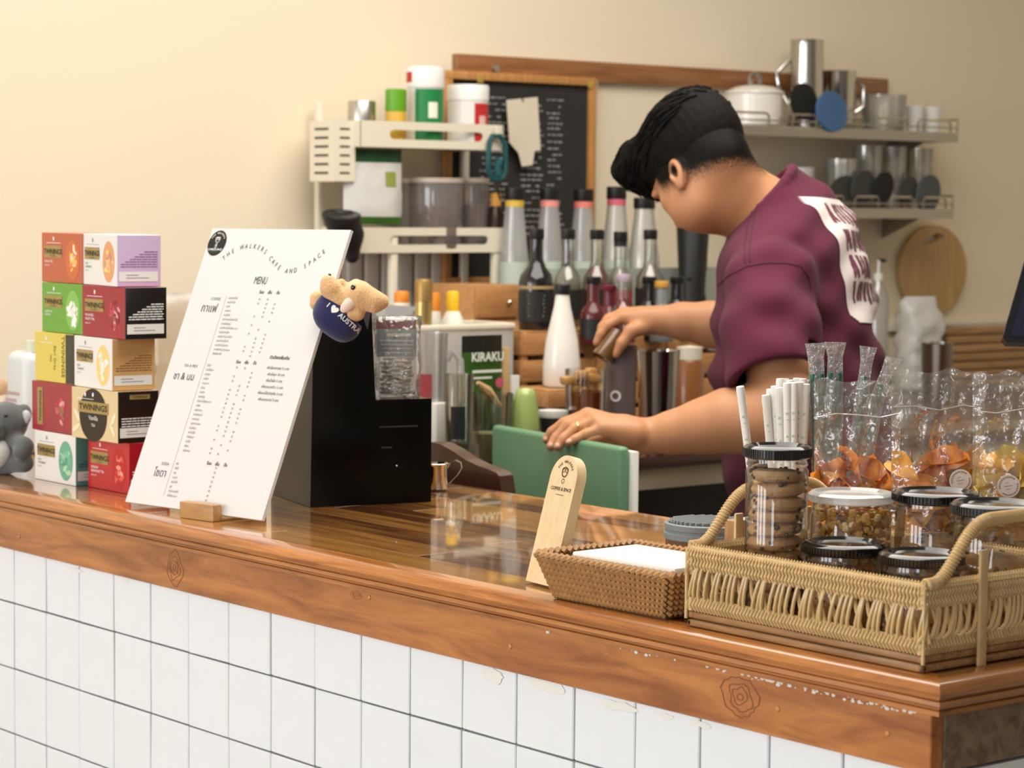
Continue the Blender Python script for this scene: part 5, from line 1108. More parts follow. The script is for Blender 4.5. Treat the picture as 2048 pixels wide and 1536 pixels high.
def bottle(x, X, wpx, ytop, zb, label, kind, m, capm=None, lab=None, grp='syrup bottles on the crates', band=None, liquid=None):
    R = px2m(wpx / 2, X, x); c = PX(x, 300, X); H = PX(x, ytop, X)[2] - zb; e = E('syrup_bottle', (X, c[1], zb), label, 'bottle', grp)
    nr = min(.34 * R + .004, .013) if kind != 'tall' else R * .62
    if kind == 'round': pr = [(0, .001), (R * .95, .001), (R, .02 * H), (R, .46 * H), (R * .9, .54 * H), (R * .55, .62 * H), (nr * 1.05, .70 * H), (nr, .92 * H), (0, .92 * H)]
    elif kind == 'tall': pr = [(0, .001), (R * .96, .001), (R, .02 * H), (R, .40 * H), (R * .9, .5 * H), (nr, .86 * H), (nr, .93 * H), (0, .93 * H)]
    else: pr = [(0, .001), (R * .95, .001), (R, .02 * H), (R, .42 * H), (R * .92, .5 * H), (R * .5, .60 * H), (nr, .66 * H), (nr, .92 * H), (0, .92 * H)]
    MB().lathe(pr, seg=28).obj('glass', m, e, world=False)
    if liquid: MB().lathe([(max(0, r - .003), min(z, .62 * H) + .002) for r, z in pr if z < .63 * H] + [(0, .62 * H)], seg=22).obj('syrup', liquid, e, world=False)
    if lab: MB().lathe([(R + .0008, .08 * H), (R + .0008, .38 * H)], seg=28).obj('label', lab, e, world=False)
    if band: MB().lathe([(nr + .0012, .84 * H), (nr + .0012, .90 * H)], seg=20).obj('neck_band', band, e, world=False)
    MB().lathe([(nr + .002, .895 * H), (nr + .0025, .90 * H), (nr + .0025, .995 * H), (nr, H), (0, H)], seg=20).obj('cap', capm or M_bcap, e, world=False); return e, R, H
M_blab = mat('black_label', (.012, .012, .012), .5)
MB.capflag = False
e, R, H = bottle(1075, XA + .02, 70, 457, ZC, 'bulbous dark green syrup bottle with black label', 'round', M_dk, lab=M_blab)
MB().lathe([(R * .56, .615 * H), (R * .36, .66 * H), (.0125, .71 * H), (.0118, .85 * H)], seg=22).obj('neck_glass', clear('teal_neck_glass', (.10, .42, .42), .12, .05, .35), e, world=False)
wrap(e, R, .405 * H, .435 * H, CA - 1.5, CA + 1.5, mat('gold_band', (.35, .24, .10), .5), 'label_band', .0012)
mb = MB()
for k in range(6): z = H * (.33 - .04 * k); wv = .5 - .03 * (k % 3); vs = [((R + .0014) * math.cos(CA + a), (R + .0014) * math.sin(CA + a), z + dz) for a, dz in ((-wv, 0), (wv, 0), (wv, .004), (-wv, .004))]; mb.add(vs, [(0, 1, 2, 3)])
mb.obj('label_print', mat('grey_label_print', (.16, .17, .17), .7), e, False, world=False)
front = ((1138, 56, 458, 'clear syrup bottle behind the white bottle, black cap', (.30, .28, .22)), (1196, 58, 459, 'clear bottle of pale red syrup with black cap', (.20, .08, .08)), (1303, 58, 459, 'clear syrup bottle with black cap beside the face', (.28, .24, .2)))
for x, wpx, yt, lab, col in front: bottle(x, XA - .05, wpx, yt, ZC, lab, 'std', M_btl, lab=M_blab, liquid=mat('syrup_%d' % x, col, .3))
bottle(1243, XA - .04, 50, 463, ZC, 'syrup bottle with black neck wrap and pale label', 'std', M_btl, lab=mat('red_label', (.28, .03, .04), .5), band=M_blab, liquid=mat('pale_syrup', (.4, .36, .3), .4))
for x, X, wpx, yt, lab, m, cap in ((1190, XA + .09, 52, 553, 'short bottle of dark red syrup with black cap', mat('red_syrup', (.09, .013, .017), .2, coat=.3), None), (1222, XA + .06, 56, 570, 'crimson syrup bottle half hidden by the hand', mat('crimson_syrup', (.14, .014, .028), .2, coat=.3), mat('crimson_cap', (.18, .015, .04), .4)), (1302, XA + .06, 54, 553, 'short dark bottle above the forearm, black cap', M_dk, None), (1358, XA + .05, 56, 553, 'dark bottle nearest the shirt, black cap', M_dk, None), (1327, XA + .10, 48, 562, 'slim bottle with orange yellow cap above the forearm', mat('grey_glass', (.20, .22, .22), .12, coat=.4), mat('amber_cap', (.70, .36, .06), .4)), (1250, XA + .10, 50, 548, 'clear bottle with lilac cap behind the hand', M_btl, mat('lilac_cap', (.52, .40, .50), .4))): bottle(x, X, wpx, yt, ZC - .03, lab, 'std', m, cap, lab=M_blab if 'dark' in lab else None)
# back row: tall frosted bottles with coloured neck rings, standing on a glass shelf
XBK = -1.08; gs0, gs1 = PX(1003, 540, XBK)[1], PX(1440, 540, XBK)[1]; ZG = PX(1100, 612, XBK)[2]
gsh = E('glass_riser', (XBK, (gs0 + gs1) / 2, WT), 'pale green glass riser shelf behind the syrup bottles', 'shelf'); M_gg = clear('greenish_glass', (.78, .88, .82), .12, .04, .35, haze=.15)
MB().box((XBK, (gs0 + gs1) / 2, ZG - .004), (.17, gs1 - gs0, .007)).obj('shelf_plate', M_gg, gsh, False); MB().box((XBK + .084, (gs0 + gs1) / 2, ZG + .045), (.004, gs1 - gs0, .09)).obj('front_pane', M_gg, gsh, False)
for y in (gs0 + .02, gs1 - .02): MB().box((XBK, y, (WT + ZG - .008) / 2), (.16, .012, ZG - .008 - WT)).obj('support', M_rib, gsh, False)
M_fr = clear('frosted_bottle', (.84, .84, .78), .10, .15, .3, haze=.25)
for x, yt, col, lab in ((1030, 375, (.62, .42, .05), 'yellow'), (1100, 375, (.75, .28, .25), 'pink'), (1168, 378, (.72, .20, .16), 'coral'), (1234, 373, (.60, .12, .18), 'crimson')): bottle(x, XBK, 58, yt, ZG, 'tall frosted bottle with %s neck ring and black cap' % lab, 'tall', M_fr, band=mat('ring_' + lab, col, .5), grp='tall frosted bottles in the back row', lab=mat('pale_green_label', (.46, .52, .44), .6))
bottle(1290, XBK + .02, 64, 395, ZG, 'tall frosted bottle partly hidden by the barista', 'tall', M_fr, grp='tall frosted bottles in the back row')
MB.capflag = True
# white sauce bottle, squeeze bottles and the like
zwb = PX(1105, 775, XA + .2)[2]
cyl('white_bottle', 1128, XA + .19, 76, 568, zwb + .0006, 'white teardrop sauce bottle with black cap on the low crate', 'bottle', [('bottle_body', mat('white_gloss_plastic', (.76, .73, .67), .25, coat=.3), [(0, .001), (.9, .001), (1, .03), (1, .22), (.86, .45), (.45, .78), (.36, .90), (.36, .91), (0, .91)]), ('cap', M_bcap, [(.40, .90), (.42, .91), (.42, .99), (.36, 1), (0, 1)])])
wbx = E('drawer_box', (-.86, PX(985, 600, -.86)[1], WT), 'small honey wood drawer box beside the dark green bottle', 'box')
d0, d1 = PX(948, 600, -.86)[1], PX(1040, 600, -.86)[1]; zt = PX(985, 570, -.86)[2]; M_hw = wood('honey_drawer_wood', (.34, .15, .05), (.50, .25, .09), 'Y', 14, 8, .5)
MB().box((-.94, (d0 + d1) / 2, (WT + zt) / 2), (.15, d1 - d0, zt - WT), .003).obj('case', M_hw, wbx)
nd = 4
for k in range(nd):
    hh = (zt - WT) / nd; dr = MB().box((-.862, (d0 + d1) / 2, WT + (k + .5) * hh), (.008, d1 - d0 - .012, hh - .008), .002).obj('drawer', M_hw, wbx); MB().ball((-.853, d1 - .035, WT + (k + .5) * hh), .006, 10, 7).obj('knob', M_chrome, dr)
# bin of sauces by the rack foot: cream tray with bottles
XT = -.55; t0, t1 = PX(840, 660, XT)[1], PX(1025, 660, XT)[1]; zt = PX(900, 655, XT)[2]
box_ = E('cream_bin', (XT - .05, (t0 + t1) / 2, WT), 'cream storage bin holding capped sauce bottles', 'bin')
for (c, d) in (((XT, (t0 + t1) / 2, (WT + zt) / 2), (.004, t1 - t0, zt - WT)), ((XT - .13, (t0 + t1) / 2, (WT + zt) / 2), (.004, t1 - t0, zt - WT)), ((XT - .065, t0, (WT + zt) / 2), (.13, .004, zt - WT)), ((XT - .065, t1, (WT + zt) / 2), (.13, .004, zt - WT))): MB().box(c, d).obj('panel', clear('milky_bin', (.80, .76, .68), .08, .2, .3, haze=.35), box_, False)
mb = MB().box((XT, (t0 + t1) / 2, zt), (.012, t1 - t0 + .008, .012), .003).box((XT - .13, (t0 + t1) / 2, zt), (.012, t1 - t0 + .008, .012), .003).box((XT - .065, t0, zt), (.13, .012, .012), .003).box((XT - .065, t1, zt), (.13, .012, .012), .003); mb.obj('rim', M_cream, box_)
MB().box((XT - .065, (t0 + t1) / 2, WT + .003), (.126, t1 - t0 - .006, .004)).obj('floor_plate', M_cream, box_, False)
M_wp = mat('white_squeeze_plastic', (.74, .70, .62), .4)
def nozzle(x, X, ytip, ycap, ybase, wpx, capm, label, cw=.45):
    c = PX(x, 300, X); R = px2m(wpx / 2, X, x); zb = WT + .006; Ht = PX(x, ytip, X)[2] - zb; hc = PX(x, ycap, X)[2] - zb; hb = PX(x, ybase, X)[2] - zb; e = E('sauce_bottle', (X, c[1], zb), label, 'bottle', 'sauce bottles in the cream bin')
    MB().lathe([(0, .001), (R, .001), (R, hb), (R * cw * 1.05, hc), (0, hc)], seg=22).obj('bottle_body', M_wp, e, world=False); MB().lathe([(R * cw, hc), (R * cw, Ht - .004), (R * cw * .8, Ht), (0, Ht)], seg=18).obj('cap', capm, e, world=False)
nozzle(908, XT - .05, 582, 622, 660, 64, mat('yellow_cap', (.80, .48, .012), .4), 'white squeeze bottle with tall yellow nozzle cap', .40)
nozzle(873, XT - .09, 585, 622, 650, 30, mat('orange_cap_deep', (.66, .22, .02), .4), 'slim white bottle with narrow orange cap', .62)
nozzle(805, XT - .10, 582, 605, 640, 44, mat('orange_cap_deep', (.66, .22, .02), .4), 'white bottle with wide orange cap behind the lid pack', .7)
cyl('gold_bottle', 849, XT - .04, 34, 558, WT + .006, 'tall gold metal bottle standing in the cream bin', 'bottle', [('bottle_body', mat('gold_metal', (.52, .38, .14), .3, .8), [(0, .001), (1, .001), (1, .86), (0, .86)]), ('cap', mat('old_gold_cap', (.36, .22, .07), .4, .6), [(1.05, .86), (1.05, .98), (.9, 1), (0, 1)])])
X = XT + .02; lp_ = E('grey_scoop', PX(790, 640, X), 'pale grey scoop lying over the bin edge', 'scoop'); MB().prism([(p[1], p[2]) for p in [PX(a, b, X) for a, b in ((752, 608), (815, 612), (802, 632), (752, 634))]], (X, 0, 0), (0, 1, 0), (0, 0, 1), .03).obj('scoop_tray', mat('pale_grey_plastic', (.42, .42, .42), .4), lp_, False)
MB().tube([Vector(PX(812, 620, X - .01)), Vector(PX(845, 650, X - .05))], .004, 6).obj('handle', mat('pale_grey_plastic', (.42, .42, .42), .4), lp_)
# clear pitcher
X = -.22; c = PX(862, 760, X); R = px2m(40, X, 850); zt = PX(862, 664, X)[2]; H = zt - WT; pit = E('clear_pitcher', (X, PX(855, 760, X)[1], WT), 'clear plastic pitcher with looped handle behind the till', 'pitcher'); MB.capflag = False
M_pit = clear('pitcher_plastic', (.92, .91, .88), .16, .08, .4, haze=.2)
MB().lathe([(0, .001), (R * .86, .001), (R * .9, .006), (R, H * .95), (R * 1.04, H), (R * .98, H), (R * .86, .010), (0, .008)], seg=32).obj('wall', M_pit, pit, world=False); MB.capflag = True
sd = Vector((CR[0], CR[1], 0)).normalized(); hs = px2m(1, X, 880); HP = [(.95, .80), (1.25, .86), (1.62, .80), (1.72, .60), (1.68, .35), (1.45, .20), (.95, .24)]
MB().tube([sd * (R * a) + Vector((0, 0, H * b)) for a, b in HP], .0068, 8).obj('handle', M_pit, pit, world=False)
wrap(pit, R, H * .42, H * .70, CA - .5, CA + .25, mat('maroon_logo', (.33, .05, .06), .5), 'red_mark', .001); wrap(pit, R, H * .34, H * .41, CA - .5, CA + .1, mat('mustard_logo', (.55, .40, .12), .5), 'yellow_mark', .001)
pp = PX(880, 860, X + .03); MB().box((X + .045, PX(880, 860, X + .045)[1], WT + (PX(880, 805, X + .045)[2] - WT) / 2), (.02, .034, PX(880, 805, X + .045)[2] - WT), .003).obj('white_post', M_tin, None); _o = bpy.data.objects['white_post']; _o.name = 'white_canister_box'; tag(_o, 'narrow white box standing just behind the black till', 'box')
# glass jar with dark print, matcha glass, whisk stand, small bowl
X = -.17
def glass(x, X, wpx, yt, label, liquid=None, lf=.6, name='drinking_glass', m=None, flare=1.06):
    R = px2m(wpx / 2, X, x); c = PX(x, 300, X); H = PX(x, yt, X)[2] - WT; e = E(name, (X, c[1], WT), label, 'glass'); MB.capflag = False
    MB().lathe([(0, .001), (R * .9, .001), (R * .92, .004), (R, H * .5), (R * flare, H), (R * flare - .002, H), (R * .96 - .002, H * .5), (R * .86, .009), (0, .008)], seg=30).obj('wall', m or M_btl, e, world=False); MB.capflag = True
    if liquid: MB().lathe([(0, .0095), (R * .84, .0095), (R * .95 - .002, H * lf * .8), (R * .97 - .002, H * lf), (0, H * lf)], seg=26).obj('liquid', liquid, e, world=False)
    return e, R, H
e, R, H = glass(922, X + .05, 56, 748, 'clear tumbler with black print beside the pitcher'); wrap(e, R, H * .35, H * .68, CA - .6, CA + .5, M_blab, 'black_print', .001)
MB().lathe([(0, .008), (R * .8, .008), (R * .85, H * .30), (0, H * .3)], seg=20).obj('coffee_grounds', mat('coffee_brown', (.09, .05, .03), .7), e, world=False)
e, R, H = glass(988, X - .02, 84, 786, 'wide glass bowl of pale matcha beside the tumbler', mat('pale_matcha', (.36, .34, .16), .5), .45, 'glass_bowl')
for (a, b, c_, d_) in ((955, 770, 985, 800), (1000, 700, 1002, 800), (1016, 700, 1010, 800)): pass
wk = E('wooden_scoop', PX(978, 800, X - .02), 'tan bamboo tea scoop resting in the glass bowl', 'scoop'); MB().tube([Vector(PX(955, 765, X - .02)), Vector(PX(975, 782, X - .02)), Vector(PX(998, 812, X - .02))], [.004, .010, .006], 8).obj('scoop_body', wood('bamboo_tan', (.45, .28, .12), (.6, .40, .19), 'Z', 20, 6, .6), wk)
e, R, H = cyl('whisk_stand', 1056, X + .0, 56, 777, WT, 'glossy pale green ceramic whisk stand', 'whisk stand', [('stand', mat('celadon_glaze', (.36, .46, .15), .2, coat=.5), [(0, .001), (.80, .001), (.86, .06), (.62, .22), (.58, .28), (.98, .36), (1.06, .48), (.98, .68), (.80, .90), (.66, .98), (.5, 1), (.3, .96), (0, .9)])])
cyl('dark_bowl', 1112, X - .01, 62, 822, WT, 'small black bowl with white rim beside the whisk stand', 'bowl', [('bowl', mat('black_ceramic', (.02, .02, .02), .3), [(0, .001), (.55, .001), (.6, .08), (.95, .9), (1, 1), (.9, .98), (.5, .2), (0, .15)]), ('rim', mat('white_ceramic', (.7, .69, .66), .3), [(.98, .88), (1.03, .92), (1.0, 1.02), (.94, 1.0)])])
# green pouch
XP_ = -.26; yb0 = (WT - CAM[2]); 
def base_row(x, X, z):
    lo, hi = 500, 1200
    for _ in range(40):
        m_ = (lo + hi) / 2
        if PX(x, m_, X)[2] > z: lo = m_
        else: hi = m_
    return lo
yb_p = base_row(966, XP_, WT + .001); yt_p = 672; fr = lambda y: (yb_p - y) / (yb_p - yt_p)
e, w, h, sec = pouch('tea_pouch', (926, 1006), (yt_p, yb_p), XP_, 'upright dark green tea pouch with white lettering', [(0, fr(705), mat('leaf_green_foil', (.035, .10, .012), .4), 'lower_panel'), (fr(705), 1, mat('near_black_foil', (.012, .014, .010), .4), 'top_panel')], .045)
px_ = MB().text('KIRAKU', (.016, -w * .40, h * fr(722)), (0, 1, 0), (0, 0, 1), h * .10, .001, sx=.95, bold=.03).plane((.0195, -w * .40, h * fr(745)), (0, 1, 0), (0, 0, 1), w * .74, h * .022, .001).plane((.0205, -w * .40, h * fr(757)), (0, 1, 0), (0, 0, 1), w * .48, h * .016, .001); px_.obj('lettering', M_wink, e, False, world=False); MB().flat(circ(.0095, 18, w * .26, h * fr(766)), (.022, 0, 0), (0, 1, 0), (0, 0, 1), .001).obj('pink_seal', mat('pink_print', (.62, .10, .18), .5), e, False, world=False)
for k, (x, yt, wpx, m, lab) in enumerate(((1015, 695, 16, wood('bamboo_tan', (.45, .28, .12), (.6, .40, .19), 'Z', 20, 6, .6), 'tan wooden stirrer upright beside the pouch'), (1034, 750, 20, M_tin, 'white card strip beside the wooden stirrer'))):
    X_ = -.26; c = PX(x, 300, X_); zt = PX(x, yt, X_)[2]; o = MB().box((X_, c[1], (WT + zt) / 2), (.006, px2m(wpx, X_, x), zt - WT), .001).obj('stirrer' if k == 0 else 'card_strip', m); tag(o, lab, 'stirrer' if k == 0 else 'card')
# drink being made, tall cups and the shaker tin
XD = -.16; e, R, H = glass(1178, XD, 84, 738, 'layered iced drink glass below the hand', None, name='drink_glass', flare=1.03, m=clear('thin_drink_glass', (.985, .985, .975), .05, .03, .2)); M_i = mat('amber_tea', (.22, .05, .008), .2, coat=.3)
MB().lathe([(0, .0095), (R * .84, .0095), (R * .93 - .002, H * .50), (0, H * .50)], seg=26).obj('green_layer', mat('olive_juice', (.46, .40, .14), .3, coat=.3), e, world=False); MB().lathe([(0, H * .50), (R * .93 - .002, H * .50), (R * .97 - .002, H * .76), (0, H * .76)], seg=26).obj('amber_layer', M_i, e, world=False)
rg = random.Random(3)
for k in range(16): a = rg.uniform(0, 6.28); q = R * .52 * math.sqrt(rg.random()); MB().box((q * math.cos(a), q * math.sin(a), H * rg.uniform(.78, .97)), (.019, .019, .016), .004, M=Matrix.Rotation(rg.uniform(-.2, .2), 4, 'X')).obj('ice_cube', mat('tea_stained_ice', (.52, .28, .09), .15, coat=.5), e, world=False)
cyl('taupe_cup', 1247, XD - .02, 66, 690, WT, 'tall taupe tumbler with white print behind the drink', 'cup', [('tumbler', mat('taupe_plastic', (.17, .125, .125), .45), [(0, .001), (.84, .001), (.88, .02), (1, .97), (.97, 1), (.92, .97), (0, .9)])])
tc_ = bpy.data.objects[[o.name for o in bpy.data.objects if o.name.startswith('taupe_cup')][0]]; Rt = px2m(33, XD - .02, 1247); Ht = PX(1247, 690, XD - .02)[2] - WT; mb = MB()
n = 20
for i in range(n):
    a0, a1 = 2 * PI * i / n, 2 * PI * (i + 1) / n; P = []
    for a, r in ((a0, .011), (a1, .011), (a1, .0065), (a0, .0065)): th = CA - .35 + r * math.cos(a) / Rt; P.append(((Rt * .96 + .0015) * math.cos(th), (Rt * .96 + .0015) * math.sin(th), Ht * .55 + r * math.sin(a)))
    mb.add(P, [(0, 1, 2, 3)])
mb.obj('ring_print', M_wink, tc_, False, world=False)
cyl('shaker_tin', 1322, XD - .03, 88, 700, WT, 'polished steel shaker tin beside the taupe tumbler', 'shaker', [('tin', mat('shaker_steel', (.50, .47, .43), .10, 1), [(0, .001), (.74, .001), (.78, .02), (1, .985), (1.02, 1), (.97, 1), (.9, .9), (0, .8)])])
cyl('amber_jar', 1385, XD - .20, 60, 690, WT, 'amber brown jar between the shaker and the shirt', 'jar', [('jar_body', mat('amber_brown', (.20, .07, .02), .3, coat=.4), [(0, .001), (1, .001), (1, .8), (.8, .86), (0, .86)]), ('lid', mat('cream_lid', (.6, .55, .45), .4), [(.85, .85), (.88, .98), (0, 1)])])
# black grinder standing behind the face
X = -.95; gx = PX(1385, 500, X); gr = E('coffee_grinder', (X, gx[1], WT), 'black coffee grinder with bent steel arm behind the barista', 'grinder'); s = px2m(1, X, 1385); zt = PX(1385, 430, X)[2]
MB().lathe([(0, .001), (38 * s, .001), (40 * s, .01), (30 * s, (zt - WT) * .55), (26 * s, (zt - WT) * .6), (34 * s, zt - WT - .01), (30 * s, zt - WT), (0, zt - WT)], seg=24).obj('grinder_body', mat('black_rubber', (.008, .008, .008), .45), gr, world=False)
MB().tube([Vector(PX(a, b, X + .02)) for a, b in ((1372, 556), (1395, 552), (1410, 540), (1412, 470))], .005, 8).obj('arm', mat('steel_dark', (.2, .2, .19), .3, 1), gr)
# ================================================================ steel wall shelves on the right and what stands on them
XS = WX + .20; M_st = mat('shelf_steel', (.42, .40, .37), .3, 1); M_sp = mat('shelf_plate_steel', (.50, .47, .42), .45, .8)
def wall_shelf(xa, xb, yfront, label):
    ya, yb2 = PX(xa, 300, XS)[1], PX(xb, 300, XS)[1]; z = PX((xa + xb) / 2, yfront, XS)[2]; e = E('wall_shelf', (WX + .1, (ya + yb2) / 2, z), label, 'shelf', 'steel wall shelves')
    MB().box((WX + .1, (ya + yb2) / 2, z - .004), (.196, yb2 - ya, .006)).obj('shelf_plate', M_sp, e, False)
    MB().box((XS, (ya + yb2) / 2, z - .016), (.006, yb2 - ya, .022)).obj('front_lip', M_st, e, False); MB().box((WX + .1, yb2, z - .014), (.196, .005, .024)).obj('end_lip', M_st, e, False); MB().box((WX + .1, ya, z - .014), (.196, .005, .024)).obj('end_lip', M_st, e, False)
    n = 5; w = (yb2 - ya) / n
    for k in range(n):
        a, b = ya + k * w + .012, ya + (k + 1) * w - .030; MB().tube([(XS, a, z), (XS, a, z + .022), (XS, a + .008, z + .030), (XS, b - .008, z + .030), (XS, b, z + .022), (XS, b, z)], .0032, 7).obj('guard_loop', mat('bright_wire', (.62, .58, .52), .25, 1), e)
    MB().tube([(XS, ya, z + .012), (XS, yb2, z + .012)], .0022, 6).obj('guard_rail', M_st, e); MB().tube([(WX + .01, yb2, z + .035), (XS, yb2, z + .035), (XS, yb2, z)], .0028, 6).obj('end_rail', M_st, e)
    for y in (ya + .05, yb2 - .06): MB().prism([(0, -.008), (.16, -.008), (0, -.075)], (WX + .001, y + .002, z - .008), (1, 0, 0), (0, 0, 1), .004).obj('bracket', M_st, e, False)
    return z
ZU = wall_shelf(1455, 1914, 256, 'upper steel wall shelf carrying pots and jugs'); ZL = wall_shelf(1560, 1908, 416, 'lower steel wall shelf carrying glasses and black discs')
MB.capflag = True
def stand(name, x, X, wpx, ytop, z, label, cat, parts, grp=None):
    return cyl(name, x, X, wpx, ytop, z, label, cat, parts, grp)
M_en = mat('white_enamel', (.74, .71, .64), .22, coat=.4); M_jug = mat('jug_steel', (.55, .53, .50), .16, 1)
stand('enamel_pot', 1507, XS - .09, 118, 170, ZU + .0005, 'white enamel pot with lid on the upper wall shelf', 'pot', [('pot_body', M_en, [(0, .001), (.92, .001), (.97, .04), (.97, .80), (0, .80)]), ('lid', M_en, [(1.0, .78), (1.02, .80), (1.0, .84), (.7, .95), (.25, 1), (0, 1)])])
pt_ = [o for o in bpy.data.objects if o.name.startswith('enamel_pot')][0]; R = px2m(59, XS - .09, 1507); H = PX(1507, 170, XS - .09)[2] - ZU
MB().tube([(0, -.018, H), (0, -.016, H + .022), (0, 0, H + .030), (0, .016, H + .022), (0, .018, H)], .0048, 7).obj('lid_loop', M_jug, pt_, world=False)
e, R, H = stand('steel_jug', 1610, XS - .10, 70, 80, ZU + .0005, 'tall polished steel jug on the upper wall shelf', 'jug', [('jug_body', M_jug, [(0, .001), (1.15, .001), (1.18, .03), (1.0, .35), (.93, .96), (.97, 1), (.9, .99), (.88, .9), (0, .85)])])
MB().tube([-sd * (R * 1.02) + Vector((0, 0, H * .25)), -sd * (R * 1.55) + Vector((0, 0, H * .45)), -sd * (R * 1.7) + Vector((0, 0, H * .62)), -sd * (R * .95) + Vector((0, 0, H * .78))], .005, 8).obj('handle', M_jug, e, world=False)
e, R, H = stand('steel_mug', 1675, XS - .10, 68, 142, ZU + .0005, 'shorter steel mug beside the tall jug', 'mug', [('mug_body', M_jug, [(0, .001), (.97, .001), (1, .02), (1, .97), (1.03, 1), (.96, 1), (.93, .9), (0, .85)])])
MB().tube([sd * (R * .98) + Vector((0, 0, H * .3)), sd * (R * 1.45) + Vector((0, 0, H * .4)), sd * (R * 1.45) + Vector((0, 0, H * .75)), sd * (R * .98) + Vector((0, 0, H * .85))], .004, 7).obj('handle', M_jug, e, world=False)
def disc(x, yc, rxp, ryp, X, m, label, grp, tilt=0, ribs=0, zb=None):
    """flat oval pad standing on edge, leaning on what is behind"""
    ry_ = px2m(ryp, X, x); rx_ = px2m(rxp, X, x) / .72; c = PX(x, yc, X); e = E('oval_pad', (X, c[1], c[2] - ry_), label, 'pad', grp)
    O_ = Vector((-.018, 0, ry_)); uu = Vector((-.06, 1, 0)).normalized() if tilt == 0 else Vector((-.2, math.cos(tilt), math.sin(tilt))).normalized(); vv = Vector((-.12, 0, 1)); vv = (vv - uu * vv.dot(uu)).normalized()
    MB().prism(circ(rx_, 30, 0, 0, ry_), O_, uu, vv, .008).obj('pad', m, e, world=False)
    if ribs:
        mb = MB(); nn = uu.cross(vv)
        for k in range(-5, 6): L = ry_ * math.sqrt(1 - (k / 6.2) ** 2) * .92; mb.tube([O_ + uu * (k / 6.2 * rx_) - vv * L + nn * .0085, O_ + uu * (k / 6.2 * rx_) + vv * L + nn * .0085], .0016, 5)
        mb.obj('ridges', m, e, world=False)['kind'] = 'stuff'
    return e
M_bp = mat('black_felt', (.010, .010, .010), .8); M_gp = mat('charcoal_felt', (.045, .045, .042), .8); M_blue = mat('blue_silicone', (.055, .13, .26), .6)
disc(1615, 203, 28, 37, XS - .02, M_bp, 'black oval pad in front of the steel jug', 'oval pads on the upper shelf'); disc(1671, 223, 33, 41, XS + .015, M_blue, 'blue ridged oval pad leaning on the upper shelf guard', 'oval pads on the upper shelf', 0, 1)
for x, yc, a, b, m, lab, tl in ((1688, 383, 36, 26, M_gp, 'charcoal oval pad beside the shirt collar', .45), (1733, 375, 32, 30, M_gp, 'charcoal oval pad standing tallest on the lower shelf', .5), (1774, 375, 28, 27, M_bp, 'black oval pad in the middle of the lower shelf', .6), (1823, 382, 27, 24, M_gp, 'charcoal oval pad second from the shelf end', .6), (1864, 388, 34, 34, mat('slate_felt', (.075, .085, .085), .8), 'slate grey oval pad at the end of the lower shelf', .6)): disc(x, yc, a, b, XS - .01, m, lab, 'oval pads on the lower shelf', tl)
MB.capflag = False
def cg(name, x, wpx, yt, z, lab, X, m=None): 
    R = px2m(wpx / 2, X, x); c = PX(x, 300, X); H = PX(x, yt, X)[2] - z; e = E(name, (X, c[1], z + .0005), lab, 'glass', 'glassware on the wall shelves'); MB().lathe([(0, .001), (R * .86, .001), (R * .9, .004), (R, H), (R - .002, H), (R * .84, .008), (0, .007)], seg=26).obj('wall', m or M_gw, e, world=False); return e
M_gw = clear('shelf_glass', (.86, .85, .80), .12, .05, .35, haze=.14)
for x, wpx, yt, lab in ((1735, 62, 292, 'tall clear tumbler first on the lower shelf'), (1785, 58, 294, 'tall clear tumbler second on the lower shelf'), (1838, 56, 297, 'tall clear tumbler nearest the lower shelf end')): cg('shelf_tumbler', x, wpx, yt, ZL, lab, XS - .11)
cg('shelf_jar', 1682, 66, 318, ZL, 'low clear jar beside the tumblers', XS - .08); cg('shelf_jar', 1600, 60, 335, ZL, 'pale jar just above the shirt collar', XS - .09, clear('milky_glass', (.9, .92, .9), .12, .1, .3, haze=.4)); cg('shelf_jar', 1765, 92, 190, ZU, 'clear glass teapot bowl on the upper shelf', XS - .09)
for x, wpx, yt, lab in ((1828, 36, 212, 'small white cup on the upper shelf'), (1862, 38, 214, 'small white cup at the upper shelf end')): cg('tea_cup', x, wpx, yt, ZU, lab, XS - .08, mat('white_ceramic', (.7, .69, .66), .3))
MB.capflag = True
# cutting board on a hook, ledge, plastic bag, bamboo box, steel cup, pump bottle
XC = WX + .012; cc = PX(1863, 540, XC); rz = px2m(90, XC, 1863); rY = (PX(1929, 540, XC)[1] - PX(1797, 540, XC)[1]) / 2
bd = E('cutting_board', (WX + .012, cc[1], cc[2] - rz), 'round bamboo cutting board hung on the cream wall', 'cutting board'); M_bam = wood('bamboo_board', (.42, .24, .09), (.56, .36, .15), 'Z', 12, 10, .5)
o_ = circ(rY, 44, 0, rz, rz); ca_, sa_ = math.cos(.22), math.sin(.22); i_ = [(-.01 + ca_ * p - sa_ * q, rz * 1.70 + sa_ * p + ca_ * q) for p, q in rrect(rY * .52, rz * .15, rz * .07, 4)]
bmm = bmesh.new(); lv = []
for lp in (o_, i_):
    V_ = [bmm.verts.new((.009, a, b)) for a, b in lp]; lv.append(V_)
    for k in range(len(V_)): bmm.edges.new((V_[k], V_[(k + 1) % len(V_)]))
bmesh.ops.triangle_fill(bmm, edges=list(bmm.edges), use_beauty=True); bmm.verts.index_update(); nv_ = len(bmm.verts); vs = [tuple(v.co) for v in bmm.verts]; tf_ = [[v.index for v in f.verts] for f in bmm.faces]; bmm.free()
fs = []
for f in tf_:
    a, b, c = (Vector(vs[q]) for q in f); f = f if (b - a).cross(c - a).x > 0 else f[::-1]; fs += [tuple(f), tuple(q + nv_ for q in reversed(f))]
vs = vs + [(-.009, y_, z_) for _, y_, z_ in vs]; off = 0
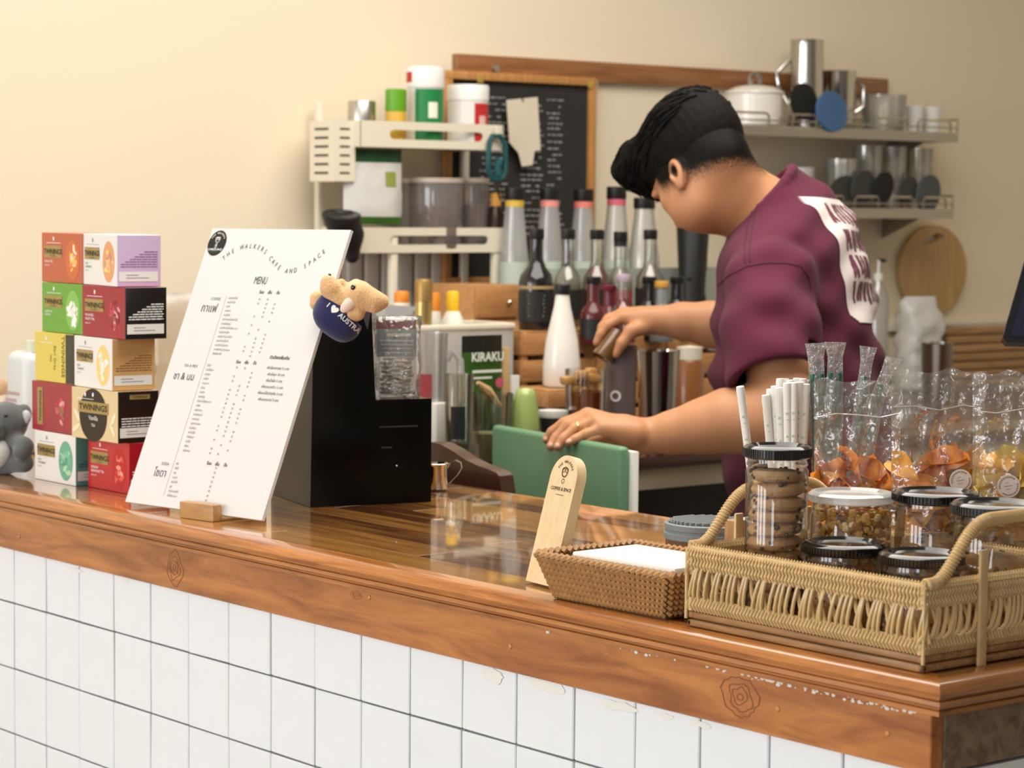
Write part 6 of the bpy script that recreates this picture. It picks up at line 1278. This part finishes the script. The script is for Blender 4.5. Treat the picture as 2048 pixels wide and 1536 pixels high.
for lp in (o_, i_):
    n = len(lp)
    for k in range(n): fs.append((off + k, off + (k + 1) % n, nv_ + off + (k + 1) % n, nv_ + off + k))
    off += n
MB().add(vs, fs).obj('board', M_bam, bd, True, world=False); MB().tube([(-.013, .03, rz * 1.76), (.014, .03, rz * 1.76)], .004, 8).obj('peg', mat('steel_dark', (.2, .2, .19), .3, 1), bd, world=False)
yy0 = PX(1780, 640, WX + .02)[1]; zz = PX(1960, 640, WX + .02)[2]; led = MB().box((WX + .011, yy0 + .55, zz - .012), (.022, 1.1, .024), .003).obj('trim_2', mat('cream_ledge', (.70, .64, .54), .5)); led['kind'] = 'structure'
XQ = -1.0; b0, b1 = PX(1893, 700, XQ)[1], PX(2110, 700, XQ)[1]; zt = PX(1960, 652, XQ)[2]; bxx = E('bamboo_chest', (XQ - .06, (b0 + b1) / 2, WT), 'slatted bamboo chest on the worktop at the far right', 'chest'); M_bs = wood('bamboo_slat', (.24, .12, .045), (.44, .25, .10), 'Y', 16, 12, .5)
MB().box((XQ - .065, (b0 + b1) / 2, (WT + zt) / 2), (.12, b1 - b0 - .01, zt - WT - .004)).obj('carcass', M_mah, bxx, False); hh = (zt - WT) / 7
for k in range(7): MB().box((XQ, (b0 + b1) / 2, WT + (k + .5) * hh), (.012, b1 - b0, hh * .86), .003).obj('slat', M_bs, bxx)
cyl('steel_cup', 1883, -.80, 66, 685, WT, 'steel cup standing before the bamboo chest', 'cup', [('cup_body', M_jug, [(0, .001), (.8, .001), (.85, .02), (1, .98), (1.04, 1), (.96, 1), (.8, .1), (0, .08)])])
pbg = PX(1838, 660, -1.0); zt = PX(1838, 594, -1.0)[2]; tb_ = E('plastic_bag', (-1.0, pbg[1], WT), 'white translucent plastic bag below the cutting board', 'plastic bag'); crumple(MB(), (-1.0, pbg[1], WT + .0006), .13, .08, zt - WT, 15, Vector((0, 1, 0)), Vector((-1, 0, 0)), amp=.022, pinch=.7, n=16).obj('bag', clear('white_thin_bag', (.86, .88, .84), .06, .3, .3, bump=.5, bscale=25, haze=.55), tb_, True, angle=0)
MB.capflag = False
e, R, H = cyl('pump_bottle', 1762, -1.0, 44, 520, WT, 'clear pump bottle behind the shoulder of the barista', 'bottle', [('bottle_body', M_gw, [(0, .001), (.95, .001), (1, .02), (1, .72), (.5, .82), (.4, .86)]), ('pump', M_tin, [(.42, .84), (.42, .9), (.12, .9), (.12, 1), (0, 1)])]); MB.capflag = True
MB().tube([(0, 0, H), (0, R * .9, H * .995)], .004, 6).obj('spout', mat('black_rubber', (.008, .008, .008), .45), e, world=False)
# ================================================================ the barista
def Cv(x, y, z): v = CR * x + CU * y + CF * z; return v / np.linalg.norm(v)
fdir = lambda h, t: (h[0] * math.cos(t), -math.sin(t), h[2] * math.cos(t))
ft = W(1625, 980, 4.36)
hh_ = (-.60, 0, .80); TH = math.radians(50)
hf = Cv(*fdir(hh_, TH)); hu = Cv(hh_[0] * math.sin(TH), math.cos(TH), hh_[2] * math.sin(TH)); hs = np.cross(hf, hu); hs /= np.linalg.norm(hs)      # face, crown, towards his right
if hs @ CF < 0: hs = -hs
HC = W(1396, 326, 4.32); HA = np.array([hf, hs, hu])
def hp_(f=0, s=0, u=0): return HC + hf * f + hs * s + hu * u
person = E('person', (ft[0], ft[1], 0), 'barista in maroon T-shirt bending over the drink, one hand on the green door', 'person')
M_skin = mat('warm_skin', (.50, .232, .112), .5, sub=.15, var=.08, vscale=18, bump=.08, bscale=260)
def crop_hair(m):
    """close-cropped hair growing out of the skin at the sides and nape, thinning out towards the ear and neck"""
    nt = m.node_tree; N = nt.nodes.new; L_ = nt.links.new; b = nt.nodes['Principled BSDF']; src = b.inputs['Base Color'].links[0].from_socket
    hc = Vector(HC) - Vector((ft[0], ft[1], 0)); tc = N('ShaderNodeTexCoord'); sb = N('ShaderNodeVectorMath'); sb.operation = 'SUBTRACT'; sb.inputs[1].default_value = hc; L_(tc.outputs['Object'], sb.inputs[0])
    def dot(v): n = N('ShaderNodeVectorMath'); n.operation = 'DOT_PRODUCT'; n.inputs[1].default_value = tuple(v); L_(sb.outputs[0], n.inputs[0]); return n.outputs['Value']
    def rng(o, a, c): n = N('ShaderNodeMapRange'); n.interpolation_type = 'SMOOTHSTEP'; n.inputs['From Min'].default_value = a; n.inputs['From Max'].default_value = c; L_(o, n.inputs['Value']); return n.outputs[0]
    def mul(p, q): n = N('ShaderNodeMath'); n.operation = 'MULTIPLY'; L_(p, n.inputs[0]); L_(q, n.inputs[1]); return n.outputs[0]
    nz = N('ShaderNodeTexNoise'); nz.inputs['Scale'].default_value = 260; L_(tc.outputs['Object'], nz.inputs['Vector']); na = N('ShaderNodeMath'); na.operation = 'MULTIPLY_ADD'; na.inputs[1].default_value = .030; L_(nz.outputs['Fac'], na.inputs[0]); L_(dot(hu - hf * .62), na.inputs[2])
    ln = N('ShaderNodeVectorMath'); ln.operation = 'LENGTH'; L_(sb.outputs[0], ln.inputs[0])
    k = mul(mul(rng(na.outputs[0], -.062, -.018), rng(dot(hf), .062, .040)), mul(rng(ln.outputs['Value'], .150, .128), mul(rng(dot(hs), -.0835, -.0790), rng(dot(hs), .0835, .0790))))
    mx = N('ShaderNodeMix'); mx.data_type = 'RGBA'; mx.inputs[7].default_value = (.005, .004, .0035, 1); L_(k, mx.inputs[0]); L_(src, mx.inputs[6]); L_(mx.outputs[2], b.inputs['Base Color'])
    sp = N('ShaderNodeMapRange'); sp.inputs['To Min'].default_value = .5; sp.inputs['To Max'].default_value = .08; L_(k, sp.inputs['Value']); L_(sp.outputs[0], b.inputs['Specular IOR Level'])
crop_hair(M_skin)
pts_all = [W(*p) for p in ((1085, 900, 4.0), (1085, 900, 4.2), (1700, 900, 4.0), (1230, 180, 4.3), (1650, 190, 4.6), (1190, 720, 4.7), (1650, 560, 4.62), (1640, 560, 4.75), (1620, 860, 3.98))]
lo = np.min(pts_all, 0) - .05; hi = np.max(pts_all, 0) + .05
B = Vol(lo, hi, .0033)
# head
B.ell(hp_(-.006, 0, .018), (.097, .076, .088), HA, k=.01).ell(hp_(.022, 0, -.035), (.070, .064, .075), HA, k=.03).ell(hp_(.050, 0, -.085), (.034, .036, .030), HA, k=.03)
for s in (-1, 1): B.ell(hp_(.040, s * .040, -.066), (.046, .030, .042), HA, k=.03).ell(hp_(.062, s * .034, -.025), (.024, .024, .020), HA, k=.02)
B.cap(hp_(.088, 0, .010), hp_(.106, 0, -.030), .008, .014, .012).ell(hp_(.094, -.013, -.032), (.010, .010, .008), HA, k=.008).ell(hp_(.094, .013, -.032), (.010, .010, .008), HA, k=.008)
B.cap(hp_(.085, -.04, .018), hp_(.085, .04, .018), .008, .008, .014).ell(hp_(.087, 0, -.055), (.010, .022, .006), HA, k=.008).ell(hp_(.085, 0, -.064), (.010, .019, .006), HA, k=.006)
for s in (-1, 1): B.ell(hp_(.092, s * .031, .003), (.014, .017, .010), HA, k=.008, op='s')
# ears: shell with a hollow, rim and lobe
for s in (-1, 1):
    tu = hu * .90 + hf * -.30; tu /= np.linalg.norm(tu); tf = np.cross(tu, hs); tf /= np.linalg.norm(tf); tf = tf if tf @ hf > 0 else -tf
    ec = hp_(-.004, s * .076, -.040); EA = np.array([tf, hs, tu]); o_ = hs * s
    B.ell(ec, (.0185, .011, .029), EA, k=.006); B.ell(ec + o_ * .010 + tf * .003 + tu * .003, (.0105, .009, .0175), EA, k=.003, op='s')
    B.cap(ec + o_ * .006 + tf * .013 - tu * .002, ec + o_ * .006 + tf * .010 - tu * .008, .004, .004, .004); B.ell(ec - tu * .024 + o_ * .002 + tf * .004, (.009, .006, .010), EA, k=.006)
# neck
B.chain([hp_(-.035, 0, -.045), W(1472, 392, 4.315), W(1532, 432, 4.33), W(1575, 480, 4.35)], [.056, .056, .062, .072], .03)
# near (left) arm
B.chain([W(1545, 585, 4.15), W(1552, 700, 4.09), W(1572, 800, 4.06), W(1577, 836, 4.05)], [.060, .058, .054, .050], .02)
B.chain([W(1577, 838, 4.05), W(1520, 838, 4.06), W(1455, 842, 4.07), W(1400, 854, 4.08), W(1345, 865, 4.09), W(1293, 873, 4.10)], [.050, .055, .051, .042, .033, .0275], .02)
D0 = 4.085
hand = {'index': [(1174, 829, .020), (1128, 846, .028), (1104, 864, .032), (1093, 879, .034)], 'middle': [(1183, 833, .004), (1136, 850, .008), (1112, 876, .006), (1101, 893, .000)], 'ring': [(1192, 842, -.012), (1150, 857, -.012), (1126, 878, -.018), (1115, 894, -.022)], 'little': [(1206, 856, -.026), (1170, 868, -.030), (1150, 878, -.034), (1137, 886, -.036)]}
B.chain([W(1290, 873, D0 + .012), W(1250, 862, D0 + .004)], [.0275, .028], .015)
for nm, c in hand.items():
    P = [W(x, y, D0 + d) for x, y, d in c]; r = {'index': .0098, 'middle': .0100, 'ring': .0096, 'little': .0085}[nm]
    B.cap(W(1268, 866, D0 + c[0][2] * .5), P[0], .019, .0125, .012); B.chain(P, [r * 1.08, r, r * .92, r * .82], .0035)
B.chain([W(1262, 872, D0 + .028), W(1215, 876, D0 + .052), W(1180, 884, D0 + .060)], [.016, .0125, .010], .008)
# far (right) arm and hand pinching the small cup
D1 = 4.64
B.chain([W(1655, 560, 4.56), W(1560, 690, 4.62)], [.055, .048], .02).chain([W(1560, 690, 4.62), W(1490, 668, 4.63), W(1420, 648, 4.64), W(1365, 642, 4.64), W(1320, 641, D1)], [.046, .044, .040, .032, .026], .02)
B.chain([W(1320, 641, D1), W(1285, 641, D1)], [.026, .027], .012)
h2 = {'index': [(1244, 634, -.006), (1215, 650, -.012), (1201, 668, -.014), (1193, 685, -.014)], 'middle': [(1246, 626, .012), (1217, 637, .010), (1204, 654, .006), (1199, 676, .002)], 'ring': [(1252, 626, .030), (1224, 636, .030), (1212, 652, .026), (1208, 670, .020)], 'little': [(1262, 630, .046), (1238, 640, .048), (1226, 652, .044), (1222, 666, .038)]}
for nm, c in h2.items():
    P = [W(x, y, D1 + d) for x, y, d in c]; r = {'index': .0096, 'middle': .0096, 'ring': .0092, 'little': .0082}[nm]
    B.cap(W(1300, 640, D1 + c[0][2] * .5), P[0], .019, .0125, .012); B.chain(P, [r * 1.08, r, r * .92, r * .82], .0035)
B.chain([W(1292, 652, D1 - .012), W(1262, 662, D1 - .030), W(1244, 686, D1 - .034), W(1232, 708, D1 - .030)], [.017, .0135, .0105, .0088], .006)
B.obj('body', M_skin, person, 2)
# finger nails and ring
for c in list(hand.values()):
    a = Vector(W(c[2][0], c[2][1], D0 + c[2][2])); b = Vector(W(c[3][0], c[3][1], D0 + c[3][2])); t = (b - a).normalized(); toc = (Vector(CAM) - b).normalized(); n_ = (toc + Vector((0, 0, .6))); n_ -= t * n_.dot(t); n_.normalize(); s_v = t.cross(n_); Rn = Matrix((t, s_v, n_)).transposed(); MB().ball(b + n_ * .0062 - t * .001, (.0055, .0045, .0022), 8, 6, R=Rn).obj('finger_nail', mat('nail', (.66, .36, .26), .3), person)
rc = Vector(W(1157, 855, D0 - .012)); t = (Vector(W(1150, 857, D0 - .012)) - Vector(W(1192, 842, D0 - .012))).normalized(); _, a_, b_ = basis(t)
MB().tube([rc + (a_ * math.cos(q) + b_ * math.sin(q)) * .0105 for q in [2 * PI * k / 20 for k in range(20)]], .0016, 6, closed=True).obj('ring', mat('gold_ring', (.85, .62, .22), .15, 1), person)
for s in (-1, 1): MB().ball(hp_(.0735, s * .030, .003), .0110, 12, 8).obj('eye', mat('eye_white', (.75, .72, .68), .2), person); MB().ball(hp_(.0815, s * .030, .001), .0045, 8, 6).obj('iris', M_eye, person)
# hair: thick on top, faded at the sides, fringe falling forward
def strands(name, col, rough, bump, spec=.35):
    m = mat(name, col, rough, spec=spec); nt = m.node_tree; b = nt.nodes['Principled BSDF']; N = nt.nodes.new; L_ = nt.links.new
    tc = N('ShaderNodeTexCoord'); m1 = N('ShaderNodeMapping'); m1.inputs['Rotation'].default_value = Matrix(HA.tolist()).to_euler(); m2 = N('ShaderNodeMapping'); m2.inputs['Scale'].default_value = (16, 210, 60)
    n = N('ShaderNodeTexNoise'); n.inputs['Scale'].default_value = 1.0; n.inputs['Detail'].default_value = 3; n.inputs['Distortion'].default_value = .8
    L_(tc.outputs['Object'], m1.inputs[0]); L_(m1.outputs[0], m2.inputs[0]); L_(m2.outputs[0], n.inputs['Vector'])
    bp = N('ShaderNodeBump'); bp.inputs['Strength'].default_value = bump; bp.inputs['Distance'].default_value = .004; L_(n.outputs['Fac'], bp.inputs['Height']); L_(bp.outputs[0], b.inputs['Normal']); return m
Hv = Vol(HC - .19, HC + .19, .0028)
Hv.ell(hp_(-.014, 0, .024), (.104, .081, .090), HA, k=.01).ell(hp_(-.006, 0, .058), (.104, .080, .066), HA, k=.025).ell(hp_(.050, 0, .070), (.058, .074, .046), HA, k=.03)
for k in range(9): s = (k - 4) * .015; Hv.chain([hp_(.056, s, .094), hp_(.084, s * 1.08, .090), hp_(.094, s * 1.08, .066 + .006 * ((k * 5) % 3))], [.026, .020, .006], .018)
nrm = -(hu - hf * .60); nrm /= np.linalg.norm(nrm); Hv.cut(hp_(0, 0, -.034), nrm); Hv.ell(hp_(.092, 0, .000), (.040, .10, .034), HA, k=.008, op='s')
def clump(X, Y, Z):
    a = (X - HC[0]) * hf[0] + (Y - HC[1]) * hf[1] + (Z - HC[2]) * hf[2]; b = (X - HC[0]) * hs[0] + (Y - HC[1]) * hs[1] + (Z - HC[2]) * hs[2]
    return .0004 * np.sin(b * 420 + 5 * np.sin(a * 45))
Hv.warp(clump)
M_hair = strands('black_hair', (.0035, .0027, .0024), .66, .6, .12)
Hv.obj('hair', M_hair, person, 1)
# loose locks lying over the crop and standing off the crown
mb = MB(); rg = random.Random(77); nl = 0
while nl < 620:
    th = rg.uniform(0, 2 * PI); q = rg.uniform(0, 1); P0 = HC + hu * (.04 + .10 * rg.random()) + hf * rg.uniform(-.10, .11) + hs * rg.uniform(-.085, .085); c = hp_(-.004, 0, .02); dv = P0 - c; dv /= np.linalg.norm(dv)
    lo_, hi_ = 0.02, .19
    if Hv.sample(c + dv * hi_) < 0 or Hv.sample(c + dv * lo_) > 0: nl += 1; continue
    for _ in range(12):
        m_ = (lo_ + hi_) / 2
        if Hv.sample(c + dv * m_) < 0: lo_ = m_
        else: hi_ = m_
    p = c + dv * lo_; t = hf * .9 + hs * rg.uniform(-.35, .35) - hu * .1; t -= dv * (t @ dv); t /= np.linalg.norm(t); L_ = rg.uniform(.022, .046); pts = []; ok = True
    for k in range(5):
        f = k / 4; x = p + t * (L_ * f); d0 = float(Hv.sample(x)); x = x - dv * (d0 - (.0006 + .0030 * f * rg.uniform(.3, 1))) if abs(d0) < .03 else x; pts.append(Vector(x))
    mb.tube(pts, [.0024, .0027, .0023, .0016, .0004], 5); nl += 1
mb.obj('hair_locks', M_hair, person)['kind'] = 'stuff'
# T-shirt
bh = Cv(-.94, 0, .34); bsd = Cv(.34, 0, .94); bu = CU; BA = np.array([bh, bsd, bu])
pl = [W(*p) for p in ((1400, 330, 4.0), (1820, 330, 4.75), (1400, 1010, 4.0), (1830, 1010, 4.75), (1600, 600, 3.95))]
lo = np.min(pl, 0) - [.02, .02, .12]; hi = np.max(pl, 0) + .02
S = Vol(lo, hi, .0042); S2 = Vol(lo, hi, .0042)
S.ell(W(1580, 570, 4.34), (.124, .190, .165), BA, k=.03).ell(W(1592, 730, 4.34), (.146, .190, .21), BA, k=.05).ell(W(1618, 930, 4.36), (.150, .188, .24), BA, k=.05)
S.chain([W(1546, 562, 4.18), W(1590, 488, 4.34), W(1622, 548, 4.50)], [.074, .096, .072], .04).cap(W(1558, 432, 4.34), W(1600, 500, 4.35), .076, .10, .04).ell(W(1612, 585, 4.36), (.085, .15, .15), BA, k=.05)
S2.chain([W(1542, 572, 4.155), W(1540, 660, 4.105), W(1548, 720, 4.075), W(1562, 790, 4.05)], [.078, .080, .079, .080], .02)
arm = W(1562, 790, 4.05) - W(1545, 700, 4.09); arm = arm / np.linalg.norm(arm); hem = W(1554, 757, 4.06); S2.cut(hem, arm + Cv(-.22, 0, 0) * .0)
S2.chain([W(1551, 735, 4.07), W(1566, 810, 4.045)], [.070, .071], .004, op='s')
def folds(X, Y, Z):
    p = [(X - ft[0]), (Y - ft[1]), Z - 1.2]; r = p[0] * CR[0] + p[1] * CR[1]; u = p[2]; d = p[0] * CF[0] + p[1] * CF[1]
    return (.0048 * np.sin(42 * (r * .8 + u * .55) + 6 * np.sin(7 * u + 3 * d)) + .0034 * np.sin(75 * (r * .35 - u * .9) + 4 * np.sin(9 * r)) + .002 * np.sin(30 * d + 50 * u + 3 * np.sin(14 * r))) * np.clip(.35 + 1.6 * np.abs(np.sin(5 * u + 4 * r)), 0, 1)
S.warp(folds); S2.warp(lambda X, Y, Z: .8 * folds(X * 1.0, Y, Z + .07))
a_, b_ = S.D, S2.D; k_ = .012; h_ = np.clip(.5 + .5 * (a_ - b_) / k_, 0, 1); S.D = (a_ + (b_ - a_) * h_ - k_ * h_ * (1 - h_)).astype(np.float32)
S.chain([W(1622, 552, 4.53), W(1555, 668, 4.62), W(1520, 690, 4.62)], [.078, .068, .066], .02)
# neck opening and collar
cn = Cv(-.77, .64, -.05); ca = Cv(.64, .77, 0); cbx = np.cross(cn, ca); cc0 = W(1527, 398, 4.325)
S.cap(cc0 - cn * .030, cc0 + cn * .14, .067, .072, .004, op='s')
ringp = [cc0 + ca * (.074 * math.cos(q)) + cbx * (.071 * math.sin(q)) - cn * .004 for q in [2 * PI * k / 24 for k in range(25)]]; S.chain(ringp, [.0090] * 25, .003)
S.cut(W(1620, 1075, 4.36), -CU)
M_shirt = mat('maroon_cotton', (.098, .018, .038), .9, spec=.15, bump=.35, bscale=900, sheen=.05, var=.10, vscale=9)
S.obj('t_shirt', M_shirt, person, 2)
# stitched seams
def seam(pts, name='seam'):
    Q = []
    for (a, b) in zip(pts, pts[1:]):
        for t in np.linspace(0, 1, 7)[:-1]:
            q = on_vol(S, a[0] + (b[0] - a[0]) * t, a[1] + (b[1] - a[1]) * t, 3.9, 4.6, .0004)
            if q is not None: Q.append(Vector(q))
    if len(Q) > 3: MB().tube(Q, .0013, 5).obj(name, mat('maroon_seam', (.06, .012, .024), .9), person)
seam([(1426, 580), (1455, 552), (1492, 533), (1530, 526), (1570, 526), (1602, 532), (1618, 556), (1622, 590), (1618, 640), (1612, 700)]); seam([(1506, 412), (1496, 450), (1489, 490), (1491, 532)]); seam([(1515, 408), (1505, 450), (1499, 490), (1500, 530)])
# white print on the back, laid on the cloth
def on_back(u, v, lift):
    P0 = W(1600, 520, 4.35) + bsd * u + np.array([0, 0, 1]) * v - bh * .40; t = np.arange(0, .5, .003); Q = P0 + t[:, None] * bh; d = S.sample(Q); i = np.argmax(d < 0)
    if not (d < 0).any(): return None
    if i > 0: f = d[i - 1] / (d[i - 1] - d[i]); p = Q[i - 1] + (Q[i] - Q[i - 1]) * f
    else: p = Q[i]
    return p - bh * lift
def back_patch(fn, NU, NV, u0, u1, v0, v1, lift, name, m):
    G = {}; vs, fs = [], []
    for j in range(NV + 1):
        for i in range(NU + 1):
            u, v = u0 + (u1 - u0) * i / NU, v0 + (v1 - v0) * j / NV; p = on_back(u, v, lift)
            if p is not None: G[i, j] = len(vs); vs.append(p)
    for j in range(NV):
        for i in range(NU):
            u, v = u0 + (u1 - u0) * (i + .5) / NU, v0 + (v1 - v0) * (j + .5) / NV
            if fn(u, v) and all(q in G for q in ((i, j), (i + 1, j), (i + 1, j + 1), (i, j + 1))): fs.append((G[i, j], G[i + 1, j], G[i + 1, j + 1], G[i, j + 1]))
    return MB().add(vs, fs).obj(name, m, person, True, angle=0)
PU0, PU1, PV0, PV1 = -.115, .125, -.115, .105
def rr_in(u, v, m=0, r=.02):
    cu, cv = (PU0 + PU1) / 2, (PV0 + PV1) / 2; dx = abs(u - cu) - ((PU1 - PU0) / 2 - m - r); dy = abs(v - cv) - ((PV1 - PV0) / 2 - m - r); return math.hypot(max(dx, 0), max(dy, 0)) <= r if max(dx, dy) > 0 else True
back_patch(lambda u, v: rr_in(u, v), 64, 58, PU0, PU1, PV0, PV1, .0022, 'back_print', mat('off_white_print', (.66, .58, .56), .8))
rg = random.Random(44); bars = []
for row in range(4):
    v = PV1 - .042 - row * .046; u = PU0 + .026
    while u < PU1 - .03:
        w = rg.uniform(.006, .011); bars.append((u, u + w, v - rg.uniform(.0, .008), v + .032, rg.uniform(-.25, .25))); u += w + rg.uniform(.004, .009)
def inbar(u, v):
    for a, b, c, d, sl in bars:
        if c < v < d and a < u - (v - c) * sl < b: return True
    return False
back_patch(inbar, 110, 90, PU0 + .015, PU1 - .015, PV0 + .01, PV1 - .01, .0034, 'back_print_strokes', mat('maroon_print_ink', (.14, .035, .06), .8))
# trousers and shoes, hidden behind the counter
Lg = Vol((ft[0] - .4, ft[1] - .4, 0), (ft[0] + .4, ft[1] + .4, 1.12), .011)
hipc = W(1625, 1010, 4.37); up = np.array([0, 0, 1.0])
Lg.ell(hipc, (.135, .170, .13), BA, k=.03)
for s in (-1, 1):
    f0 = np.array([ft[0], ft[1], 0]) + bsd * (.11 * s) * np.array([1, 1, 0]); kn = f0 + up * .5 + bh * np.array([1, 1, 0]) * .03
    Lg.chain([hipc + bsd * (.09 * s), kn, f0 + up * .09], [.095, .068, .055], .03)
Lg.obj('trousers', mat('dark_trousers', (.02, .02, .024), .8), person, 1)
for s in (-1, 1):
    f0 = np.array([ft[0], ft[1], 0]) + bsd * (.11 * s) * np.array([1, 1, 0]); v = Vol(f0 - [.2, .2, .01], f0 + [.2, .2, .13], .006); fh = np.array([bh[0], bh[1], 0]); fh /= np.linalg.norm(fh); v.ell(f0 + fh * .06 + up * .045, (.135, .05, .05), np.array([fh, np.cross(up, fh), up]), k=.01); v.cut((0, 0, .001), (0, 0, -1)); v.obj('shoe', mat('black_shoe', (.012, .012, .012), .5), person, 1)
# small amber cup pinched in the far hand
ja, jb = Vector(W(1204, 716, D1 - .022)), Vector(W(1238, 664, D1 - .014)); t = (jb - ja).normalized(); jg = E('amber_measure', ja, 'small amber glass measure tilted in the hand of the barista', 'measure cup')
_, a1, b1 = basis(t); L = (jb - ja).length; vs, fs = [], []; prf = [(.0, .004), (.015, .003), (.017, .0), (.0185, L * .0)]; n = 22
prf = [(.0205, 0), (.0205, .002), (.0165, L), (0, L), (0, L - .004), (.0150, L - .005), (.0190, .002)]
for k in range(n):
    q = 2 * PI * k / n
    for r, z in prf: vs.append(ja + t * z + (a1 * math.cos(q) + b1 * math.sin(q)) * r)
for k in range(n):
    k2 = (k + 1) % n
    for j in range(len(prf)): j2 = (j + 1) % len(prf); fs.append((k * len(prf) + j, k2 * len(prf) + j, k2 * len(prf) + j2, k * len(prf) + j2))
MB().add(vs, fs).obj('measure_wall', mat('amber_glass', (.13, .06, .018), .12, coat=.6), jg)
